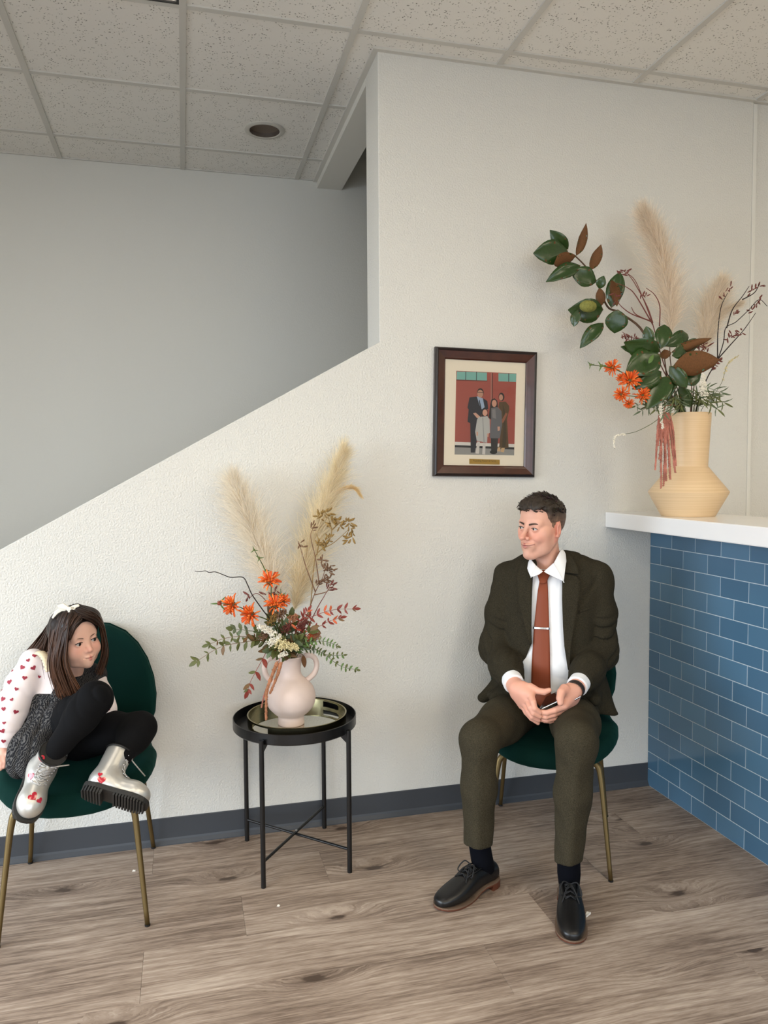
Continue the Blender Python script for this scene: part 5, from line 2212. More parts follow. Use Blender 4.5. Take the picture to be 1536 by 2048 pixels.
def shell_panel(name, rows, f, m, parent, off=.004, thick=.003, nx=10, y0=.6, lift=None, ymin=-.05):
    """cloth panel laid on the surface f seen from the front.  rows = [((xl,z),(xr,z)), ...]"""
    R = []
    for k in range(len(rows) - 1):
        for j in range(6 if k < len(rows) - 2 else 7):
            t = j / 6
            a = np.array(rows[k][0]) * (1 - t) + np.array(rows[k + 1][0]) * t
            b = np.array(rows[k][1]) * (1 - t) + np.array(rows[k + 1][1]) * t
            R.append((a, b))
    pts = []
    for a, b in R:
        for i in range(nx + 1):
            s = i / nx
            p = a * (1 - s) + b * s
            pts.append((p[0], y0, p[1]))
    pts = np.array(pts, dtype=np.float32)
    t = march(f, pts, (0, -1, 0))
    y = np.maximum(y0 - t, ymin) + off
    nr = len(R)
    Y = y.reshape(nr, nx + 1)
    # soften so that the cloth does not copy every dent
    for _ in range(4):
        Y[1:-1] = np.maximum(Y[1:-1], .5 * Y[1:-1] + .25 * (Y[:-2] + Y[2:]))
        Y[:, 1:-1] = np.maximum(Y[:, 1:-1], .5 * Y[:, 1:-1] + .25 * (Y[:, :-2] + Y[:, 2:]))
    if lift is not None:
        s = np.linspace(0, 1, nx + 1)[None]
        tt = np.linspace(0, 1, nr)[:, None]
        Y = Y + lift(s, tt)
    V = pts.copy()
    V[:, 1] = Y.ravel()
    V2 = V.copy()
    V2[:, 1] -= thick
    n = len(V)
    F = []
    for i in range(nr - 1):
        for j in range(nx):
            a = i * (nx + 1) + j
            F.append((a, a + 1, a + nx + 2, a + nx + 1))
            F.append((n + a + nx + 1, n + a + nx + 2, n + a + 1, n + a))
    edge = [i * (nx + 1) for i in range(nr)]
    edge2 = [i * (nx + 1) + nx for i in range(nr)]
    for i in range(nr - 1):
        F.append((edge[i + 1], n + edge[i + 1], n + edge[i], edge[i]))
        F.append((edge2[i], n + edge2[i], n + edge2[i + 1], edge2[i + 1]))
    for j in range(nx):
        a = j
        F.append((a, n + a, n + a + 1, a + 1))
        a = (nr - 1) * (nx + 1) + j
        F.append((a + 1, n + a + 1, n + a, a))
    o = mesh_obj(name, np.concatenate([V, V2]), np.array(F), m, parent)
    return flipx(o)


def hand_sdf(P, H):
    """H: palm = list of (point, radius) chains; fingers = list of (pts, radii)"""
    d = None
    for pts, rs in H['palm']:
        e = s_chain(P, pts, rs, .006)
        d = e if d is None else smin(d, e, .012)
    for pts, rs in H['fingers']:
        e = s_chain(P, pts, rs, .002)
        d = smin(d, e, .0035)
    return d


def join(name, objs, parent):
    """merge several meshes into the first one's mesh"""
    bm = bmesh.new()
    for o in objs:
        bm.from_mesh(o.data)
    me = objs[0].data
    bm.to_mesh(me)
    bm.free()
    for o in objs[1:]:
        d = o.data
        bpy.data.objects.remove(o)
        bpy.data.meshes.remove(d)
    objs[0].name = name
    me.polygons.foreach_set('use_smooth', [True] * len(me.polygons))
    return objs[0]


m_skin = mat('skin', (220, 170, 148), rough=.48, spec=.35, attr='Col', sss=.12, bump=.08, bscale=400, bdist=.001)
m_eye = mat('eyeball', (240, 240, 240), rough=.12, attr='Col')

# ================================================================== the man
m_suit = mat('olive_tweed', (48, 44, 34), rough=.95, spec=.1, bump=.35, bscale=900, bdist=.0008, var=.35, vscale=330)
m_trous = mat('olive_trouser', (58, 53, 41), rough=.95, spec=.1, bump=.3, bscale=900, bdist=.0008, var=.35, vscale=330)
m_shirt = mat('white_shirt', (238, 240, 243), rough=.7, spec=.2)
m_tie = mat('rust_tie', (128, 62, 36), rough=.55, spec=.3, bump=.2, bscale=700, bdist=.0006)
m_hair_m = mat('brown_hair', (44, 36, 29), attr='Col', rough=.5, spec=.4, bump=.6, bscale=90, bdist=.004, var=.3, vscale=200, stretch=(1, 1, .25))
m_leather = mat('black_leather', (13, 13, 14), rough=.36, spec=.5, bump=.15, bscale=120, bdist=.001)
m_sole = mat('tan_sole', (92, 48, 30), rough=.5)
m_welt = mat('sole_edge', (112, 92, 76), rough=.6)
m_sock = mat('navy_sock', (9, 11, 18), rough=.95, spec=.1, bump=.4, bscale=600, bdist=.001)
m_strap = mat('brown_strap', (46, 34, 28), rough=.5)
m_silver = mat('silver', (200, 200, 204), rough=.22, metal=1.)
m_lace = mat('black_lace', (22, 22, 24), rough=.8)

_c = np.array(CH_M[:2])
_F = np.array([-math.sin(TH_M), math.cos(TH_M)])
_L = np.array([-math.cos(TH_M), -math.sin(TH_M)])


def MM(u, v, f):
    a = px(u, v, z=CAM_H - .5) if v > 945 else px(u, v, z=CAM_H + .5)
    C = np.array([0, CAM_Y, CAM_H])
    d = a - C
    n = np.array([_F[0], _F[1], 0])
    p0 = np.array([*(_c + _F * f), 0])
    t = n @ (p0 - C) / (n @ d)
    p = C + d * t
    q = p[:2] - _c
    return np.array([q @ _L, q @ _F, p[2]])


def MMx(u, v, f=.1):
    p = MM(u, v, f)
    return (p[0], p[2])


man = thing('person', 'man in dark olive suit, white shirt and rust tie sitting with a phone', 'person', CH_M, TH_M)

# joints
sh_l, sh_r = (-.163, -.045, .992), (.168, -.045, 1.000)
el_l, el_r = MM(992, 1295, .0), MM(1200, 1305, .0)
wr_l, wr_r = MM(1030, 1372, .255), MM(1152, 1376, .255)
hp_l, hp_r = (-.095, -.04, .505), (.085, -.04, .505)
kn_l, kn_r = MM(958, 1478, .405), MM(1153, 1482, .45)
an_l, an_r = MM(957, 1690, .415), MM(1137, 1722, .445)


def lerp(a, b, t):
    return tuple(np.array(a) * (1 - t) + np.array(b) * t)


def f_torso(P):
    d = s_ell(P, (0, -.03, .885), (.178, .118, .17))
    d = smin(d, s_ell(P, (0, -.01, .70), (.165, .128, .17)), .08)
    d = smin(d, s_ell(P, (0, -.03, .56), (.185, .145, .11)), .08)
    d = smin(d, s_cap(P, (-.155, -.045, .995), (.158, -.045, 1.003), .046), .05)
    d = smin(d, s_cap(P, (-.07, -.05, 1.03), (.07, -.05, 1.035), .042), .06)
    return d


def wr(P, a, fx, fy, fz, seed):
    return a * np.sin(P[:, 0] * fx + P[:, 1] * fy + P[:, 2] * fz + 1.6 * noise3(P, 14, seed)) * (.4 + .6 * np.clip(noise3(P, 9, seed + 1) + .4, 0, 1))


def folds(P, dirv, freq, a, seed, sharp=2.):
    x = P @ V3(dirv) * freq + 1.3 * noise3(P, 16, seed)
    return a * ((1 - np.abs(np.sin(x))) ** 3 - .35 * np.abs(np.sin(x))) * np.clip(.35 + noise3(P, 10, seed + 1), 0, 1)


def f_sleeves(P):
    a = s_chain(P, [sh_l, lerp(sh_l, el_l, .5), el_l, lerp(el_l, wr_l, .55), lerp(el_l, wr_l, .9)], [.058, .0545, .055, .050, .043], .05)
    b = s_chain(P, [sh_r, lerp(sh_r, el_r, .5), el_r, lerp(el_r, wr_r, .55), lerp(el_r, wr_r, .9)], [.058, .0545, .055, .050, .043], .05)
    for e, w, s in ((el_l, wr_l, 0), (el_r, wr_r, 1)):
        e, w = V3(e), V3(w)
        ax = (w - e) / np.linalg.norm(w - e)
        cut = (P - (e + (w - e) * .84)) @ ax
        if s == 0:
            a = smax(a, cut, .004)
        else:
            b = smax(b, cut, .004)
    d = np.minimum(a, b)
    bend = np.exp(-((P[:, 2] - .76) / .10) ** 2)
    return d + wr(P, .0022, 14, 30, 75, 3) + folds(P, (.25, .75, 1), 84, .013, 41) * (.15 + bend) + folds(P, (-.6, .2, 1), 80, .005, 47) * .6


OPEN = [MMx(*p) for p in [(1062, 1085), (1064, 1150), (1062, 1250), (1064, 1285), (1052, 1315), (1030, 1340), (1020, 1400), (1150, 1400), (1140, 1345), (1129, 1290), (1124, 1200), (1127, 1100), (1122, 1085)]]


def f_jbody(P):
    d = f_torso(P) - .012
    # skirts of the jacket spread over the hips
    d = smin(d, s_cap(P, (-.12, -.03, .60), MM(966, 1395, .04), .075, .022, ((.35, .0, 1), .8)), .05)
    d = smin(d, s_cap(P, (-.1, .05, .60), MM(985, 1392, .12), .06, .02), .04)
    d = smin(d, s_cap(P, (.12, -.03, .60), MM(1222, 1430, .04), .075, .026, ((-.35, 0, 1), .8)), .05)
    d = smin(d, s_cap(P, (.12, .04, .60), MM(1190, 1400, .14), .06, .022), .04)
    d = smax(d, .512 - P[:, 2] + .25 * np.clip(P[:, 1], 0, 1) * 0, .006)
    d = d + wr(P, .0018, 45, 10, 22, 8) + folds(P, (1, .2, -.35), 34, .008, 53)
    cut = np.maximum(s_poly(P[:, 0], P[:, 2], OPEN), .015 - P[:, 1])
    d = smax(d, -cut, .004)
    # collar standing round the neck
    d = smin(d, s_chain(P, [(-.072, .012, 1.052), (-.062, -.055, 1.075), (-.015, -.088, 1.085), (.048, -.055, 1.082), (.063, .008, 1.062)], [.012, .014, .014, .014, .012]), .016)
    # neck hole
    d = smax(d, -s_cap(P, (-.012, -.035, .99), (-.02, -.03, 1.2), .058, .066), .004)
    return d


def f_jacket(P):
    return off_chair(P, smin(f_jbody(P), f_sleeves(P), .012), -.003)


jacket = fobj('jacket', f_jacket, (-.34, -.24, .45), (.34, .36, 1.12), .005, m_suit, man)
for nm, rows in (('lapel', [((1052, 1117), (1062, 1117)), ((1044, 1122), (1063, 1130)), ((1034, 1138), (1063, 1150)), ((1031, 1160), (1063, 1170)), ((1036, 1205), (1063, 1205)), ((1049, 1250), (1063, 1250)), ((1060, 1284), (1064, 1286))]),
                 ('lapel', [((1127, 1110), (1137, 1112)), ((1126, 1116), (1146, 1122)), ((1125, 1130), (1156, 1140)), ((1125, 1148), (1158, 1152))]),
                 ('lapel', [((1125, 1150), (1152, 1155)), ((1124, 1163), (1161, 1166)), ((1124, 1200), (1158, 1200)), ((1126, 1250), (1149, 1250)), ((1129, 1290), (1142, 1290)), ((1136, 1335), (1139, 1338))])):
    rr = [(MMx(*a, .1), MMx(*b, .1)) for a, b in rows]
    shell_panel(nm, rr, lambda P: f_torso(P) - .012, m_suit, jacket, off=.008, thick=.008, nx=8, lift=(lambda s, t: .007 * (1 - s) + 0 * t) if rows[1][0][0] < 1080 else (lambda s, t: .007 * s + 0 * t))
rr = [(MMx(1158, 1222, .1), MMx(1181, 1216, .1)), (MMx(1158, 1228, .1), MMx(1181, 1222, .1))]
shell_panel('breast_pocket', rr, lambda P: f_torso(P) - .012, m_suit, jacket, off=.004, thick=.004, nx=6)
for sg, e, w in ((0, el_l, wr_l), (1, el_r, wr_r)):
    mb = MB()
    for k in range(3):
        c = Vector(lerp(e, w, .70 + .045 * k)) + Vector(((-1 if sg == 0 else 1) * .035, -.012, -.028))
        mb.sphere(c, .0055, 8, 6)
    flipx(mb.build('cuff_buttons', m_blackp, jacket, smooth=True))

shirt_f = lambda P: f_torso(P) - .001 - .010 * np.exp(-((P[:, 2] - .70) / .035) ** 2) + (wr(P, .003, 12, 8, 55, 21) + folds(P, (.5, 0, 1), 70, .009, 23)) * np.clip((.80 - P[:, 2]) / .08, .08, 1)
shirt = fobj('shirt', lambda P: off_chair(P, smax(smax(shirt_f(P), P[:, 2] - 1.035, .004), .585 - P[:, 2], .004), .003), (-.22, -.2, .56), (.22, .2, 1.05), .0048, m_shirt, man)
# turned-down collar: a band from the knot round the neck and back
_T = bez([MM(1086, 1143, .088), MM(1074, 1133, .074), MM(1070, 1129, .066), MM(1061, 1116, .02), (-.062, -.06, 1.072), (-.014, -.092, 1.085), (.042, -.066, 1.083), MM(1123, 1100, .015), MM(1109, 1124, .062), MM(1105, 1128, .07), MM(1088, 1143, .088)], 6)
_B = bez([MM(1078, 1149, .094), MM(1063, 1154, .1), MM(1062, 1154, .1), MM(1055, 1134, .03), (-.078, -.062, 1.045), (-.014, -.108, 1.055), (.058, -.07, 1.055), MM(1132, 1122, .025), MM(1127, 1162, .1), MM(1126, 1162, .1), MM(1096, 1148, .094)], 6)
vs, fs = [], []
nn = len(_T)
for a_, b_ in zip(_T, _B):
    a_, b_ = np.array(a_), np.array(b_)
    mid_ = (a_ + b_) / 2
    out_ = mid_ - np.array([-.016, -.03, mid_[2]])
    out_ = out_ / np.linalg.norm(out_)
    vs += [a_ - out_ * .002, a_ + out_ * .002, mid_ + out_ * .004, b_ + out_ * .002, b_ - out_ * .001, mid_ - out_ * .001]
for i in range(nn - 1):
    for j in range(6):
        fs.append((i * 6 + j, i * 6 + (j + 1) % 6, (i + 1) * 6 + (j + 1) % 6, (i + 1) * 6 + j))
fs += [(5, 4, 3, 2, 1, 0), tuple((nn - 1) * 6 + j for j in range(6))]
col_o = flipx(MB().add(vs, fs).build('collar', m_shirt, shirt, smooth=True, angle=60))
for e, w in ((el_l, wr_l), (el_r, wr_r)):
    flipx(MB().tube([lerp(e, w, .76), lerp(e, w, .86), lerp(e, w, .955), lerp(e, w, .96)], [.034, .0365, .0365, .031], 28).build('shirt_cuff', m_shirt, shirt, smooth=True, angle=50))
# buttons hidden by the tie are left out

# trousers
def f_trous(P):
    a = s_chain(P, [hp_l, lerp(hp_l, kn_l, .55), kn_l, lerp(kn_l, an_l, .45), an_l], [.092, .078, .060, .0555, .048], .03)
    b = s_chain(P, [hp_r, lerp(hp_r, kn_r, .55), kn_r, lerp(kn_r, an_r, .45), an_r], [.092, .080, .062, .055, .044], .03)
    # pressed crease down the front
    for k, (kn, an) in enumerate(((kn_l, an_l), (kn_r, an_r))):
        c0, c1 = V3(kn) + V3((0, .05, -.04)), V3(an) + V3((0, .042, -.0))
        e = s_cap(P, c0, c1, .010, .010)
        if k == 0:
            a = smin(a, e, .03)
        else:
            b = smin(b, e, .03)
    a = smax(a, (V3(an_l)[2] + .005) - P[:, 2] + .1 * (P[:, 1] - an_l[1]), .003)
    b = smax(b, (V3(an_r)[2] + .002) - P[:, 2] + .12 * (P[:, 1] - an_r[1]) + .12 * (P[:, 0] - an_r[0]), .003)
    d = smin(a, b, .03)
    d = smin(d, s_ell(P, (0, -.02, .575), (.165, .142, .088)), .03)
    near = np.exp(-((P[:, 1] - .36) / .12) ** 2) * np.clip((P[:, 2] - .3) / .1, 0, 1)
    return d + wr(P, .0014, 38, 70, 60, 31) + folds(P, (.75, .9, .2), 62, .008, 71) * np.clip((.30 - P[:, 1]) / .12, 0, 1) * np.clip((P[:, 2] - .4) / .1, 0, 1)


fobj('trousers', lambda P: off_chair(P, f_trous(P), -.004), (-.34, -.24, .12), (.3, .58, .70), .0055, m_trous, man)

# tie
belly = lambda P: smin(shirt_f(P), f_trous(P), .03)
tie = shell_panel('tie', [(MMx(*a, .13), MMx(*b, .13)) for a, b in [((1078, 1163), (1093, 1162)), ((1074, 1185), (1095, 1185)), ((1067, 1258), (1098, 1258)), ((1064, 1310), (1100, 1310)), ((1062, 1365), (1101, 1365)), ((1066, 1395), (1102, 1392)), ((1082, 1416), (1088, 1416))]],
                  belly, m_tie, man, off=.008, thick=.006, nx=8, lift=lambda s, t: .003 * np.sin(s * PI))
shell_panel('tie_knot', [(MMx(*a, .1), MMx(*b, .1)) for a, b in [((1074, 1144), (1100, 1143)), ((1071, 1148), (1102, 1147)), ((1076, 1160), (1096, 1159)), ((1079, 1169), (1092, 1168))]],
            belly, m_tie, tie, off=.013, thick=.011, nx=8, lift=lambda s, t: .007 * np.sin(s * PI))
shell_panel('tie_clip', [(MMx(*a, .13), MMx(*b, .13)) for a, b in [((1065, 1256), (1099, 1257)), ((1065, 1260), (1099, 1261))]], belly, m_silver, tie, off=.014, thick=.004, nx=6)

# socks and shoes
def shoe(heel, toe, an, name):
    h, t_ = np.array(heel), np.array(toe)
    d = t_ - h
    Ln = np.linalg.norm(d)
    d = d / Ln
    root = bpy.data.objects.new(name, None)
    n_ = np.array([d[1], -d[0]])

    def W(s, lat, z):
        p = h + d * s * Ln + n_ * lat
        return (p[0], p[1], z)
    st = [0, .04, .1, .18, .28, .38, .48, .58, .68, .78, .86, .92, .965, .99, 1.]
    wid = [.012, .026, .032, .0335, .033, .034, .038, .0425, .0445, .0435, .039, .033, .026, .017, .004]
    top = [.055, .078, .086, .088, .087, .088, .084, .073, .062, .0535, .0475, .043, .038, .033, .027]
    bot = [.026, .024, .024, .024, .024, .020, .016, .012, .010, .010, .0105, .011, .012, .0125, .013]
    n = 26
    v, f = [], []
    for s, w, tp, bt in zip(st, wid, top, bot):
        for k in range(n):
            a = 2 * PI * k / n
            ca, sa = math.cos(a), math.sin(a)
            e = .75 if sa > 0 else .45
            lat = w * abs(ca) ** .7 * (1 if ca > 0 else -1)
            zz = (bt + tp) / 2 + (tp - bt) / 2 * abs(sa) ** e * (1 if sa > 0 else -1)
            if sa > 0:
                lat *= 1 - .35 * max(0, sa - .2) * (1 if s < .6 else .6)
            v.append(W(s, lat, zz))
    m = len(st)
    f = [(i * n + k, i * n + (k + 1) % n, (i + 1) * n + (k + 1) % n, (i + 1) * n + k) for i in range(m - 1) for k in range(n)]
    f += [tuple(range(n))[::-1], tuple((m - 1) * n + k for k in range(n))]
    up = flipx(MB().add(v, [q[::-1] for q in f]).build('shoe', m_leather, man, smooth=True))
    md = up.modifiers.new('s', 'SUBSURF')
    md.levels = md.render_levels = 1
    # sole outline
    so, wl = MB(), MB()
    ss = [0, .015, .05, .12, .2, .3, .4, .5, .6, .7, .8, .88, .94, .98, 1.008]
    sw = [.006, .018, .028, .035, .036, .0345, .035, .039, .0445, .047, .0455, .040, .032, .021, .006]
    left = [(s, w_ + .002) for s, w_ in zip(ss, sw)]
    poly = [(s, w_) for s, w_ in left] + [(s, -w_) for s, w_ in reversed(left)]

    def solid(mb, poly, zf, th):
        k = len(poly)
        lo = [W(s, lt, zf(s)) for s, lt in poly]
        hi = [W(s, lt, zf(s) + th) for s, lt in poly]
        mb.add(lo + hi, [tuple(range(k)), tuple(range(2 * k - 1, k - 1, -1))] + [((i + 1) % k, i, k + i, k + (i + 1) % k) for i in range(k)])
    zs = lambda s: .018 * max(0, min(1, (.52 - s) / .18)) + .006 * max(0, (s - .72) / .28) ** 1.5
    # grid the outline so that it can bend
    for mb, zo, th in ((so, 0, .0045), (wl, .0045, .0035)):
        k = len(left)
        for a, b in zip(left[:-1], left[1:]):
            q = [(a[0], -a[1]), (b[0], -b[1]), (b[0], b[1]), (a[0], a[1])]
            solid(mb, q, lambda s: zs(s) + zo, th)
    hl = MB()
    solid(hl, [(s, w_) for s, w_ in left if s < .24] + [(s, -w_) for s, w_ in reversed(left) if s < .24], lambda s: 0, .0185)
    flipx(so.build('sole', m_sole, up))
    flipx(wl.build('welt', m_welt, up))
    flipx(hl.build('heel', m_sole, up))
    # facings, laces and bow
    lc = MB()
    for i in range(4):
        s = .40 + .055 * i
        z0 = np.interp(s, st, top) + .003
        lc.tube([W(s, -.016, z0 - .004), W(s + .012, 0, z0 + .003), W(s + .024, .016, z0 - .006)], .0021, 6)
        lc.tube([W(s, .016, z0 - .004), W(s + .012, 0, z0 + .003), W(s + .024, -.016, z0 - .006)], .0021, 6)
    z0 = .094
    for sg in (-1, 1):
        lc.tube(bez([W(.43, 0, z0), W(.47, sg * .022, z0 + .012), W(.54, sg * .034, z0 - .012), W(.53, sg * .022, z0 - .02), W(.44, 0, z0)], 6), .0022, 6)
        lc.tube(bez([W(.43, 0, z0), W(.52, sg * .012, z0 - .002), W(.62, sg * .026, z0 - .030)], 6), .002, 6)
    flipx(lc.build('laces', m_lace, up, smooth=True))
    fc = MB()
    for sg in (-1, 1):
        pts = [W(.28 + .05 * i, sg * (.013 + .010 * math.sin(PI * i / 6)), np.interp(.28 + .05 * i, st, top) - .001 - .003 * (i == 6)) for i in range(7)]
        fc.tube(pts, .004, 6, flat=.5)
    flipx(fc.build('eyelet_facing', m_leather, up, smooth=True))
    flipx(MB().tube([(an[0], an[1], an[2] + .08), (an[0], an[1] - .004, an[2] + .02), lerp(an, W(.22, 0, .07), .6), W(.2, 0, .06)], [.037, .036, .037, .034], 20).build('sock', m_sock, man, smooth=True))
    bpy.data.objects.remove(root)


shoe(MM(992, 1757, .36)[:2] * [1, 0] + [0, .345], MM(874, 1800, .56)[:2] * [1, 0] + [0, .565], an_l, 'shoe')
shoe((.073, .352), (.090, .650), an_r, 'shoe')

# ---- head
HC_M = V3((-.038, .018, 1.192))
HS_M = .93
RM = rot(.02, 0, math.radians(44)) if False else np.array((Matrix.Rotation(math.radians(35), 3, 'Z') @ Matrix.Rotation(math.radians(-2), 3, 'X') @ Matrix.Rotation(math.radians(3), 3, 'Y')), dtype=np.float32)


def to_head(P, c, s, R):
    return ((P - c) / s) @ R       # R columns are the head's axes


def fh_man(P):
    Q = to_head(P, HC_M, HS_M, RM)
    d = head_sdf(Q) * HS_M
    d = smin(d, s_cap(P, (-.030, -.022, 1.15), (-.016, -.036, 1.0), .050, .056), .018)
    d = smin(d, s_cap(P, V3(HC_M) + RM @ V3((.045, -.03, -.07)) * HS_M, (-.02, .012, 1.03), .012, .010), .02)
    return d


def ch_man(V):
    Q = to_head(V, HC_M, HS_M, RM)
    return head_color(Q, (220, 168, 146), (190, 116, 108), (222, 134, 116), (184, 140, 124))


b_head = sdf_obj('body', fh_man, (-.16, -.13, .985), (.10, .16, 1.325), .0023, m_skin, man, ch_man)


def HM(p):
    return tuple(V3(HC_M) + (RM @ V3(p)) * HS_M)


# hands: image-left hand cups the other, image-right hand holds the phone
def K(x, y, f):
    return tuple(MM(990 + .1302 * x, 1300 + .1302 * y, f))


HL = dict(palm=[([tuple(wr_l), K(330, 590, .275), K(420, 640, .292)], [.027, .027, .024]),
                ([K(390, 600, .285), K(540, 690, .315)], [.021, .0165]),
                ([K(370, 640, .285), K(500, 760, .31)], [.021, .0165]),
                ([K(350, 670, .28), K(460, 820, .30)], [.020, .0155]),
                ([K(330, 690, .275), K(420, 850, .285)], [.018, .0145]),
                ([K(430, 560, .285), K(590, 610, .300)], [.018, .0145])],
          fingers=[([K(540, 570, .295), K(660, 630, .305), K(760, 645, .312), K(832, 618, .312)], [.0142, .0115, .0105, .008]),
                   ([K(548, 700, .318), K(585, 800, .345), K(610, 900, .352), K(690, 960, .345)], [.0125, .0108, .0098, .0082]),
                   ([K(505, 770, .312), K(545, 890, .345), K(590, 970, .35), K(690, 1020, .342)], [.0125, .0108, .0098, .0082]),
                   ([K(465, 830, .302), K(510, 950, .333), K(570, 1025, .338), K(670, 1075, .33)], [.0118, .0102, .0094, .008]),
                   ([K(425, 855, .288), K(480, 960, .312), K(560, 1050, .32), K(660, 1120, .315)], [.0105, .009, .0084, .0072])])
HR = dict(palm=[([tuple(wr_r), K(1200, 640, .27), K(1120, 700, .285)], [.027, .027, .024]),
                ([K(1180, 680, .275), K(1060, 850, .315)], [.021, .016]),
                ([K(1190, 720, .27), K(1050, 910, .30)], [.021, .016]),
                ([K(1190, 760, .265), K(1030, 960, .285)], [.02, .0155]),
                ([K(1140, 600, .28), K(1050, 640, .305)], [.02, .0175])],
          fingers=[([K(1070, 600, .300), K(1020, 650, .322), K(1000, 740, .338), K(1005, 815, .345)], [.0175, .0145, .0128, .0098]),
                   ([K(1055, 865, .317), K(920, 925, .335), K(800, 965, .34), K(620, 945, .338)], [.0122, .0105, .0095, .008]),
                   ([K(1045, 920, .302), K(910, 985, .33), K(790, 1025, .335), K(640, 1010, .332)], [.0122, .0105, .0095, .008]),
                   ([K(1030, 965, .287), K(910, 1040, .318), K(800, 1075, .322), K(670, 1068, .32)], [.0115, .0098, .009, .0076]),
                   ([K(1020, 985, .275), K(930, 1065, .30), K(850, 1090, .305), K(760, 1090, .302)], [.0105, .009, .0082, .007])])


def hcol(V):
    c = np.repeat(np.array(lin((222, 166, 144)))[None], len(V), 0)
    m = np.clip(.5 + .5 * noise3(V, 70, 5), 0, 1)[:, None]
    return c * (1 - .18 * m) + np.array(lin((214, 138, 118)))[None] * .18 * m


def fhl(P):
    return smin(hand_sdf(P, HL), s_cap(P, wr_l, lerp(el_l, wr_l, .6), .027, .03), .012)


def fhr(P):
    return smin(hand_sdf(P, HR), s_cap(P, wr_r, lerp(el_r, wr_r, .6), .027, .03), .012)


b_l = sdf_obj('h1', fhl, (-.17, .12, .50), (.06, .40, .74), .0023, m_skin, None, hcol)
b_r = sdf_obj('h2', fhr, (-.06, .12, .50), (.20, .40, .74), .0023, m_skin, None, hcol)


def fbody(P):
    d = f_torso(P) + .02
    for s_, e_, w_ in ((sh_l, el_l, wr_l), (sh_r, el_r, wr_r)):
        d = smin(d, s_chain(P, [s_, e_, lerp(e_, w_, .8)], [.045, .036, .027]), .03)
    for h_, k_, a_ in ((hp_l, kn_l, an_l), (hp_r, kn_r, an_r)):
        d = smin(d, s_chain(P, [h_, k_, a_], [.08, .045, .02]), .03)
    return off_chair(P, smin(d, s_cap(P, (-.018, -.036, 1.07), (0, -.04, .98), .045, .06), .03), .008)


b_b = sdf_obj('b3', fbody, (-.3, -.24, .12), (.3, .55, 1.1), .012, m_skin, None, hcol)
body = flipx(join('body', [b_head, b_l, b_r, b_b], man))

ev = MB()
gz = RM @ V3((-.28, 1, -.02))
for s in (-1, 1):
    eye_mesh(ev, HM((s * .032, .0735, 0)), .0126 * HS_M, gz, (66, 70, 70))
flipx(ev.build('eyes', m_eye, body, smooth=True))
# eyebrows
eb = MB()
for s in (-1, 1):
    pts = bez([HM((s * .014, .0905, .0165)), HM((s * .028, .0885, .0205)), HM((s * .042, .0795, .0205)), HM((s * .053, .066, .0135))], 6)
    eb.tube(pts, [.0044 * (1 - .5 * i / (len(pts) - 1)) for i in range(len(pts))], 8, flat=.75, c=lin((66, 50, 40)))
flipx(eb.build('eyebrows', m_hair_m, body, smooth=True))
# upper lashes
ul = MB()
for s in (-1, 1):
    ul.tube(bez([HM((s * .0185, .0845, .002)), HM((s * .0325, .0885, .0055)), HM((s * .0465, .0805, .001))], 6), .0011, 5, c=lin((40, 30, 26)))
flipx(ul.build('eyelashes', m_hair_m, body, smooth=True))

HAIRP = [(.12, .078), (.093, .073), (.076, .078), (.062, .080), (.046, .058), (.036, .032), (.022, .018), (.020, -.012), (.008, -.014), (.004, .022), (-.018, .028), (-.034, .006), (-.042, -.03), (-.05, -.055), (-.08, -.075), (-.14, -.06), (-.14, .15), (.12, .15)]


def f_hair_m(P):
    Q = to_head(P, HC_M, HS_M, RM)
    base = head_sdf_cran(Q)
    up = np.clip((Q[:, 2] - .02) / .07, 0, 1)
    tex = noise3(Q * V3((1.6, .55, 1)), 260, 3) * .0016 + noise3(Q * V3((1.4, .5, 1)), 120, 4) * .0018
    thick = .0022 + .0105 * up ** 1.2 + .006 * np.clip((Q[:, 1] - .03) / .05, 0, 1) * up
    d = base - thick - tex * (.3 + up)
    pz = s_poly(Q[:, 1] + noise3(Q, 260, 6) * .003, Q[:, 2] + noise3(Q, 190, 7) * .0035 - .35 * np.clip(np.abs(Q[:, 0]) - .035, 0, 1) * (Q[:, 1] > .045), HAIRP)
    return smax(d, pz, .003) * HS_M


def head_sdf_cran(Q):
    d = s_ell(Q, (0, -.018, .032), (.0745, .095, .083))
    return smin(d, s_ell(Q, (0, .03, .055), (.06, .056, .05)), .03)




def c_hair_m(V):
    Q = to_head(V, HC_M, HS_M, RM)
    t = np.clip((.072 - Q[:, 2]) / .055, 0, 1)[:, None]
    n_ = (1 + .25 * noise3(Q * V3((1.5, .4, 1)), 330, 9))[:, None]
    return (np.array(lin((46, 37, 29)))[None] * (1 - t) + np.array(lin((118, 92, 74)))[None] * t) * n_


hair_m = fobj('hair', f_hair_m, (-.16, -.13, 1.09), (.10, .16, 1.335), .0023, m_hair_m, man, c_hair_m)
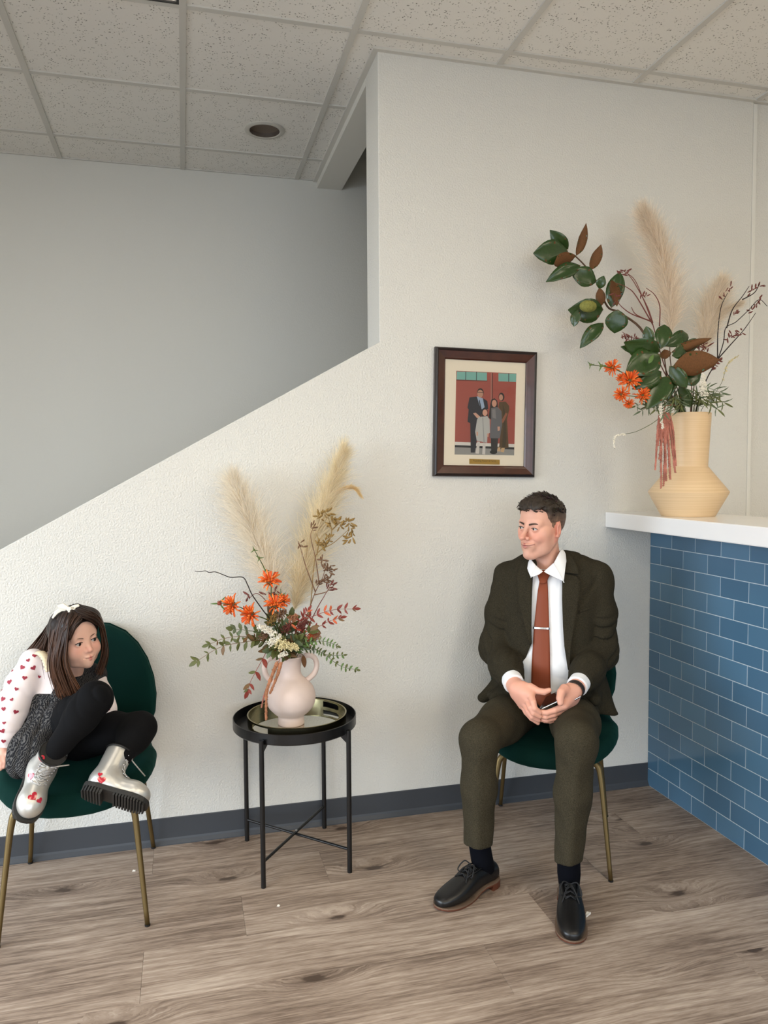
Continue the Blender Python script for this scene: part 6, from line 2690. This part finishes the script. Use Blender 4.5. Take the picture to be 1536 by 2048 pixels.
# loose tufts that break the outline
tf = MB()
rt = random.Random(4)
for k in range(520):
    th = rt.uniform(-PI, PI)
    el = rt.uniform(.25, 1.5)
    q = Vector((.0745 * math.cos(el) * math.cos(th), -.018 + .095 * math.cos(el) * math.sin(th), .032 + .083 * math.sin(el)))
    if q.z < .06 and q.y > .02:
        continue
    nrm = Vector((q.x / .0745, (q.y + .018) / .095, (q.z - .032) / .083)).normalized()
    dr = (Vector((-.25 + rt.gauss(0, .25), 1, .15)) + nrm * rt.uniform(.2, .7)).normalized()
    p0 = q + nrm * .006
    p1 = p0 + dr * .014 + nrm * .004
    p2 = p0 + dr * rt.uniform(.022, .034) + nrm * .003
    tf.tube([HM(p0), HM(p1), HM(p2)], [.0026, .0018, .0004], 5, c=tuple(x * rt.uniform(.6, 1.7) for x in lin((46, 37, 30))))
for k in range(46):
    x = rt.uniform(-.048, .048)
    p0 = Vector((x, .074 - abs(x) * .35, .083))
    p1 = p0 + Vector((rt.gauss(0, .006), .016, .005))
    p2 = p1 + Vector((rt.gauss(-.004, .006), .010, -.006 + rt.gauss(0, .004)))
    tf.tube([HM(p0), HM(p1), HM(p2)], [.005, .0036, .0006], 5, c=lin((50, 41, 33)))
flipx(tf.build('hair_tufts', m_hair_m, hair_m, smooth=True))

# wrist straps
bc = np.array(lerp(el_r, wr_r, 1.02))
ax = V3(wr_r) - V3(el_r)
ax = ax / np.linalg.norm(ax)


def band(mb, c, ax, r, w, n=30, th=.0025):
    a = Vector(ax).normalized()
    u = a.orthogonal().normalized()
    v_ = a.cross(u)
    vs, fs = [], []
    for k in range(n):
        t = 2 * PI * k / n
        d = u * math.cos(t) + v_ * math.sin(t)
        for rr_, ww in ((r, -w / 2), (r + th, -w / 2), (r + th, w / 2), (r, w / 2)):
            vs.append(Vector(c) + d * rr_ + a * ww)
    for k in range(n):
        for j in range(4):
            fs.append((k * 4 + j, k * 4 + (j + 1) % 4, ((k + 1) % n) * 4 + (j + 1) % 4, ((k + 1) % n) * 4 + j))
    mb.add(vs, fs)


bd = MB()
band(bd, bc, ax, .029, .009)
band(bd, bc + ax * .011, ax, .0288, .007)
wb = flipx(bd.build('wrist_strap', m_strap, man, smooth=True, angle=40))
be = MB()
for k in range(9):
    p = Vector(K(1195 + 14 * k, 775 - 7 * k + (k % 2) * 5, .298))
    be.sphere(p, .0032, 8, 6)
flipx(be.build('beads', m_silver, wb, smooth=True))

# the phone lies across the fingers: a thing of its own
pc_, pa, pb = V3(K(800, 880, .318)), V3(K(690, 925, .338)), V3(K(960, 800, .345))
xa = Vector(pb - pa).normalized()
ya = Vector((0.05, -1., -.02))
ya = (ya - xa * ya.dot(xa)).normalized()
za = xa.cross(ya)
ph = thing('smartphone', 'dark smartphone lying in the cupped hands of the suited man', 'phone', (0, 0, 0))
m_phone = mat('phone_black', (18, 16, 16), rough=.15)
m_pedge = mat('phone_edge', (120, 116, 110), rough=.25, metal=1.)
mid = Vector((pa + pb) / 2)
Mm = Matrix(((-_L[0] * -1, _F[0], 0), (-_L[1] * -1, _F[1], 0), (0, 0, 1)))
Rw = Matrix((Mm @ xa, Mm @ ya, Mm @ za)).transposed()
ph.matrix_world = Matrix.Translation(Vector((*CH_M[:2], 0)) + Mm @ mid) @ Rw.to_4x4()
MB().box(-.036, .036, .001, .145, -.0035, .0035).build('phone_body', m_pedge, ph, bevel=.003)
MB().box(-.034, .034, .003, .143, .0034, .0042).box(-.034, .034, .003, .143, -.0042, -.0034).build('screen', m_phone, ph)

# ================================================================== the girl
def striped_cloth():
    m = bpy.data.materials.new('woven_pinafore')
    m.use_nodes = True
    nt = m.node_tree
    N, L = nt.nodes, nt.links
    b = N['Principled BSDF']
    b.inputs['Roughness'].default_value = .8
    b.inputs['Specular IOR Level'].default_value = .2
    tc = N.new('ShaderNodeTexCoord')
    w = N.new('ShaderNodeTexWave')
    w.inputs['Scale'].default_value = 95
    w.inputs['Distortion'].default_value = 7
    w.inputs['Detail'].default_value = 3
    w.inputs['Detail Scale'].default_value = 1.2
    w.bands_direction = 'DIAGONAL'
    L.new(tc.outputs['Object'], w.inputs['Vector'])
    cr = N.new('ShaderNodeValToRGB')
    e = cr.color_ramp.elements
    e[0].position, e[1].position = .5, 1.0
    e[0].color = lin((24, 24, 27)) + (1,)
    e[1].color = lin((92, 90, 88)) + (1,)
    L.new(w.outputs[0], cr.inputs[0])
    L.new(cr.outputs[0], b.inputs['Base Color'])
    bp = N.new('ShaderNodeBump')
    bp.inputs['Strength'].default_value = .5
    bp.inputs['Distance'].default_value = .002
    L.new(w.outputs[0], bp.inputs['Height'])
    L.new(bp.outputs[0], b.inputs['Normal'])
    return m


m_pin = striped_cloth()
m_blouse = mat('white_blouse', (238, 226, 224), rough=.8, spec=.15)
m_lace_c = mat('cream_lace', (232, 214, 180), rough=.85, bump=.6, bscale=260, bdist=.002)
m_heart = mat('raspberry_print', (150, 40, 58), rough=.7)
m_legg = mat('black_leggings', (13, 13, 15), rough=.9, spec=.15, bump=.2, bscale=900, bdist=.0005)
m_hair_g = mat('dark_brown_hair', (58, 38, 28), rough=.45, spec=.3, attr='Col')
m_boot = mat('silver_boot', (204, 202, 196), rough=.34, metal=.65)
m_bheart = mat('red_patent_heart', (176, 22, 44), rough=.2, coat=.6)
m_bsole = mat('black_glitter_sole', (34, 33, 31), rough=.55, bump=.6, bscale=700, bdist=.001, var=.5, vscale=500)
m_blace = mat('grey_lace', (176, 172, 166), rough=.7)
m_bow = mat('ivory_ribbon', (240, 234, 220), rough=.6)


def GG(u, v, f):
    p = px(u, v, y=CH_G[1] - f)
    return np.array([p[0] - CH_G[0], f, p[2]])


girl = thing('person', 'girl in heart print blouse, dark pinafore and silver boots curled up on a chair', 'person', CH_G, PI)
GCAM = np.array([-CH_G[0], -(CAM_Y - CH_G[1]), CAM_H])

g_sl, g_sr = GG(66, 1322, .0), GG(190, 1352, -.04)
g_el, g_wl = GG(24, 1418, .03), GG(10, 1490, .06)
g_er = GG(208, 1420, .03)
g_neck = GG(142, 1340, .02)
g_pel = GG(122, 1458, -.03)
g_hl, g_hr = GG(108, 1470, .02), GG(160, 1474, .0)
g_kl, g_al = GG(190, 1398, .22), GG(108, 1506, .285)
g_kr, g_ar = GG(280, 1456, .12), GG(244, 1512, .24)


def fg_torso(P):
    ch = GG(125, 1385, -.02)
    d = s_ell(P, ch, (.098, .072, .10))
    d = smin(d, s_ell(P, lerp(ch, g_pel, .6), (.09, .072, .09)), .05)
    d = smin(d, s_ell(P, g_pel - np.array([0, 0, .008]), (.105, .09, .082)), .05)
    d = smin(d, s_cap(P, g_sl, lerp(g_sl, g_sr, .5), .034, .04), .04)
    d = smin(d, s_cap(P, lerp(g_sl, g_sr, .5), g_sr, .04, .03), .04)
    return d


def fg_blouse(P):
    a = s_chain(P, [g_sl, lerp(g_sl, g_el, .5), g_el, lerp(g_el, g_wl, .6), lerp(g_el, g_wl, .95)], [.038, .047, .047, .040, .025], .03)
    b = s_chain(P, [g_sr, lerp(g_sr, g_er, .6), g_er, GG(210, 1452, .06)], [.032, .034, .034, .026], .03)
    d = np.minimum(a, b) + folds(P, (.2, .3, 1), 50, .006, 91) + folds(P, (1, .3, .5), 40, .005, 95)
    return smin(smax(fg_torso(P) - .004, P[:, 2] - (g_sl[2] + .035), .01), d, .012)


blouse = fobj('blouse', lambda P: off_chair(P, fg_blouse(P), -.002), (-.32, -.16, .42), (.26, .2, .86), .005, m_blouse, girl)
flipx(MB().tube([lerp(g_el, g_wl, .90), lerp(g_el, g_wl, .98), lerp(g_el, g_wl, 1.06)], [.024, .027, .032], 20, cap=False).build('cuff_frill', m_blouse, blouse, smooth=True))


def fg_pin(P):
    d = fg_torso(P) - .011
    # lap and skirt hanging over the seat edge
    d = smin(d, s_cap(P, GG(95, 1455, .04), GG(52, 1505, .12), .062, .05), .05)
    d = smin(d, s_cap(P, GG(60, 1490, .12), GG(34, 1535, .17), .045, .028), .04)
    d = smin(d, s_cap(P, GG(75, 1490, .14), GG(66, 1540, .18), .045, .03), .04)
    d = smin(d, s_cap(P, GG(100, 1450, .08), GG(135, 1425, .12), .05, .04), .04)
    d = d + folds(P, (1, .6, .3), 75, .006, 111) + folds(P, (.8, -.2, .5), 42, .007, 115)
    top = GG(60, 1382, .0)[2]
    d = smax(d, P[:, 2] - (top - .25 * (P[:, 0] - GG(60, 1382, .0)[0]) * 0 + np.clip((P[:, 0] - GG(108, 1380, 0)[0]) * 2.2, 0, .12)), .004)
    return d


pin = fobj('pinafore', lambda P: off_chair(P, fg_pin(P), -.004), (-.32, -.16, .38), (.2, .3, .82), .005, m_pin, girl)
ruf = MB()
rp = bez([GG(72, 1309, -.01), GG(82, 1306, .04), GG(92, 1318, .075), GG(99, 1342, .095)], 10)
ruf.tube(rp, [.013 + .003 * math.sin(i * 2.1) for i in range(len(rp))], 10, flat=.45)
flipx(ruf.build('collar_frill', m_lace_c, blouse, smooth=True))


def fg_leg(P):
    a = s_chain(P, [g_hl, lerp(g_hl, g_kl, .55), g_kl, lerp(g_kl, g_al, .35), g_al], [.078, .060, .047, .045, .033], .03)
    b = s_chain(P, [g_hr, lerp(g_hr, g_kr, .55), g_kr, lerp(g_kr, g_ar, .35), g_ar], [.076, .060, .047, .045, .033], .03)
    return smin(a, b, .012) + folds(P, (.6, .5, .6), 70, .004, 131)


fobj('leggings', lambda P: off_chair(P, fg_leg(P), -.003), (-.26, -.12, .36), (.32, .34, .78), .005, m_legg, girl)


def decal(f, c, upv, size, shape, n_hint):
    """flat print shape wrapped on the surface f round point c"""
    c = np.array(c, dtype=np.float32)

    def grad(p):
        e = .002
        d0 = f(p)
        g = np.stack([f(p + np.eye(3, dtype=np.float32)[i] * e) - d0 for i in range(3)], 1) / e
        return d0, g / np.maximum(np.linalg.norm(g, axis=1), 1e-6)[:, None]
    d0, g = grad(c[None])
    n = Vector(g[0])
    up = Vector(upv)
    up = (up - n * up.dot(n)).normalized()
    rt_ = up.cross(n)
    ring = []
    for s_ in (.0, .55, 1.):
        if s_ == 0:
            ring.append(tuple(c))
        else:
            ring += [tuple(Vector(c) + (rt_ * a + up * b) * size * s_) for a, b in shape]
    P = np.array(ring, dtype=np.float32)
    for _ in range(3):
        d_, g_ = grad(P)
        P = P - g_ * (d_ - .0012)[:, None]
    k = len(shape)
    F = [(0, 1 + i, 1 + (i + 1) % k) for i in range(k)]
    F += [(1 + i, 1 + k + i, 1 + k + (i + 1) % k) for i in range(k)] + [(1 + i, 1 + k + (i + 1) % k, 1 + (i + 1) % k) for i in range(k)]
    return P, F


HEART = []
for k in range(22):
    t = 2 * PI * k / 22
    HEART.append((16 * math.sin(t) ** 3 / 17, (13 * math.cos(t) - 5 * math.cos(2 * t) - 2 * math.cos(3 * t) - math.cos(4 * t)) / 17))


def cam_hits(f, pxs):
    T = np.array([GG(u, v, .1) for u, v in pxs])
    d = T - GCAM
    d = d / np.linalg.norm(d, axis=1)[:, None]
    O = GCAM + d * 2.2
    t = march(f, O, d, tmax=.9)
    return O + d * t[:, None], t < .88


hz = [(295, 560), (190, 660), (105, 690), (285, 665), (210, 750), (335, 740), (80, 785), (15, 855), (140, 845), (25, 930), (100, 935), (30, 1015), (135, 1040), (35, 1135), (20, 1205), (30, 1290), (925, 1020), (900, 1115), (240, 600), (60, 620)]
hp, ok = cam_hits(fg_blouse, [(.2343 * x, 1180 + .2343 * y) for x, y in hz])
hm = MB()
for i, (p, k_) in enumerate(zip(hp, ok)):
    if k_:
        P, F = decal(fg_blouse, p, (math.sin(i * 1.7) * .5, 0, 1), .0078 + .002 * math.sin(i * 2.3), HEART, None)
        hm.add(P, F)
flipx(hm.build('heart_print', m_heart, blouse))

# ---- boots
def boot(name, ankle, toe_dir, up_dir, hearts, zip_side=0, lace_end=None):
    t_ = Vector(toe_dir).normalized()
    u_ = Vector(up_dir)
    u_ = (u_ - t_ * u_.dot(t_)).normalized()
    l_ = t_.cross(u_)
    R = np.array(Matrix((l_, t_, u_)).transposed(), dtype=np.float32)
    BS = 1.04
    R = R * BS
    org = V3(ankle) - R @ V3((0, .042, .13))

    def Wd(p):
        return tuple(org + R @ V3(p))

    def f_up(Q):
        d = s_cap(Q, (0, .040, .05), (0, .040, .128), .036, .037)
        d = smin(d, s_cap(Q, (0, .035, .035), (0, .12, .034), .033, .034, ((0, 0, 1), .95)), .03)
        d = smin(d, s_ell(Q, (0, .14, .032), (.0365, .040, .031)), .02)
        d = smax(d, Q[:, 2] - .140, .003)
        return smax(d, .012 - Q[:, 2], .003)

    def f_w(P):
        return f_up(((P - org) @ R / BS ** 2)) * BS
    v, q = net(f_up, (-.06, -.03, 0), (.06, .21, .16), .0035)
    W_ = (org + v @ R.T)
    b = flipx(mesh_obj('boot', W_, q, m_boot, girl))
    # sole with cleats
    ss = [(-.006, .012), (-.002, .022), (.01, .031), (.03, .036), (.06, .035), (.085, .036), (.11, .039), (.135, .0405), (.155, .038), (.17, .031), (.18, .020), (.184, .008)]
    so = MB()

    def slab(lo, hi, z0, z1, grow=0.):
        pts = [(y, w + grow) for y, w in ss if lo <= y <= hi]
        for (y0, w0), (y1, w1) in zip(pts[:-1], pts[1:]):
            vs = [(sx * w_, y_, z_) for z_ in (z0, z1) for y_, w_ in ((y0, w0), (y1, w1)) for sx in (-1, 1)]
            so.add([Wd(p) for p in vs], [(0, 1, 3, 2), (4, 6, 7, 5), (0, 4, 5, 1), (2, 3, 7, 6), (0, 2, 6, 4), (1, 5, 7, 3)])
    slab(-1, 1, .004, .017, .001)
    wl = lambda y: np.interp(y, [a for a, _ in ss], [w for _, w in ss])
    def bar(y0, y1, z0, z1):
        vs = [(sx * wl(y_), y_, z_) for z_ in (z0, z1) for y_ in (y0, y1) for sx in (-1, 1)]
        so.add([Wd(p) for p in vs], [(0, 1, 3, 2), (4, 6, 7, 5), (0, 4, 5, 1), (2, 3, 7, 6), (0, 2, 6, 4), (1, 5, 7, 3)])
    for k in range(7):
        bar(-.003 + .0085 * k, .0022 + .0085 * k, -.012, .005)
    bar(-.003, .054, -.007, .005)
    for k in range(11):
        bar(.085 + .0085 * k, .0902 + .0085 * k, -.004, .005)
    flipx(so.build('sole', m_bsole, b))
    # padded collar, laces
    fl = MB()
    ringp = [Wd((.0375 * math.cos(a), .040 + .0375 * math.sin(a), .139)) for a in [2 * PI * k / 24 for k in range(25)]]
    fl.tube(ringp, .003, 6)
    flipx(fl.build('collar_edge', m_blackp, b, smooth=True))
    lc = MB()

    def surf(x, y, z):
        P = np.array([[x, y, z]], dtype=np.float32)
        for _ in range(6):
            d_ = f_up(P)
            e = .002
            g = np.stack([f_up(P + np.eye(3, dtype=np.float32)[i] * e) - d_ for i in range(3)], 1) / e
            P = P - g * (d_ - .003)[:, None]
        return Wd(P[0])
    rows = [(.083, .125), (.083, .110), (.085, .095), (.089, .082), (.098, .072), (.108, .066)]
    for (y0, z0), (y1, z1) in zip(rows[:-1], rows[1:]):
        for sg in (-1, 1):
            lc.tube([surf(sg * .017, y0 - .012, z0), surf(0, (y0 + y1) / 2, (z0 + z1) / 2), surf(-sg * .017, y1 - .012, z1)], .0021, 6)
        lc.tube([surf(-.017, y0 - .012, z0), surf(0, y0, z0), surf(.017, y0 - .012, z0)], .0021, 6)
    kn = surf(0, .083, .128)
    lc.sphere(kn, .006, 8, 6)
    if lace_end is not None:
        k_ = np.array(kn)
        lc.tube(bez([k_, lerp(k_, lace_end, .5) + np.array([0, .01, .004]), lace_end], 6), .002, 6)
        lc.tube(bez([k_, k_ + np.array([-.02, .012, .006]), k_ + np.array([-.03, .014, -.012]), k_], 6), .002, 6)
    flipx(lc.build('laces', m_blace, b, smooth=True))
    # eyelets
    ey = MB()
    for y0, z0 in rows:
        for sg in (-1, 1):
            ey.sphere(surf(sg * .019, y0 - .013, z0), .0028, 8, 5)
    flipx(ey.build('eyelets', m_silver, b, smooth=True))['kind'] = 'stuff'
    flipx(MB().tube([Wd((0, .040, .1385)), Wd((0, .040, .1408))], .0355 * BS, 24).build('shaft_shade_disc', m_blackp, b))  # black disc across the shaft top, standing in for the shade inside
    pts_, ok_ = cam_hits(f_w, [h[:2] for h in hearts])
    for p, k_, h in zip(pts_, ok_, hearts):
        if k_:
            P, F = decal(f_w, p, (math.sin(h[3]), 0, math.cos(h[3])), h[2], HEART, None)
            flipx(MB().add(P, F).build('heart', m_bheart, b, smooth=True))
    if zip_side:
        zp = MB()
        pts = [surf(zip_side * .05, .035 + .006 * i / 7, .132 - .013 * i) for i in range(8)]
        zp.tube(pts, .0045, 6, flat=.5)
        flipx(zp.build('zipper', m_blackp, b, smooth=True))
    return b


boot('boot', g_al + np.array([-.004, .012, -.002]), (-.14, .74, -.60), (.44, .34, .82), [(66, 1593, .0145, -.4), (79, 1601, .0095, -.2), (62, 1552, .0125, -.2), (82, 1516, .0145, -.1)], lace_end=GG(138, 1530, .30))
boot('boot', g_ar + np.array([-.010, -.004, .004]), (.92, .24, -.30), (.28, -.72, .62), [(203, 1560, .013, .1), (200, 1549, .0075, .1)], zip_side=1, lace_end=GG(290, 1552, .22))

# ---- head
HC_G = V3(GG(151, 1276, .06))
HS_G = .80
RG = np.array(Matrix.Rotation(math.radians(-9), 3, 'Y') @ Matrix.Rotation(math.radians(-36), 3, 'Z') @ Matrix.Rotation(math.radians(-6), 3, 'X'), dtype=np.float32)


def HG(p):
    return tuple(V3(HC_G) + (RG @ V3(p)) * HS_G)


def fh_girl(P):
    Q = to_head(P, HC_G, HS_G, RG)
    d = head_sdf(Q, True) * HS_G
    return smin(d, s_cap(P, HG((0, -.02, -.06)), g_neck - np.array([0, .01, .03]), .032, .036), .015)


def ch_girl(V):
    return head_color(to_head(V, HC_G, HS_G, RG), (228, 182, 160), (196, 112, 106), (226, 142, 126))


b1 = sdf_obj('body', fh_girl, tuple(HC_G - .13), tuple(HC_G + .12), .0021, m_skin, girl, ch_girl)
HGd = dict(palm=[([tuple(g_wl), tuple(GG(8, 1506, .075)), tuple(GG(5, 1516, .085))], [.018, .018, .015])],
           fingers=[([GG(8, 1512, .09), GG(10, 1524, .11), GG(8, 1534, .115)], [.008, .007, .006]), ([GG(4, 1514, .09), GG(3, 1527, .112), GG(1, 1538, .116)], [.008, .007, .006]),
                    ([GG(0, 1514, .09), GG(-4, 1526, .11), GG(-6, 1536, .115)], [.008, .007, .006]), ([GG(-4, 1512, .085), GG(-10, 1522, .1), GG(-13, 1530, .105)], [.007, .006, .0055]),
                    ([GG(12, 1506, .085), GG(18, 1513, .1), GG(20, 1520, .105)], [.008, .007, .006])])
gcol = lambda V: np.repeat(np.array(lin((226, 172, 150)))[None], len(V), 0)
b2 = sdf_obj('gh', lambda P: smin(hand_sdf(P, HGd), s_cap(P, g_wl, lerp(g_el, g_wl, .5), .018, .022), .01), (-.32, .0, .36), (-.16, .16, .56), .0025, m_skin, None, gcol)


def fgb(P):
    d = fg_torso(P) + .012
    d = smin(d, s_chain(P, [g_sl, g_el, lerp(g_el, g_wl, .8)], [.026, .022, .017]), .02)
    d = smin(d, s_chain(P, [g_sr, g_er], [.026, .022]), .02)
    d = smin(d, s_chain(P, [g_hl, g_kl, g_al], [.045, .035, .02]), .02)
    d = smin(d, s_chain(P, [g_hr, g_kr, g_ar], [.045, .035, .02]), .02)
    return off_chair(P, smin(d, s_cap(P, g_neck, GG(130, 1360, .0), .032, .04), .02), .006)


b3 = sdf_obj('gb', fgb, (-.32, -.16, .36), (.34, .34, .92), .010, m_skin, None, gcol)
gbody = flipx(join('body', [b1, b2, b3], girl))
ev = MB()
gz = RG @ V3((.25, 1, -.08))
for s in (-1, 1):
    eye_mesh(ev, HG((s * .032, .0735, -.004)), .0128 * HS_G, gz, (40, 26, 20), .62)
flipx(ev.build('eyes', m_eye, gbody, smooth=True))
eb = MB()
for s in (-1, 1):
    pts = bez([HG((s * .015, .0885, .0155)), HG((s * .03, .087, .0195)), HG((s * .044, .077, .019)), HG((s * .053, .066, .013))], 6)
    eb.tube(pts, [.0023 * (1 - .5 * i / (len(pts) - 1)) for i in range(len(pts))], 6, flat=.6, c=lin((78, 54, 42)))
    eb.tube(bez([HG((s * .0175, .0835, -.001)), HG((s * .0325, .0888, .0035)), HG((s * .0475, .080, -.002))], 6), .0013, 5, c=lin((22, 16, 14)))
flipx(eb.build('eyebrows', m_hair_g, gbody, smooth=True))


def f_hair_g(P):
    Q = to_head(P, HC_G, HS_G, RG)
    d = s_ell(Q, (0, -.016, .034), (.080, .096, .086))
    d = smin(d, s_ell(Q, (0, .036, .05), (.062, .054, .05)), .03)
    d = d - .010 + .006 * np.clip((Q[:, 1] - .03) / .05, 0, 1) - noise3(Q * V3((1.5, 1.5, .5)), 180, 12) * .0012
    face = np.sqrt((Q[:, 0] / .060) ** 2 + ((Q[:, 2] + .018) / .096) ** 2) - 1
    face = np.maximum(face * .06, .025 - Q[:, 1])
    d = smax(d, -face, .004)
    d = smax(d, -.075 - Q[:, 2], .01)
    return d * HS_G


def hcg(V, k=1.):
    n_ = (1 + .35 * noise3(V * V3((1, 1, .35)), 300, 15))[:, None]
    return np.array(lin((32, 22, 18)))[None] * n_


hair_g = fobj('hair', f_hair_g, tuple(HC_G - .11), tuple(HC_G + .12), .0025, m_hair_g, girl, hcg)
lk = MB()
rl = random.Random(9)


def locks(g1, g2, n, jit=3., jf=.012, r0=.0042, light=1.):
    for k in range(n):
        s_ = (k + rl.random()) / n
        pts = []
        ju, jv, jz = rl.gauss(0, jit), rl.gauss(0, jit), rl.gauss(0, jf)
        m = len(g1)
        ph_ = rl.uniform(0, 1.5)
        for i, (a, b_) in enumerate(zip(g1, g2)):
            q = np.array(a, float) * (1 - s_) + np.array(b_, float) * s_
            w_ = .3 + .7 * i / (m - 1)
            q[0] += 2.6 * math.sin(i * 1.9 + s_ * 9 + ph_) * (i / (m - 1))
            pts.append(GG(q[0] + ju * w_ + rl.gauss(0, 1.0), q[1] + jv * w_, q[2] + jz * w_))
        P = bez(pts, 7)
        nn_ = len(P)
        rr_ = r0 * rl.uniform(.6, 1.3)
        b0 = rl.uniform(.55, 1.5)
        o = len(lk.v)
        lk.tube(P, [rr_ * (1 - .85 * (i / (nn_ - 1)) ** 2.2) for i in range(nn_)], 5, flat=.55)
        c0, c1 = np.array(lin((30, 21, 17))), np.array(lin((86, 54, 35)))
        for i in range(nn_):
            t = (i / (nn_ - 1)) ** 1.6
            c_ = (c0 * (1 - t * light) + c1 * t * light) * b0
            lk.c += [tuple(c_)] * 5


locks([(146, 1212, .05), (118, 1236, .08), (106, 1285, .10), (100, 1335, .115), (112, 1392, .115)], [(152, 1211, .07), (142, 1236, .125), (130, 1282, .145), (122, 1330, .14), (152, 1402, .125)], 120)
locks([(144, 1213, .09), (134, 1245, .135), (126, 1290, .145), (128, 1340, .14), (145, 1404, .13)], [(150, 1214, .1), (140, 1246, .14), (134, 1285, .15), (138, 1335, .145), (172, 1392, .135)], 40, 2.)
locks([(150, 1210, .02), (192, 1224, .02), (207, 1258, -.01), (213, 1305, -.02), (205, 1345, -.02)], [(156, 1210, .06), (192, 1228, .085), (204, 1258, .06), (208, 1305, .05), (196, 1350, .05)], 90)
locks([(142, 1213, .0), (112, 1232, -.02), (84, 1272, -.06), (58, 1302, -.08), (42, 1312, -.085)], [(146, 1212, .03), (110, 1240, .03), (95, 1285, .03), (88, 1320, .02), (96, 1370, .04)], 80)
locks([(138, 1216, .085), (158, 1225, .125), (184, 1236, .115), (202, 1254, .07), (208, 1290, .04)], [(146, 1212, .08), (170, 1219, .105), (192, 1230, .09), (205, 1252, .05), (211, 1290, .02)], 60, 2.)
locks([(140, 1214, .085), (140, 1228, .13), (136, 1243, .145), (130, 1262, .145)], [(160, 1214, .10), (166, 1228, .13), (152, 1246, .148), (134, 1268, .148)], 34, 2., .006, light=.6)
locks([(140, 1213, .05), (118, 1228, .075), (103, 1262, .085), (97, 1312, .09), (104, 1362, .1)], [(147, 1212, .07), (132, 1230, .115), (118, 1268, .125), (112, 1318, .125), (128, 1384, .125)], 70, 2., .006)
locks([(140, 1222, .105), (158, 1232, .135), (182, 1240, .128), (203, 1256, .08)], [(142, 1216, .095), (162, 1226, .125), (188, 1234, .11), (206, 1254, .06)], 46, 1.5, .004, .0036, light=.3)
locks([(148, 1222, .11), (150, 1238, .14), (144, 1254, .15), (136, 1276, .15)], [(158, 1226, .12), (164, 1240, .143), (152, 1254, .152), (138, 1282, .152)], 26, 1.5, .004, .0036, light=.4)
flipx(lk.build('hair_locks', m_hair_g, hair_g, smooth=True))
# ribbon bow
bw = MB()
for poly, f0 in (([(138, 1215), (148, 1210), (157, 1209), (159, 1213), (150, 1217), (140, 1220)], .112), ([(138, 1217), (151, 1217), (150, 1225), (135, 1225)], .118), ([(139, 1215), (127, 1207), (114, 1211), (116, 1216), (128, 1219), (138, 1221)], .106),
                 ([(132, 1215), (118, 1216), (109, 1223), (103, 1236), (106, 1238), (115, 1228), (123, 1223), (133, 1222)], .100), ([(134, 1214), (143, 1214), (142, 1223), (133, 1222)], .121)):
    A_ = [GG(u, v, f0) for u, v in poly]
    B_ = [p - np.array([0, .010, 0]) for p in A_]
    k = len(poly)
    bw.add(A_ + B_, [tuple(range(k)), tuple(range(2 * k - 1, k - 1, -1))] + [(i, k + i, k + (i + 1) % k, (i + 1) % k) for i in range(k)])
flipx(bw.build('hair_bow', m_bow, girl, bevel=.002))
